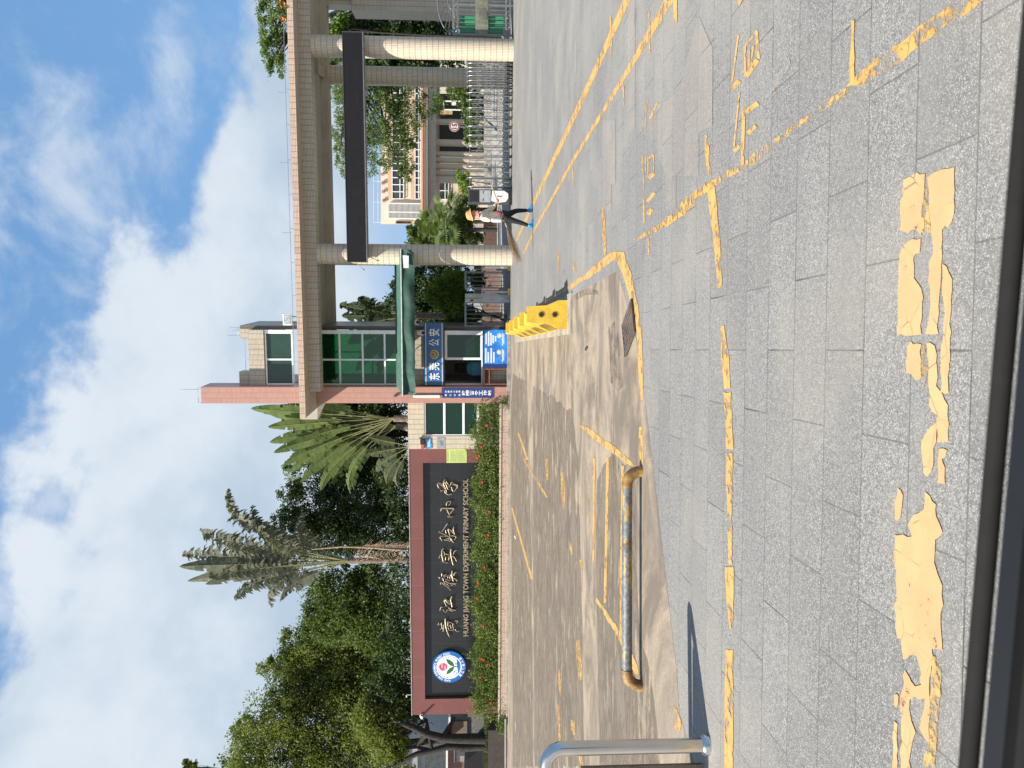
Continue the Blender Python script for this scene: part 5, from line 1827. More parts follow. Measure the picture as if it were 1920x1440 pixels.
def skin(name, joints, bones, mat, root=None, sub=2, sc=1.0):
    """one continuous skinned surface grown over a jointed skeleton"""
    keys = list(joints)
    me = bpy.data.meshes.new(name)
    me.from_pydata([joints[k][0] for k in keys], [(keys.index(a), keys.index(b)) for a, b in bones], [])
    ob = bpy.data.objects.new(name, me)
    C.objects.link(ob)
    md = ob.modifiers.new('skin', 'SKIN')
    md.use_smooth_shade = True
    sv = me.skin_vertices[0].data
    for i, k in enumerate(keys):
        r = joints[k][1]
        sv[i].radius = (r[0] * sc, r[1] * sc) if isinstance(r, tuple) else (r * sc, r * sc)
        sv[i].use_root = (i == 0)
    ss = ob.modifiers.new('sub', 'SUBSURF')
    ss.levels = ss.render_levels = sub
    bpy.context.view_layer.update()
    dg = bpy.context.evaluated_depsgraph_get()
    nm = bpy.data.meshes.new_from_object(ob.evaluated_get(dg))
    vs = [tuple(v.co) for v in nm.vertices]
    fc = [tuple(p.vertices) for p in nm.polygons]
    bpy.data.objects.remove(ob)
    bpy.data.meshes.remove(me)
    bpy.data.meshes.remove(nm)
    b = MB()
    b.add(vs, fc, True)
    return b.build(name, mat, root)


foot = pj(1000, 405)
per = thing('person', 'street sweeper in straw hat, beige top and blue boot covers carrying a broom', 'person', (foot[0], PY, 0))
J = {
    'pelvis': (pj(945, 407), (.085, .07)), 'belly': (pj(930, 406), (.085, .075)), 'chest': (pj(914, 405), (.105, .08)), 'neck': (pj(900, 404), (.05, .05)),
    'head0': (pj(896, 403), (.055, .06)), 'head': (pj(887, 402), (.078, .088)), 'crown': (pj(880, 402), (.05, .055)),
    'shR': (pj(905, 398, .10), .05), 'elR': (pj(923, 390, .12), .038), 'wrR': (pj(932, 378, .04), .026), 'haR': (pj(934.5, 375.5, .0), (.02, .035)),
    'shL': (pj(905, 412, -.10), .05), 'elL': (pj(922, 415, -.15), .038), 'wrL': (pj(943, 414.5, -.10), .026), 'haL': (pj(947.5, 414, -.07), (.02, .035)),
    'hipR': (pj(949, 403, .07), .062), 'knR': (pj(968, 393.5, .08), .042), 'anR': (pj(991, 393, .08), .03), 'heR': (pj(997, 394, .08), .035), 'toR': (pj(998.2, 380, .08), .026),
    'hipL': (pj(949, 411, -.07), .062), 'knL': (pj(972, 417.5, -.07), .042), 'anL': (pj(991, 424, -.07), .03), 'heL': (pj(998, 426, -.07), .035), 'toL': (pj(999, 412, -.07), .026),
}
Bn = [('pelvis', 'belly'), ('belly', 'chest'), ('chest', 'neck'), ('neck', 'head0'), ('head0', 'head'), ('head', 'crown'),
      ('chest', 'shR'), ('shR', 'elR'), ('elR', 'wrR'), ('wrR', 'haR'), ('chest', 'shL'), ('shL', 'elL'), ('elL', 'wrL'), ('wrL', 'haL'),
      ('pelvis', 'hipR'), ('hipR', 'knR'), ('knR', 'anR'), ('anR', 'heR'), ('heR', 'toR'), ('pelvis', 'hipL'), ('hipL', 'knL'), ('knL', 'anL'), ('anL', 'heL'), ('heL', 'toL')]
# broom line: the fingers close round it
BR0, BR1 = Vector(pj(921, 345, .02)), Vector(pj(975, 497, -.14))
bl = (BR1 - BR0).normalized()
for side, sg_ in (('R', 1), ('L', -1)):
    hp = Vector(J['ha' + side][0])
    k = (hp - BR0).dot(bl)
    on = BR0 + bl * k
    out = (hp - on)
    out = out.normalized() if out.length > .004 else Vector((0, -1, .2))
    J['ha' + side] = (tuple(on + out * .032), (.018, .034))
    lens = (.062, .072, .068, .052)
    for fi in range(4):
        base = on + out * .030 + bl * (fi - 1.5) * .019
        a1 = on + bl * (fi - 1.5) * .020 + bl.cross(out) * .030 + out * .012
        a2 = on + bl * (fi - 1.5) * .020 + bl.cross(out) * .026 - out * (.018 * lens[fi] / .07)
        J['f%d0%s' % (fi, side)] = (tuple(base + bl.cross(out) * .014), .0095)
        J['f%d1%s' % (fi, side)] = (tuple(a1), .009)
        J['f%d2%s' % (fi, side)] = (tuple(a2), .008)
        Bn += [('ha' + side, 'f%d0%s' % (fi, side)), ('f%d0%s' % (fi, side), 'f%d1%s' % (fi, side)), ('f%d1%s' % (fi, side), 'f%d2%s' % (fi, side))]
    J['t0' + side] = (tuple(on + out * .03 - bl.cross(out) * .02 - bl * .02), .011)
    J['t1' + side] = (tuple(on - bl.cross(out) * .026 - out * .01 - bl * .012), .010)
    Bn += [('ha' + side, 't0' + side), ('t0' + side, 't1' + side)]
M_SKIN = plain('tanned skin', (.40, .21, .14), .55, var=.06)
body = skin('body', J, Bn, M_SKIN, per, 1)
hc = Vector(J['head'][0])
# facing right: nose, ears, eyes and mouth as shapes grown on the head
fd, sd = Vector((.93, -.36, 0)).normalized(), Vector((.36, .93, 0)).normalized()
g = MB(); g.prism([(0, 0), (.03, -.005), (.004, .04)], -.012, .012, 't', M=Matrix.Translation(hc + fd * .074 - up * .02) @ Matrix.Rotation(math.atan2(fd.y, fd.x), 4, 'Z')); g.build('nose', M_SKIN, per, .003)
for sg_ in (-1, 1):
    g = MB(); g.ball(tuple(hc + fd * .068 + sd * sg_ * .033 + up * .008), .011, 6); g.build('eye', M_BLACK, per)
    g = MB(); g.ball(tuple(hc + sd * sg_ * .082 - up * .005), .022, 6, (.7, .35, 1.2)); g.build('ear', M_SKIN, per)
g = MB(); g.box(-.02, .02, -.004, .004, -.004, .004, M=Matrix.Translation(hc + fd * .076 - up * .048) @ Matrix.Rotation(math.atan2(sd.y, sd.x), 4, 'Z')); g.build('mouth', plain('lip', (.30, .09, .07), .5), per)


def sub(keys, bones, scale, name, mat, sb=2, over=None):
    jj = {}
    for k in keys:
        p, r = J[k]
        if over and k in over:
            p, r = over[k]
        jj[k] = (p, r)
    return skin(name, jj, bones, mat, per, sb, scale)


lerp = lambda a, b, k: tuple(Vector(J[a][0]).lerp(Vector(J[b][0]), k))
M_JKT = plain('beige work jacket', (.74, .61, .46), .85, var=.15, scale=7, bump=.2)
M_TRS = plain('black trousers', (.010, .010, .012), .85, var=.15)
jk = {'belly': (pj(928, 406), (.135, .115)), 'hem': (pj(944, 407), (.14, .118)), 'chest': (pj(914, 405), (.145, .12)), 'neck': (pj(901.5, 404), (.065, .065)),
      'shR': (pj(905, 398, .10), .066), 'elR': (pj(923, 390, .12), .054), 'cuR': (lerp('elR', 'wrR', .75), .044),
      'shL': (pj(905, 412, -.10), .066), 'elL': (pj(921, 415, -.15), .058)}
skin('jacket', jk, [('belly', 'hem'), ('belly', 'chest'), ('chest', 'neck'), ('chest', 'shR'), ('shR', 'elR'), ('elR', 'cuR'), ('chest', 'shL'), ('shL', 'elL')], M_JKT, per, 2)
skin('sleeve_cover', {'a': (lerp('elL', 'wrL', -.12), .055), 'b': (lerp('elL', 'wrL', .45), .062), 'c': (lerp('elL', 'wrL', .92), .056)}, [('a', 'b'), ('b', 'c')],
     plain('white sleeve cover', (.66, .65, .64), .7, var=.08), per, 2)
tr = {'pelvis': (pj(944, 407), (.118, .10))}
tb_ = []
for sd_ in 'RL':
    tr['hip' + sd_] = (J['hip' + sd_][0], .088)
    tr['kn' + sd_] = (J['kn' + sd_][0], .060)
    tr['an' + sd_] = (J['an' + sd_][0], .042)
    tb_ += [('pelvis', 'hip' + sd_), ('hip' + sd_, 'kn' + sd_), ('kn' + sd_, 'an' + sd_)]
skin('trousers', tr, tb_, M_TRS, per, 2)
M_BOOT = plain('bright blue boot cover', (.01, .24, .52), .45, var=.1, scale=12)
for sd_ in 'RL':
    a, h, t = (Vector(J[k + sd_][0]) for k in ('an', 'he', 'to'))
    skin('boot_cover', {'a': (tuple(a + up * .02), (.058, .062)), 'b': (tuple(a - up * .04), (.055, .06)), 'h': (tuple(h + up * .01), .055), 'm': (tuple(h.lerp(t, .5) + up * .005), .052), 't': (tuple(t), .04)},
         [('a', 'b'), ('b', 'h'), ('h', 'm'), ('m', 't')], M_BOOT, per, 2)
# waist bag, hat and headscarf
skin('waist_bag', {'a': (pj(928, 399, -.10), .035), 'b': (pj(936, 401, -.12), (.05, .045)), 'c': (pj(941, 404, -.12), .04)}, [('a', 'b'), ('b', 'c')], plain('dark red bag', (.20, .025, .04), .7), per, 2)
g = MB()
hx = Matrix.Translation(Vector(pj(881, 403.5))) @ Matrix.Rotation(R(-14), 4, 'Y')
vs, fc = [], []
prof = [(0, .095), (.05, .09), (.09, .07), (.112, .03), (.12, 0), (.13, -.02), (.15, -.036)]
for i, (r_, z_) in enumerate(prof):
    for k in range(24):
        a = 2 * math.pi * k / 24
        vs.append((r_ * math.cos(a), r_ * math.sin(a), z_ + (.008 * math.sin(3 * a) if i > 4 else 0)))
for i in range(len(prof) - 1):
    for k in range(24):
        fc.append((i * 24 + k, i * 24 + (k + 1) % 24, (i + 1) * 24 + (k + 1) % 24, (i + 1) * 24 + k))
g.add(vs, fc, True, M=hx)
g.build('hat', plain('straw hat', (.55, .28, .11), .8, var=.15, scale=40, bump=.2), per)
g = MB()
vs, fc = [], []
for i in range(13):
    a = R(-150 + 300 * i / 12)
    for j in range(5):
        k = j / 4
        r_ = .088 + .022 * k + .008 * math.sin(i * 2.1)
        p = hc - fd * math.cos(a) * r_ + sd * math.sin(a) * r_ + up * (.03 - .16 * k + .015 * math.sin(i * 1.7))
        vs.append(tuple(p))
for i in range(12):
    for j in range(4):
        o_ = i * 5 + j
        fc.append((o_, o_ + 1, o_ + 6, o_ + 5))
g.add(vs, fc, True)
g.build('headscarf', plain('pink patterned scarf', (.55, .27, .22), .8, var=.3, scale=22, col2=(.40, .10, .09)), per)

# broom, held in both hands
br = thing('broom', 'long bamboo broom with a brushwood head carried by the street sweeper', 'broom', tuple(BR1))
BH0 = BR0.lerp(BR1, .52)
g = MB(); g.tube([BR0, BR0.lerp(BR1, .3), BH0, BR0.lerp(BR1, .62)], [.013, .014, .016, .016], 8); g.build('handle', plain('bamboo pole', (.42, .29, .17), .6, var=.2, scale=14), br)
g = MB()
for k in range(3):
    p = BR0.lerp(BR1, .555 + .03 * k)
    g.tube([p - bl * .01, p + bl * .01], .026 + .003 * k, 10)
g.build('binding', plain('dark binding', (.05, .04, .03), .7), br)
g = MB()
rb_ = random.Random(2)
for k in range(170):
    st_ = BR0.lerp(BR1, .54 + rb_.uniform(0, .04))
    sp_ = Vector((rb_.gauss(0, 1), rb_.gauss(0, 1), rb_.gauss(0, 1)))
    sp_ -= bl * sp_.dot(bl)
    ln = rb_.uniform(.62, 1.0)
    en = BR0.lerp(BR1, .54 + .46 * ln) + sp_ * .05 * ln
    md = st_.lerp(en, .5) + sp_ * .012 + Vector((0, 0, .02))
    g.tube([st_ + sp_ * .008, md, en], [.004, .003, .0012], 4, cap=False)
g.build('brushwood', plain('dry twigs', (.30, .20, .12), .85, var=.3, scale=30), br)
# a little litter on the ground
for px, lab in (((967, 1008), 'scrap of white plastic lying on the yard near the planter'), ((1103, 654), 'small dark scrap lying on the dusty concrete yard'),
                ((936, 187), 'small white scrap on the paving below the folding gate')):
    p = gw(*px)
    g = MB()
    rq = random.Random(int(px[1]))
    n = 9
    ctr = p + up * .03
    vs = [tuple(ctr)]
    sz = .10 if 'plastic' in lab else .035
    for k in range(n):
        a = 2 * math.pi * k / n
        vs.append(tuple(p + Vector((sz * math.cos(a) * rq.uniform(.5, 1.2), sz * math.sin(a) * rq.uniform(.5, 1.2), .012 + rq.uniform(0, .035)))))
    g.add(vs, [(0, 1 + k, 1 + (k + 1) % n) for k in range(n)])
    g.add([tuple(Vector(v) * 1.0 - up * .006) for v in vs], [(0, 1 + (k + 1) % n, 1 + k) for k in range(n)])
    o = g.build('litter', M_WHITE if 'white' in lab else plain('dry brown scrap', (.06, .05, .04), .8))
    tag(o, lab, 'litter')

# ================================================================== BACKGROUND BUILDINGS
YB = 72.0
bx = lambda y, Y=YB, x=800: at(x, y, Y).x
bz = lambda x, y=350, Y=YB: at(x, y, Y).z
M_PEACH = plain('cream school wall', (.68, .60, .48), .8, var=.05, scale=.5)
M_ORNG = plain('peach school band', (.62, .42, .27), .8, var=.06, scale=.5)
M_ORN2 = plain('terracotta band', (.36, .18, .11), .8, var=.1)
M_PANE = plain('far window glass', (.055, .06, .065), .12, var=.3, scale=.8)
sch = thing('school_building', 'cream and orange school building with red rooftop characters beyond the gate', 'school building', (bx(421), YB, 0))
xl, xr = bx(421), bx(110)
ztop = bz(714)
g = MB()
g.prism([(xl, YB), (xr, YB), (xr + 6, YB + 12), (xl * (YB + 12) / YB + .5, YB + 12)], -.3, ztop, 'z')
g.build('wall', M_PEACH, sch)
g = MB()
for x0, x1, ya, yb in ((727, 735, 375, 100), (770, 778, 375, 100)):
    g.box(bx(ya), bx(yb), YB - .06, YB - .001, bz(x1), bz(x0))
g.box(xl, bx(415), YB - .05, YB - .001, 0, ztop - 1.3)
g.box(bx(375), bx(300), YB - .06, YB - .001, bz(872), bz(858))
g.build('band', M_ORNG, sch)
for x0, x1, ya, yb in ((735.5, 757, 374, 150), (778.5, 788, 374, 150), (821, 841, 374, 325)):
    X0, X1, Z0, Z1 = bx(ya), bx(yb), bz(x1), bz(x0)
    g = MB(); g.box(X0, X1, YB - .10, YB - .001, Z0, Z1)
    w = g.build('window', M_PANE, sch)
    g = MB()
    n = int((X1 - X0) / .62)
    for i in range(n + 1):
        X = X0 + (X1 - X0) * i / n
        g.box(X - .035, X + .035, YB - .15, YB - .102, Z0, Z1)
    for Zc in (Z0, Z0 + (Z1 - Z0) * .32, Z1):
        g.box(X0, X1, YB - .16, YB - .151, Zc - .035, Zc + .035)
    g.build('frame', M_ALU, w)
g = MB()
X0, X1, Z0, Z1 = bx(411), bx(383), bz(806), bz(729)
g.box(X0, X1, YB - .06, YB - .001, Z0, Z1)
lv = g.build('louvre_screen', M_PANE, sch)
g = MB()
n = 34
for i in range(n + 1):
    z = Z0 + (Z1 - Z0) * i / n
    g.box(X0, X1, YB - .22, YB - .061, z - .025, z + .025)
for X in (X0, (X0 + X1) / 2 - .1, X1):
    g.box(X - .05, X + .05, YB - .24, YB - .061, Z0, Z1)
g.build('slat', M_WHITE, lv)
g = MB()
g.box(bx(420), bx(416), YB - .12, YB - .06, bz(770), bz(743))
g.build('side_window', M_PANE, sch)
g = MB()
for k, ch in enumerate('教育委员'):
    c = bx(376 - 16.3 * k, YB, 720)
    zc = bz(720.5 - .9 * k, 360)
    g2 = MB()
    vs, fc = text_geo(ch, 1.0, .05, .0)
    xs, ys = [v[0] for v in vs], [v[1] for v in vs]
    sc = .35
    mx, my = (min(xs) + max(xs)) / 2, (min(ys) + max(ys)) / 2
    g.add([(c + (x - mx) * sc, YB - .12 - d, zc + (y - my) * sc) for x, y, d in vs], fc)
vs, fc = text_geo('功', 1.0, .05, .04)
mx, my = sum(v[0] for v in vs) / len(vs), sum(v[1] for v in vs) / len(vs)
c, zc = bx(340), bz(847)
g.add([(c + (x - mx) * .48, YB - .12 - d, zc + (y - my) * .48) for x, y, d in vs], fc)
g.build('lettering', plain('red letters', (.33, .07, .05), .5), sch)
g = MB()
for z in (.3, .7):
    g.tube([(xl + .2, YB + .3, ztop + z), (xr, YB + .3, ztop + z)], .014, 5)
X = xl + .2
while X < xr:
    g.tube([(X, YB + .3, ztop), (X, YB + .3, ztop + .7)], .014, 5)
    X += 1.9
g.build('roof_railing', M_WHITE, sch)

# portico in front of the school
YQ = 60.0
px_ = lambda y, x=800: at(x, y, YQ).x
pz_ = lambda x, y=300: at(x, y, YQ).z
por = thing('portico', 'entrance portico with orange striped roof edge and round beige columns before the school', 'portico', (px_(398), YQ, 0))
M_PCOL = plain('beige portico column', (.40, .35, .285), .7, var=.06)
pX0, pX1 = px_(399), px_(60)
g = MB()
for a, b, off, mt in ((788, 792, .0, 0), (792, 793.5, .12, 1), (793.5, 797, .05, 0), (797, 799, .15, 1)):
    pass
g.box(pX0, pX1, YQ, YQ + 9, pz_(799.5), pz_(788.5))
rf = g.build('roof', M_ORNG, por)
g = MB()
g.box(pX0 - .02, pX1, YQ - .06, YQ - .002, pz_(793.6), pz_(792.2)); g.box(pX0 - .02, pX1, YQ - .06, YQ - .002, pz_(797.6), pz_(796.2))
g.build('stripe', M_ORN2, rf)
g = MB(); g.box(pX0 + .1, pX1, YQ + .02, YQ + .35, pz_(801.6), pz_(799.55)); g.build('trim', M_WHITE, rf)
g = MB()
zb_ = pz_(802)
g.prism([(px_(392), zb_), (px_(355), pz_(816)), (pX1, pz_(816)), (pX1, zb_)], YQ + .5, YQ + 8.5)
g.build('soffit_beam', plain('grey beige beam', (.36, .34, .31), .8), por)
for ya, yb in ((335, 321), (322, 310), (309, 297), (296, 285), (284, 274), (264, 251), (223, 212)):
    c = px_((ya + yb) / 2, 850)
    r_ = abs(px_(yb, 850) - px_(ya, 850)) / 2
    g = MB(); g.cyl((c, YQ + 1.4), r_, -.2, pz_(815), 24); g.build('column', M_PCOL, por)
g = MB(); g.box(at(850, 285, YQ + 8.6).x, at(850, 176, YQ + 8.6).x, YQ + 8.6, YQ + 8.8, 0, at(822, 250, YQ + 8.6).z); g.build('opening_panel', plain('painted opening shade', (.05, .045, .04), .5, var=.2), por)  # dark panel paints the shade in the openings behind the columns
nb2 = thing('poster_stand', 'white framed poster stand with a yellow picture beside the portico', 'poster stand', (px_(205), YQ - 3, 0))
Yn = YQ - 3
ax_ = lambda y: at(840, y, Yn).x
az_ = lambda x: at(x, 200, Yn).z
g = MB(); g.box(ax_(206), ax_(204.5), Yn, Yn + .1, 0, az_(831)); g.box(ax_(190), ax_(188.5), Yn, Yn + .1, 0, az_(831)); g.box(ax_(206), ax_(188.5), Yn + .02, Yn + .08, az_(832.5), az_(831)); g.build('frame', M_WHITE, nb2)
g = MB(); g.box(ax_(213), ax_(206.5), Yn + .1, Yn + .16, az_(848), az_(825)); g.build('poster', plain('yellow poster', (.55, .36, .16), .6, var=.3, scale=3), nb2)
g = MB(); g.box(ax_(197), ax_(190.4), Yn - .02, Yn + .02, az_(855), az_(847)); g.build('card', M_WHITE, nb2)

# speed limit sign
Ys = 46.0
c = at(852, 237, Ys)
r_ = 9.6 * Ys / F_PX
ss = thing('speed_limit_sign', 'round white speed limit sign reading 15 with a red rim inside the school grounds', 'road sign', (c.x, Ys, 0))
g = MB(); g.tube([(c.x, Ys + .05, 0), (c.x, Ys + .05, c.z)], .04, 8); g.build('pole', M_GALV, ss)
g = MB(); g.disc((c.x, c.z), r_, 't', Ys, Ys + .02, 40); pn = g.build('panel', M_WHITE, ss)
g = MB()
n = 40
vs = [(c.x + r_ * k * math.cos(2 * math.pi * i / n), Ys - .004, c.z + r_ * k * math.sin(2 * math.pi * i / n)) for k in (.95, .74) for i in range(n)]
g.add(vs, [(i, (i + 1) % n, n + (i + 1) % n, n + i) for i in range(n)])
g.build('red_ring', plain('sign red', (.40, .03, .04), .5), pn)
g = MB()
text_box(g, '15', c.x - r_ * .48, c.x + r_ * .52, c.z - r_ * .46, c.z + r_ * .44, Ys - .003, .004, .02)
g.build('lettering', M_BLACK, pn)

# ================================================================== VEGETATION
M_BARK = plain('shade darkened bark', (.034, .029, .024), .9, var=.3, scale=8, bump=.4)  # bark colour darkened for overhead leaf shade that the scene lacks
M_BARKL = plain('pale palm bark', (.20, .16, .125), .9, var=.3, scale=6, bump=.4)
LF_WIL = leaf_mat('willowy leaves', (.085, .115, .028), (.205, .235, .065), .36)
LF_MID = leaf_mat('mid green leaves', (.05, .09, .022), (.13, .175, .05), .3)
LF_DRK = leaf_mat('dark green leaves', (.02, .042, .015), (.065, .10, .03), .2)
LF_BRI = leaf_mat('bright leaves', (.09, .16, .025), (.18, .26, .05), .32)
LF_FEA = leaf_mat('feathery leaves', (.06, .105, .025), (.15, .21, .055), .34)
LF_HED = leaf_mat('hedge leaves', (.06, .098, .022), (.185, .235, .065), .26, .5)
LF_PLM = leaf_mat('palm leaf blades', (.075, .125, .035), (.17, .22, .075), .28, .35)
LF_PLD = leaf_mat('dull palm blades', (.05, .075, .035), (.12, .14, .075), .2, .5)

Yt = 39.0
tree('broadleaf_tree', 'tallest loose pale green tree standing above the dark forked trunk', 'tree', (at(900, 1395, Yt).x, Yt, 0),
     lobes_px([(470, 1425, 52, 60), (530, 1350, 75, 62), (560, 1440, 85, 70), (620, 1400, 80, 80), (690, 1350, 70, 80), (700, 1440, 60, 60)], Yt), 66000, .145, LF_WIL, M_BARK, .2,
     clump=.12, per=30, tips=16, trunk_top=tuple(at(640, 1390, Yt)), shell=.35)
tree('broadleaf_tree', 'broad loose pale green tree behind the round school badge', 'tree', (at(900, 1250, Yt).x, Yt + 1, 0),
     lobes_px([(555, 1262, 52, 55), (590, 1215, 60, 50), (640, 1280, 70, 65), (660, 1200, 65, 55), (700, 1260, 50, 60), (590, 1310, 45, 40)], Yt + 1), 56000, .145, LF_WIL, M_BARK, .17,
     clump=.12, per=30, tips=14, trunk_top=tuple(at(680, 1250, Yt + 1)), shell=.35)
Yt = 36.5
tree('broadleaf_tree', 'dense mid green tree just left of the tall ragged palm', 'tree', (at(900, 1130, Yt).x, Yt, 0),
     lobes_px([(630, 1110, 55, 50), (660, 1160, 60, 45), (620, 1175, 45, 30), (700, 1120, 55, 55), (720, 1190, 45, 45)], Yt), 44000, .135, LF_MID, M_BARK, .17, clump=.14, per=34, tips=10)
tree('broadleaf_tree', 'dense dark tree right of the tall ragged palm', 'tree', (at(900, 975, Yt).x, Yt, 0),
     lobes_px([(560, 985, 45, 35), (600, 950, 60, 50), (620, 1010, 60, 40), (680, 930, 70, 60), (690, 1000, 65, 50), (720, 890, 45, 50), (650, 890, 50, 40)], Yt), 50000, .13, LF_DRK, M_BARK, .2, clump=.14, per=34, tips=12)
tree('broadleaf_tree', 'low dark tree filling the gap behind the annex and the fan palm', 'tree', (at(900, 830, Yt + 2).x, Yt + 2, 0),
     lobes_px([(700, 830, 60, 60), (720, 770, 50, 45), (650, 800, 55, 45), (605, 785, 55, 38), (610, 850, 50, 40), (560, 775, 30, 22)], Yt + 2), 34000, .17, LF_DRK, M_BARK, .17, clump=.15, tips=8)
tree('sapling', 'thin sapling with drooping feathery leaves against the sky between the two palms', 'tree', (at(900, 905, 40).x, 40, 0),
     lobes_px([(545, 885, 14, 12), (552, 905, 12, 14), (560, 920, 10, 10)], 40), 900, .16, LF_FEA, M_BARK, .05, clump=.3, per=30, tips=5, droop=1.2, aspect=.3)
# shrubs closing the foot of the trees behind the wall
tree('shrub', 'dark leafy undergrowth shrub behind the middle of the sign wall', 'shrub', (at(900, 1050, 35.4).x, 35.4, 0),
     lobes_px([(770, 1050, 50, 90), (760, 930, 50, 80), (770, 1180, 50, 90)], 35.4), 16000, .16, LF_DRK, M_BARK, .08, tips=6)
tree('shrub', 'dark leafy undergrowth shrub behind the left end of the sign wall', 'shrub', (at(900, 1290, 36).x, 36, 0),
     lobes_px([(745, 1290, 45, 70), (760, 1340, 40, 40)], 36), 9000, .16, LF_DRK, M_BARK, .08, tips=5)

# right of the gatehouse and through the gate
Yt = 47.0
tree('feathery_tree', 'large feathery tree hanging over the entrance behind the display screen', 'tree', (at(900, 40, Yt).x, Yt, 0),
     lobes_px([(655, 190, 28, 62), (645, 270, 18, 55), (700, 215, 38, 55), (730, 260, 40, 45), (740, 180, 35, 35), (770, 230, 28, 40), (690, 300, 22, 36), (765, 300, 16, 26), (760, 325, 14, 12), (810, 195, 28, 22),
               (640, 130, 30, 60), (720, 120, 60, 45)], Yt), 36000, .17, LF_FEA, M_BARK, .3, clump=.13, per=24, tips=22, droop=1.5, aspect=.3, trunk_top=tuple(at(640, 60, Yt)))
Yt = 41.0
tree('feathery_tree', 'feathery tree whose spreading boughs show above the right end of the canopy', 'tree', (at(900, -30, Yt).x, Yt, 0),
     lobes_px([(489, 30, 5, 18), (494, 62, 6, 26), (502, 100, 6, 34), (505, 130, 4, 16), (512, 50, 7, 36), (520, 96, 5, 36), (527, 120, 5, 26), (530, 45, 6, 36), (498, -10, 14, 26), (500, -60, 40, 40), (560, -40, 40, 50)], Yt), 15000, .17, LF_FEA, M_BARK, .3, clump=.35, per=26,
     tips=11, droop=.4, aspect=.34, trunk_top=tuple(at(560, -30, Yt)), tufts=2)
tree('broadleaf_tree', 'dark glossy tree between the right columns and the grey beige rear pier', 'tree', (at(900, 60, 38).x, 38, 0),
     lobes_px([(640, 70, 35, 40), (690, 50, 45, 50), (740, 80, 45, 50), (790, 60, 45, 50), (830, 100, 35, 40), (700, 125, 50, 35), (780, 130, 40, 30)], 38), 26000, .2, LF_DRK, M_BARK, .2, clump=.16, tips=10)
tree('bright_shrub', 'bright green shrub high behind the right columns', 'shrub', (at(900, 72, 36.5).x, 36.5, 0),
     lobes_px([(632, 70, 16, 16), (640, 45, 12, 14)], 36.5), 2600, .17, LF_BRI, M_BARK, .06, tips=4)
tree('low_shrub', 'low green bush in front of the portico columns inside the gate', 'shrub', (at(900, 245, 44).x, 44, 0),
     lobes_px([(888, 245, 16, 34), (885, 200, 18, 30), (862, 178, 22, 22), (890, 150, 16, 30)], 44), 7000, .16, LF_MID, M_BARK, .05, tips=4)
tree('low_shrub', 'small yellow green bush under the red character on the school wall', 'shrub', (at(900, 345, 56).x, 56, 0),
     lobes_px([(872, 345, 12, 18), (866, 333, 9, 12)], 56), 2200, .2, LF_BRI, M_BARK, .05, tips=3)
tree('broadleaf_tree', 'leafy green tree beside the orange corner of the school building', 'tree', (at(900, 440, 58).x, 58, 0),
     lobes_px([(785, 442, 22, 22), (800, 460, 26, 18), (830, 445, 30, 30), (790, 430, 16, 12)], 58), 9000, .3, LF_MID, M_BARK, .2, tips=6)
tree('low_shrub', 'row of low dark bushes behind the sweeper on the inner planter', 'shrub', (at(900, 430, 46).x, 46, 0),
     lobes_px([(870, 448, 28, 28), (876, 402, 22, 26), (862, 424, 30, 22), (850, 458, 26, 18)], 45.5), 11000, .15, LF_MID, M_BARK, .05, tips=4)
tree('round_shrub', 'large round clipped bright green bush behind the pedestrian gates', 'shrub', (at(900, 548, 34).x, 34, 0),
     lobes_px([(842, 545, 33, 36), (850, 530, 28, 22), (850, 570, 26, 16)], 34), 9000, .13, LF_BRI, M_BARK, .08, tips=5, clump=.13, shell=.7)
tree('broadleaf_tree', 'tall dark tree behind the green awning and pedestrian gates', 'tree', (at(900, 555, 40).x, 40, 0),
     lobes_px([(765, 580, 40, 35), (790, 530, 45, 38), (800, 590, 45, 35), (840, 600, 40, 40), (770, 540, 30, 25), (840, 520, 40, 30)], 40), 22000, .18, LF_DRK, M_BARK, .18, tips=8)
tree('low_shrub', 'grey green bush beside the booth corner behind the pedestrian gate', 'shrub', (at(900, 602, 33).x, 33, 0),
     lobes_px([(855, 604, 20, 14), (885, 590, 14, 18), (895, 525, 12, 20)], 33), 4200, .13, LF_MID, M_BARK, .05, tips=4)
tree('distant_tree', 'distant tree whose thin top alone shows above the tallest pale green tree', 'tree', (at(900, 1442, 60).x, 60, 0),
     lobes_px([(352, 1436, 8, 7), (362, 1446, 14, 12), (450, 1470, 80, 40)], 60), 5000, .3, LF_WIL, M_BARK, .2, tips=6)

# ------------------------------------------------------------------ hedge with red flowers
hz1 = Z(889, 1000, TK)
hg = thing('hedge', 'long bright green hedge dotted with red flowers in front of the sign wall', 'hedge', ((k0 + k1) / 2, TK + .5, zk1), FAC)
nh = 3300
ctr = []
for i in range(nh):
    s_ = random.uniform(k0 + .0, k1 + .15)
    prof_ = .98 + .09 * math.sin(s_ * 2.7) + .09 * math.sin(s_ * 6.1 + 1) + .06 * math.sin(s_ * 13.7)
    a = random.uniform(0, math.pi)
    rx, rz = .52, (hz1 - zk1 + .25) * .92 * prof_
    edge_ = random.uniform(.72, 1.0) if random.random() < .8 else random.uniform(.2, .8)
    t_ = TK + .52 - math.cos(a) * rx * edge_
    z_ = zk1 - .12 + math.sin(a) ** .7 * rz * edge_
    if random.random() < .12:
        z_ -= random.uniform(0, .15)
    ctr.append(FAC @ Vector((s_, t_, z_)))
ctr = np.array(ctr)
idx = np.repeat(np.arange(nh), 13)
pts = ctr[idx] + rng.normal(size=(len(idx), 3)) * .062
sp_i = rng.random(nh) < .08
pts[:, 2] += np.where(sp_i[idx], rng.random(len(idx)) * .32, 0)
v, qd = leaf_cards(pts, np.full(len(pts), .085), .42, -.35)
np_mesh('leaves', v, qd, LF_HED, hg)
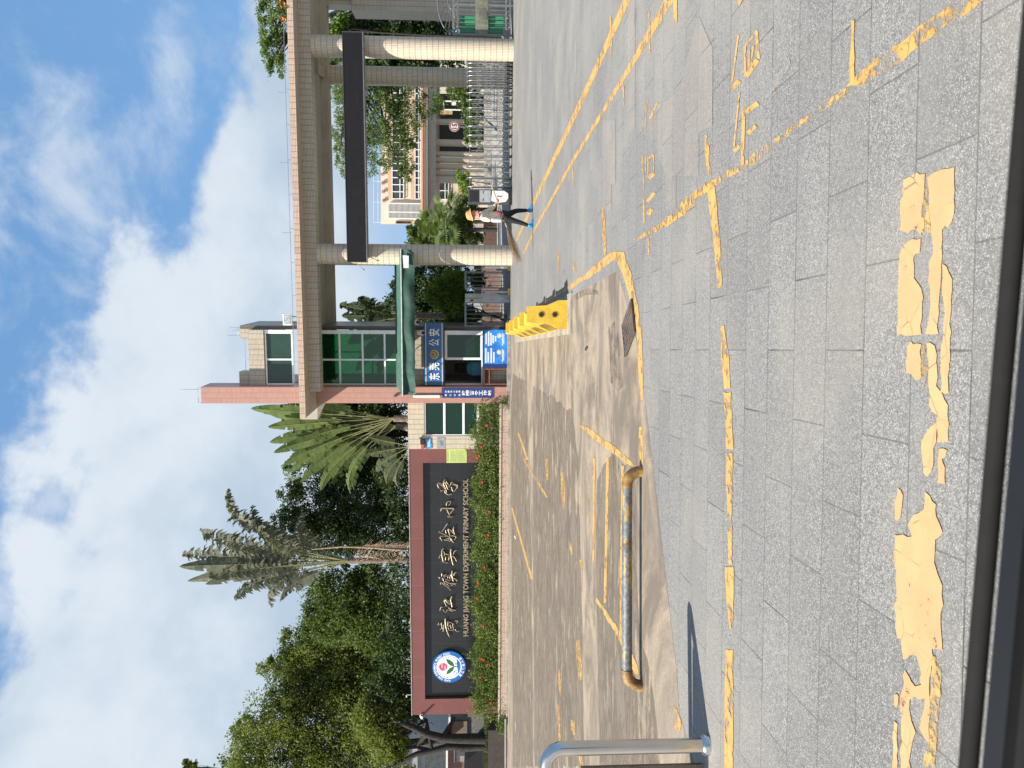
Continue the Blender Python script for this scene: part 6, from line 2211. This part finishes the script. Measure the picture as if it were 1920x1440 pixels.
g = MB(FAC)
for k in range(60):
    s_ = k0 + .2 + (k1 - k0 - .3) * k / 59
    g.tube([(s_, TK + .5, zk1 - .12), (s_ + random.uniform(-.2, .2), TK + .45 + random.uniform(-.2, .2), hz1 - .25)], [.016, .006], 5)
g.build('stems', M_BARK, hg)
M_FLW = plain('red flower', (.62, .055, .03), .5, var=.15, scale=30)
for y, x in ((798, 911), (838, 901), (855, 897), (860, 893), (1003, 914), (1094, 895), (1174, 905), (1236, 902), (1237, 906), (1246, 913), (1318, 919), (1122, 893), (960, 917), (1064, 907), (1270, 899), (905, 903)):
    s_, z_ = fs(x, y, TK - .02)
    g = MB(FAC)
    for k in range(5):
        a = 2 * math.pi * k / 5 + y
        c0_ = Vector((s_, TK - .03, z_))
        e1 = c0_ + Vector((math.cos(a) * .055, -.03, math.sin(a) * .055))
        e2 = c0_ + Vector((math.cos(a + .6) * .05, -.05, math.sin(a + .6) * .05))
        e3 = c0_ + Vector((math.cos(a - .6) * .05, -.05, math.sin(a - .6) * .05))
        g.add([tuple(c0_), tuple(e2), tuple(e1), tuple(e3)], [(0, 1, 2, 3)])
    g.ball((s_, TK - .05, z_), .018, 5)
    g.build('flower', M_FLW, hg)
wd = thing('weed', 'tuft of green weeds growing at the left end of the brick planter', 'weed', (k0 - .2, TK - .15, .05), FAC)
cw = np.array([FAC @ Vector((k0 - .1 + random.gauss(0, .22), TK - .12 + random.gauss(0, .1), .08 + abs(random.gauss(0, .18)))) for _ in range(420)])
v, qd = leaf_cards(cw, np.full(len(cw), .11), .35, -.6)
np_mesh('leaves', v, qd, LF_HED, wd)
wd = thing('weed', 'small dark weed growing on the kerb at the foot of the pink pier', 'weed', (S(752, 28.9, 950), 28.9, .05), FAC)
cw = np.array([FAC @ Vector((S(752, 28.9, 950) + random.gauss(0, .14), 28.88 + random.gauss(0, .05), .1 + abs(random.gauss(0, .14)))) for _ in range(160)])
v, qd = leaf_cards(cw, np.full(len(cw), .10), .35, -.6)
np_mesh('leaves', v, qd, LF_MID, wd)


# ------------------------------------------------------------------ traveller's palms
def ragged(mb, base, dirv, side, length, width, droop, stalk, mst, r=.03, hook=None):
    """old wind-shredded leaf: a bending midrib with narrow hanging strips"""
    p, dv = Vector(base), Vector(dirv).normalized()
    tot = length + stalk
    n = 22
    pts = [p.copy()]
    for i in range(n):
        f = (i + 1) / n
        pull = Vector((0, 0, -1)) * droop * .3 * max(0, f - stalk / tot * .8) * 1.5
        if hook is not None:
            pull += Vector(hook) * .5 * max(0, f - .6)
        dv = (dv + pull).normalized()
        p = p + dv * tot / n
        pts.append(p.copy())
    mst.tube(pts[::2] + ([pts[-1]] if n % 2 else []), [r * (1 - .75 * k / (n // 2)) for k in range(n // 2 + 1)], 6)
    side = Vector(side).normalized()
    for k in range(int(64 * length / 3) + 30):
        u = random.random() ** .9
        f = (stalk + length * u) / tot * n
        i = min(n - 1, int(f))
        a = pts[i].lerp(pts[i + 1], f - i)
        tg = (pts[i + 1] - pts[i]).normalized()
        for sg in (-1, 1):
            if random.random() < .12:
                continue
            ln = width * (math.sin(math.pi * (u * .9 + .08)) ** .5) * random.uniform(.45, 1.2)
            w = random.uniform(.025, .075)
            d1 = (side * sg * random.uniform(.5, 1) + tg * random.uniform(.1, .7) + Vector((0, random.uniform(-.5, .5), random.uniform(-.3, .25)))).normalized()
            d2 = (d1 + Vector((0, 0, -random.uniform(.3, 1.6)))).normalized()
            d3 = (d2 + Vector((0, 0, -random.uniform(.4, 1.8)))).normalized()
            b1 = a + d1 * ln * .45
            c1 = b1 + d2 * ln * .35
            e1 = c1 + d3 * ln * .35
            o = tg * w
            mb.add([a - o, a + o, b1 + o, b1 - o, c1 + o * .7, c1 - o * .8, e1], [(0, 1, 2, 3), (3, 2, 4, 5), (5, 4, 6)], True)


def blade(mb, base, dirv, side, length, width, droop=.25, torn=.3, seg=26, stalk=0.0, mst=None, r=.03):
    """banana-like leaf: a drooping midrib with torn strips on both sides, on a long stalk"""
    base, dirv, side = Vector(base), Vector(dirv).normalized(), Vector(side).normalized()
    p = base.copy()
    dv = dirv.copy()
    pts = [p.copy()]
    tot = length + stalk
    n = 16
    for i in range(n):
        f = (i + 1) / n
        dv = (dv + Vector((0, 0, -1)) * droop * .28 * (max(0, f - stalk / tot * .8) * 1.3)).normalized()
        p = p + dv * tot / n
        pts.append(p.copy())

    def pos(f):
        k = min(n - 1e-4, max(0, f * n))
        i = int(k)
        return pts[i].lerp(pts[i + 1], k - i), (pts[i + 1] - pts[i]).normalized()

    mst.tube([pos(k / 12)[0] for k in range(13)], [r * (1 - .8 * k / 12) for k in range(13)], 6)
    f0 = stalk / tot
    nrm = dirv.cross(side).normalized()
    for sg in (-1, 1):
        k = 0
        while k < seg:
            run = random.randint(1, 2) if random.random() < torn else random.randint(3, 7)
            k2 = min(seg, k + run)
            fold = random.uniform(.10, .45)
            sag = random.uniform(.0, 1.0) * torn * (2.2 if torn > .55 else 1.2)
            prev = None
            for j in range(k, k2 + 1):
                u = j / seg
                w = width * (math.sin(math.pi * min(1, (u * .93 + .07))) ** .6) * (1 - .12 * random.random() * torn)
                a, tg = pos(f0 + (1 - f0) * u)
                s1 = (side * sg + tg * .35 + nrm * fold).normalized()
                b_ = a + s1 * w * .55
                c_ = b_ + (s1 + Vector((0, 0, -sag - .12))).normalized() * w * .5
                a2 = a + nrm * .004
                if prev:
                    mb.add([prev[0], a2, b_, prev[1]], [(0, 1, 2, 3)], True)
                    if not (random.random() < torn * .15):
                        mb.add([prev[1], b_, c_, prev[2]], [(0, 1, 2, 3)], True)
                prev = (a2, b_, c_)
            k = k2


def travellers_palm(name, label, base, fan, specs, mat, plane, lean=(0, 0, 0), r=.16, torn=.3, trunk=True, ring=.5):
    """trunk and one flat fan of stalked leaves; specs: (tip x, tip y, stalk share, width, droop, torn) off the photo"""
    root = thing(name, label, 'palm', base)
    if trunk:
        g = MB()
        b_, f_ = Vector(base), Vector(fan)
        n = 14
        g.tube([b_.lerp(f_, k / n) for k in range(n + 1)], [r * (1.15 - .3 * k / n + .05 * (k % 2)) for k in range(n + 1)], 12)
        g.build('trunk', M_BARKL, root)
    gb, gs = MB(), MB()
    pl = Vector(plane).normalized()
    for i, (tx, ty, st, wd_, dr, tn, off) in enumerate(specs):
        tip = at(tx, ty, fan[1] + off)
        b0_ = Vector(fan) + pl * random.uniform(-.05, .05)
        d_ = tip - b0_
        ln = d_.length
        # aim higher so that the droop brings the tip back to where it is seen
        d2 = (d_.normalized() + Vector((0, 0, dr * .25))).normalized()
        nrm = Vector((random.uniform(-.25, .25), -1, random.uniform(.0, .4))).normalized()
        sd_ = d2.cross(nrm).normalized()
        if tn >= .8:
            hk = (.5, 0, -.9) if tx < 400 and ty < 1010 else None
            ragged(gb, b0_, d2, sd_, ln * (1 - st), wd_ * 1.15, dr, ln * st, gs, .035, hk)
        else:
            blade(gb, b0_, d2, sd_, ln * (1 - st), wd_, dr, tn, 26, ln * st, gs, .027)
    o = gb.build('leaf_blades', mat, root)
    gs.build('leaf_stalks', plain('yellow green stalk', (.20, .20, .075), .6, var=.3, scale=2, col2=(.11, .12, .06)), root)
    return root


fp = at(738, 785, 33.6)
travellers_palm('travellers_palm', 'broad fan of paddle leaved traveller palm rising behind the annex left of the pink pier', (fp.x, fp.y, 0), tuple(fp),
                [(470, 766, .5, 0.281, .2, .25, 0), (508, 778, .5, 0.265, .3, .3, .3), (502, 800, .48, 0.265, .3, .3, -.2), (505, 828, .48, 0.281, .35, .35, .2), (512, 846, .48, 0.265, .4, .3, -.2),
                 (528, 868, .46, 0.281, .4, .4, 0), (540, 880, .46, 0.265, .5, .4, .3), (556, 900, .45, 0.265, .5, .5, -.3), (590, 915, .45, 0.265, .6, .5, 0), (610, 890, .42, 0.265, .7, .6, .4),
                 (560, 760, .5, 0.250, .3, .5, .5), (575, 820, .5, 0.234, .6, .6, -.4), (640, 925, .45, 0.234, .8, .6, .2), (600, 850, .5, 0.234, .7, .6, .6), (545, 745, .5, .3, .3, .4, .6)],
                LF_PLM, (1, 0, 0))
fpb = at(742, 800, 34.6)
travellers_palm('travellers_palm', 'shaded second fan of broad overlapping leaves just behind the annex palm', (fpb.x, fpb.y, 0), tuple(fpb),
                [(515, 765, .45, .40, .4, .3, 0), (530, 790, .45, .42, .5, .3, .3), (540, 815, .45, .42, .5, .4, -.2), (550, 838, .45, .42, .5, .3, 0), (570, 858, .45, .42, .6, .4, .3),
                 (585, 880, .44, .42, .6, .4, -.3), (610, 900, .42, .40, .7, .5, 0), (565, 748, .45, .40, .4, .4, .3), (620, 860, .40, .40, .8, .5, .2), (610, 800, .38, .40, .7, .4, .4), (640, 915, .4, .36, .9, .5, 0)],
                leaf_mat('deep green palm blades', (.035, .06, .02), (.10, .15, .045), .25), (1, 0, 0))
fp2 = at(652, 1052, 34.0)
travellers_palm('travellers_palm', 'tall ragged traveller palm with torn dry leaves standing above the middle of the sign wall', (at(760, 1046, 34.0).x, 34.0, 0), tuple(fp2),
                [(336, 1062, .52, .30, .2, .4, 0), (350, 1088, .5, .30, .5, .6, .3), (384, 1092, .5, .28, .7, .7, -.2), (388, 958, .40, .42, .2, .95, .0), (345, 1040, .42, .50, .25, .9, .2),
                 (372, 1010, .40, .46, .5, .95, -.2), (440, 985, .36, .44, .7, .95, .3), (430, 1100, .42, .44, .7, .85, 0), (470, 1108, .40, .42, .9, .85, .3), (512, 1114, .38, .30, .9, .6, -.3),
                 (400, 1050, .45, .46, .5, .9, .4), (470, 1005, .40, .46, .8, .95, -.4), (548, 1106, .5, .26, 1.0, .5, .1), (520, 985, .35, .42, .9, .95, 0), (395, 1075, .46, .44, .5, .9, -.5),
                 (430, 1035, .45, .44, .6, .95, .1), (460, 1070, .45, .42, .7, .9, -.1)],
                leaf_mat('grey green torn blades', (.065, .08, .055), (.20, .205, .145), .2), (1, 0, 0), r=.14)
# dead hanging leaf and dry fibres on the tall palm's trunk
dp = bpy.data.objects.get('travellers_palm.002')
g = MB()
for k in range(60):
    u = random.random()
    b_ = at(668 + 90 * u, 1046 + random.uniform(-6, 4), 34.0 - .15)
    g.tube([b_, b_ + Vector((random.uniform(-.15, .3), -.12, .12)), b_ + Vector((random.uniform(-.15, .6), -.18, random.uniform(-.3, .05)))], [.018, .012, .004], 4)
g.tube([at(585, 1030, 33.7), at(640, 1025, 33.6), at(700, 1027, 33.6), at(762, 1032, 33.6)], [.03, .04, .05, .06], 6)
for k in range(46):
    u = k / 45
    b_ = at(680 + 84 * u, 1028, 33.6)
    g.tube([b_, b_ + Vector((.12, -.05, -.05)), b_ + Vector((random.uniform(.15, .4), -.1, -.25 - .2 * random.random()))], [.014, .01, .003], 4)
g.build('dry_fronds', plain('dry fronds', (.36, .25, .16), .85, var=.3, scale=12), dp)
fp3 = at(780, 592, 36.5)
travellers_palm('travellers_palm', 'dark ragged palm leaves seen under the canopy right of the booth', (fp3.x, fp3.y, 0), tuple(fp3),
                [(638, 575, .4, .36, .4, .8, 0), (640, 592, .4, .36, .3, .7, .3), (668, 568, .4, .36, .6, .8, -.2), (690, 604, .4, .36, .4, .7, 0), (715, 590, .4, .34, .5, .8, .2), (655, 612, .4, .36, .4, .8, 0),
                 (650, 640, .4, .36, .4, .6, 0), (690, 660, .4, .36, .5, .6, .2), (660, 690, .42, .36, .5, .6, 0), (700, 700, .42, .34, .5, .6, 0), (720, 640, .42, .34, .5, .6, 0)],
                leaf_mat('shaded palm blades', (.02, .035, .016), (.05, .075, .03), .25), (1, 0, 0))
fp4 = at(775, 835, 32.8)
travellers_palm('travellers_palm', 'low young fan of olive palm leaves behind the annex roof', (fp4.x, fp4.y, 0), tuple(fp4),
                [(690, 850, .4, .26, .4, .5, 0), (700, 880, .4, .26, .6, .5, .2), (715, 905, .4, .26, .7, .5, 0), (690, 820, .4, .24, .4, .6, -.2), (735, 915, .4, .26, .8, .5, 0)],
                LF_PLD, (1, 0, 0))


# ------------------------------------------------------------------ fan palms inside the gate
def fan_palm(label, base, crown, n, rad):
    root = thing('fan_palm', label, 'palm', base)
    g = MB(); g.tube([base, crown], [.13, .10], 10); g.build('trunk', M_BARK, root)
    gl, gs = MB(), MB()
    for k in range(n):
        a = 2 * math.pi * k / n * 1.9 + random.uniform(-.3, .3)
        e_l = random.uniform(-.75, 1.2)
        d_ = Vector((math.cos(a) * math.cos(e_l), math.sin(a) * math.cos(e_l), math.sin(e_l)))
        c_ = Vector(crown) + d_ * rad * random.uniform(.5, .9)
        gs.tube([crown, Vector(crown).lerp(c_, .5) + Vector((0, 0, .08)), c_], [.018, .014, .01], 5)
        sdv = d_.cross(Vector((0, 0, 1)))
        sdv = sdv.normalized() if sdv.length > .05 else Vector((1, 0, 0))
        upv = sdv.cross(d_)
        for j in range(15):
            b_ = R(-115 + 230 * j / 14)
            dd = (d_ * math.cos(b_) + sdv * math.sin(b_)).normalized()
            ll = rad * .52 * (1 - .25 * abs(b_) / 2)
            t1 = c_ + dd * ll * .6 + upv * .02
            t2 = c_ + dd * ll + Vector((0, 0, -.22 * ll))
            sv = dd.cross(upv).normalized() * .035
            gl.add([c_, t1 + sv, t2, t1 - sv], [(0, 1, 2, 3)])
    gl.build('fan_leaves', LF_PLM, root)
    gs.build('leaf_stalks', plain('green stalk', (.13, .17, .06), .6), root)
    return root


for x, y, Y, n, rd, lab in ((835, 430, 44, 46, 1.1, 'fan palm with wide round leaves just left of the sweeper beyond the gate'),
                            (845, 392, 47, 46, 1.2, 'fan palm with drooping leaves directly behind the sweeper in front of the school louvres'),
                            (815, 415, 50, 40, 1.15, 'tallest fan palm standing between the school corner and the green tree')):
    c = at(x, y, Y)
    fan_palm(lab, (c.x, Y, 0), tuple(c), n, rd)

# ------------------------------------------------------------------ inner planters, walls and the left background
g = MB(); p0_, p1_ = at(910, 520, 45), at(910, 402, 45)
g.box(p0_.x, p1_.x, 44.6, 48.5, 0, at(908, 440, 44.6).z)
tag(g.build('brick_planter', plain('dark brown planter brick', (.13, .08, .06), .8, var=.2, scale=8)), 'dark brown low brick planter inside the gate behind the sweeper', 'planter')
g = MB(); p0_, p1_ = at(910, 612, 40), at(910, 500, 40)
g.box(p0_.x, p1_.x, 39.5, 41, 0, at(905, 550, 39.5).z)
tag(g.build('brick_planter', plain('pinkish planter brick', (.27, .17, .14), .8, var=.2, scale=8)), 'pinkish low brick planter behind the pedestrian gates', 'planter')
g = MB(); p0_, p1_ = at(880, 400, 64), at(880, 100, 64)
g.box(p0_.x, p1_.x, 57.5, 58, 0, .55)
tag(g.build('low_wall', plain('pale low wall', (.45, .42, .37), .8, var=.1)), 'pale low wall at the far end of the school driveway', 'wall')

# left background
Yh = 46.0
hx_ = lambda y, x=850: at(x, y, Yh).x
hz_ = lambda x, y=1400: at(x, y, Yh).z
bh = thing('brick_house', 'small brown brick house with white roof edge and grey shutter behind the leaning trunk', 'house', (hx_(1440), Yh, 0))
g = MB(); g.box(hx_(1470), hx_(1407), Yh, Yh + 6, 0, hz_(840)); g.build('wall', tile('brown house brick', (.20, .085, .06), (.30, .22, .18), .3, .15, off=.5, stain=.1), bh)
g = MB(); g.box(hx_(1475), hx_(1402), Yh - .35, Yh + 6.3, hz_(840), hz_(836.5)); g.build('roof', M_WHITE, bh)
g = MB(); g.box(hx_(1428), hx_(1406.5), Yh - .05, Yh - .002, hz_(875), hz_(856)); sh = g.build('shutter', plain('grey pink shutter', (.33, .27, .25), .6, .1), bh)
g = MB(); g.box(hx_(1417), hx_(1409), Yh - .08, Yh - .052, hz_(870.5), hz_(861.5)); g.build('vent', plain('dark vent', (.07, .075, .08), .5), sh)
g = MB()
for k in range(6):
    X = hx_(1427 - k * 3.6)
    g.box(X, X + .07, Yh - .12, Yh - .002, hz_(853), hz_(851))
g.build('roof_bracket', M_WHITE, bh)
Yh2 = 52.0
g_ = lambda y: at(800, y, Yh2).x
gz_ = lambda x: at(x, 1400, Yh2).z
gb = thing('grey_building', 'large pale grey building with horizontal bands far behind the dark tree trunks', 'building', (g_(1440), Yh2, 0))
g = MB(); g.box(g_(1500), g_(1385), Yh2, Yh2 + 10, 0, gz_(752)); g.build('wall', plain('grey render', (.30, .32, .32), .8, var=.1), gb)
g = MB()
for x0, x1 in ((762, 767), (783, 789), (796, 880)):
    g.box(g_(1500), g_(1385), Yh2 - .1, Yh2 - .002, gz_(x1), gz_(x0))
g.build('band', plain('dark window band', (.07, .08, .08), .3, var=.2), gb)
shd = thing('shed', 'brown panelled shed with white roof edge behind the end of the sign wall', 'shed', (hx_(1380), 42, 0))
sx_ = lambda y: at(860, y, 42).x
sz_ = lambda x: at(x, 1360, 42).z
g = MB(); g.box(sx_(1404), sx_(1335), 42, 46, 0, sz_(845)); g.build('wall', plain('grey shed wall', (.17, .165, .16), .8, var=.2), shd)
g = MB(); g.box(sx_(1380), sx_(1351), 41.9, 41.998, sz_(876), sz_(846)); g.build('brown_panel', plain('brown panel', (.20, .14, .10), .7, var=.1), shd)
g = MB(); g.box(sx_(1380), sx_(1338), 41.6, 46.2, sz_(845), sz_(841.5)); g.build('roof', M_WHITE, shd)
# trunks left of the sign wall
Yk = 34.5
for lab, base, path_, r_ in (('thick dark forked tree trunk left of the sign wall', (905, 1386), [(860, 1385), (830, 1384), (800, 1376), (775, 1364), (755, 1356), (738, 1350)], .22),
                             ('leaning dark tree trunk in front of the pale grey building', (905, 1398), [(870, 1402), (840, 1400), (810, 1408), (780, 1414), (750, 1430), (720, 1445)], .17)):
    b_ = at(base[0], base[1], Yk)
    rt = thing('tree_trunk', lab, 'tree', (b_.x, Yk, 0))
    g = MB()
    pts = [Vector((b_.x, Yk, 0))] + [at(x, y, Yk) for x, y in path_]
    g.tube(pts, [r_ * 1.2] + [r_ * (1 - .11 * k) for k in range(len(path_))], 10)
    for k0_, tips_ in ((2, [(780, 1400), (740, 1405), (700, 1400)]), (1, [(845, 1358), (852, 1345)]), (2, [(800, 1350), (770, 1372), (735, 1390)])):
        g.tube([pts[k0_ + 1]] + [at(x, y, Yk + .3) for x, y in tips_], [r_ * .6, r_ * .4, r_ * .28, r_ * .15][:len(tips_) + 1], 7)
    g.build('trunk', M_BARK, rt)
    cen = crown_points(lobes_px([(722, 1372 + (20 if 'leaning' in lab else 0), 30, 48), (690, 1350, 26, 45), (748, 1400, 18, 34), (742, 1352, 20, 26)], Yk + .6), 9000, .15, 34)
    v, qd = leaf_cards(cen, np.full(len(cen), .13), .5, .3)
    np_mesh('crown', v, qd, LF_WIL, rt)
g = MB(); s0_, s1_ = S(1490, 31.5, 930), S(1362, 31.5, 930)
g.box(s0_, s1_, 31.4, 31.6, 0, Z(916, 1400, 31.5)); g.M = FAC
gg = MB(FAC); gg.box(s0_, s1_, 31.2, 31.45, 0, Z(915.5, 1400, 31.3))
tag(gg.build('low_wall', plain('dark brown low wall', (.045, .033, .028), .8, var=.2)), 'dark brown low wall topped with short grass beside the sign wall', 'wall')
gg = MB(FAC); gg.box(s0_, s1_, 31.452, 37, 0, Z(916, 1400, 31.3) - .04); gg.build('ground', plain('brown soil', (.05, .045, .03), .95, var=.3), kind='structure')
ng = 5200
cg = np.array([FAC @ Vector((random.uniform(s0_, s1_ + .5), random.uniform(31.45, 33.2), Z(916, 1400, 31.3) - .02 + random.random() * .16)) for _ in range(ng)])
v, qd = leaf_cards(cg, np.full(ng, .15), .14, -1.3)
tag(np_mesh('grass', v, qd, leaf_mat('dry grass blades', (.035, .05, .018), (.12, .13, .05), .2)), 'short grass on the low wall at the left edge', 'grass', kind='stuff')
# dark car parked behind the grass
Yc = 40.0
c0_, c1_ = at(880, 1452, Yc), at(880, 1403, Yc)
CX = Matrix.Translation((c0_.x - 1.9, Yc, 0))
pcar = thing('parked_car', 'dark parked car half hidden behind grass in front of the brick house', 'car', (0, 0, 0), CX)
Lc = c1_.x - (c0_.x - 1.9)
zr_ = at(874, 1420, Yc).z + .12
g = MB(CX)
prof_ = [(0, .35), (0, .85), (.7, .98), (1.3, zr_ - .03), (1.9, zr_), (2.7, zr_ - .05), (3.3, .98), (Lc - .1, .88), (Lc, .7), (Lc, .35)]
g.prism(prof_, 0, 1.75)
g.build('body', plain('dark car paint', (.03, .034, .04), .2, .3), pcar, .06)
g = MB(CX); g.prism([(.82, 1.0), (1.35, zr_ - .08), (2.65, zr_ - .1), (3.15, 1.0)], -.012, -.002); g.build('side_window', plain('smoked glass', (.02, .018, .016), .12), pcar)
for xx in (.8, Lc - .85):
    g = MB(CX); g.tube([(xx, -.03, .33), (xx, .2, .33)], [.33, .33], 22); wh = g.build('wheel', M_RUB, pcar)
    g = MB(CX); g.tube([(xx, -.045, .33), (xx, -.031, .33)], [.2, .2], 18); g.build('rim', M_STEEL, wh)
# kerb edge at the far left of the yard
gg = MB(FAC)
gg.tube([(S(1440, 29.0, 950), 28.6, .09), (S(1345, 29.0, 950), 28.9, .09)], .05, 10)
tag(gg.build('wheel_stop', plain('grey pipe', (.22, .21, .19), .7)), 'low grey pipe lying along the kerb below the weeds', 'pipe')
# orange flowers on the canopy edge, top right
fw = thing('flowering_vine', 'orange flowering vine at the right end of the canopy roof', 'vine', (S(20, TF, 537), TF + .3, zf1), FAC)
cv = np.array([FAC @ Vector((S(random.uniform(-6, 38), TF + .3, 535), TF + .25 + random.gauss(0, .12), zf1 + abs(random.gauss(0, .22)))) for _ in range(700)])
v, qd = leaf_cards(cv, np.full(len(cv), .12), .5, .1)
np_mesh('leaves', v, qd, LF_MID, fw)
for x, y in ((524, 3), (529, 36), (534, 38), (532, 8), (526, 14)):
    s_, z_ = fs(x, y, TF + .05)
    g = MB(FAC)
    for k in range(7):
        a = 2 * math.pi * k / 7
        g.add([(s_, TF + .06, z_), (s_ + .06 * math.cos(a), TF + .03, z_ + .06 * math.sin(a)), (s_ + .06 * math.cos(a + .8), TF + .0, z_ + .06 * math.sin(a + .8))], [(0, 1, 2)])
    g.build('flower', plain('orange flower', (.62, .16, .04), .6), fw)

# ------------------------------------------------------------------ look-alikes share a group
GROUPS = {'broadleaf_tree': 'broadleaf trees around the gate', 'feathery_tree': 'feathery leaved trees by the canopy', 'low_shrub': 'low bushes inside the school grounds',
          'shrub': 'undergrowth behind the sign wall', 'travellers_palm': 'traveller palms near the gatehouse', 'fan_palm': 'fan palms inside the gate',
          'security_camera': 'white security cameras', 'scanner_post': 'face scanner posts at the pedestrian gates', 'panel_post': 'panel posts of the pedestrian gates',
          'railing_gate': 'grey barred pedestrian gates', 'brick_planter': 'brick planters', 'tree_trunk': 'dark tree trunks beside the sign wall', 'litter': 'scraps lying on the ground',
          'weed': 'weeds along the planter kerb'}
for o in list(C.objects):
    if o.parent is None and 'label' in o and 'group' not in o:
        k = o.name.split('.')[0]
        if k in GROUPS:
            o['group'] = GROUPS[k]
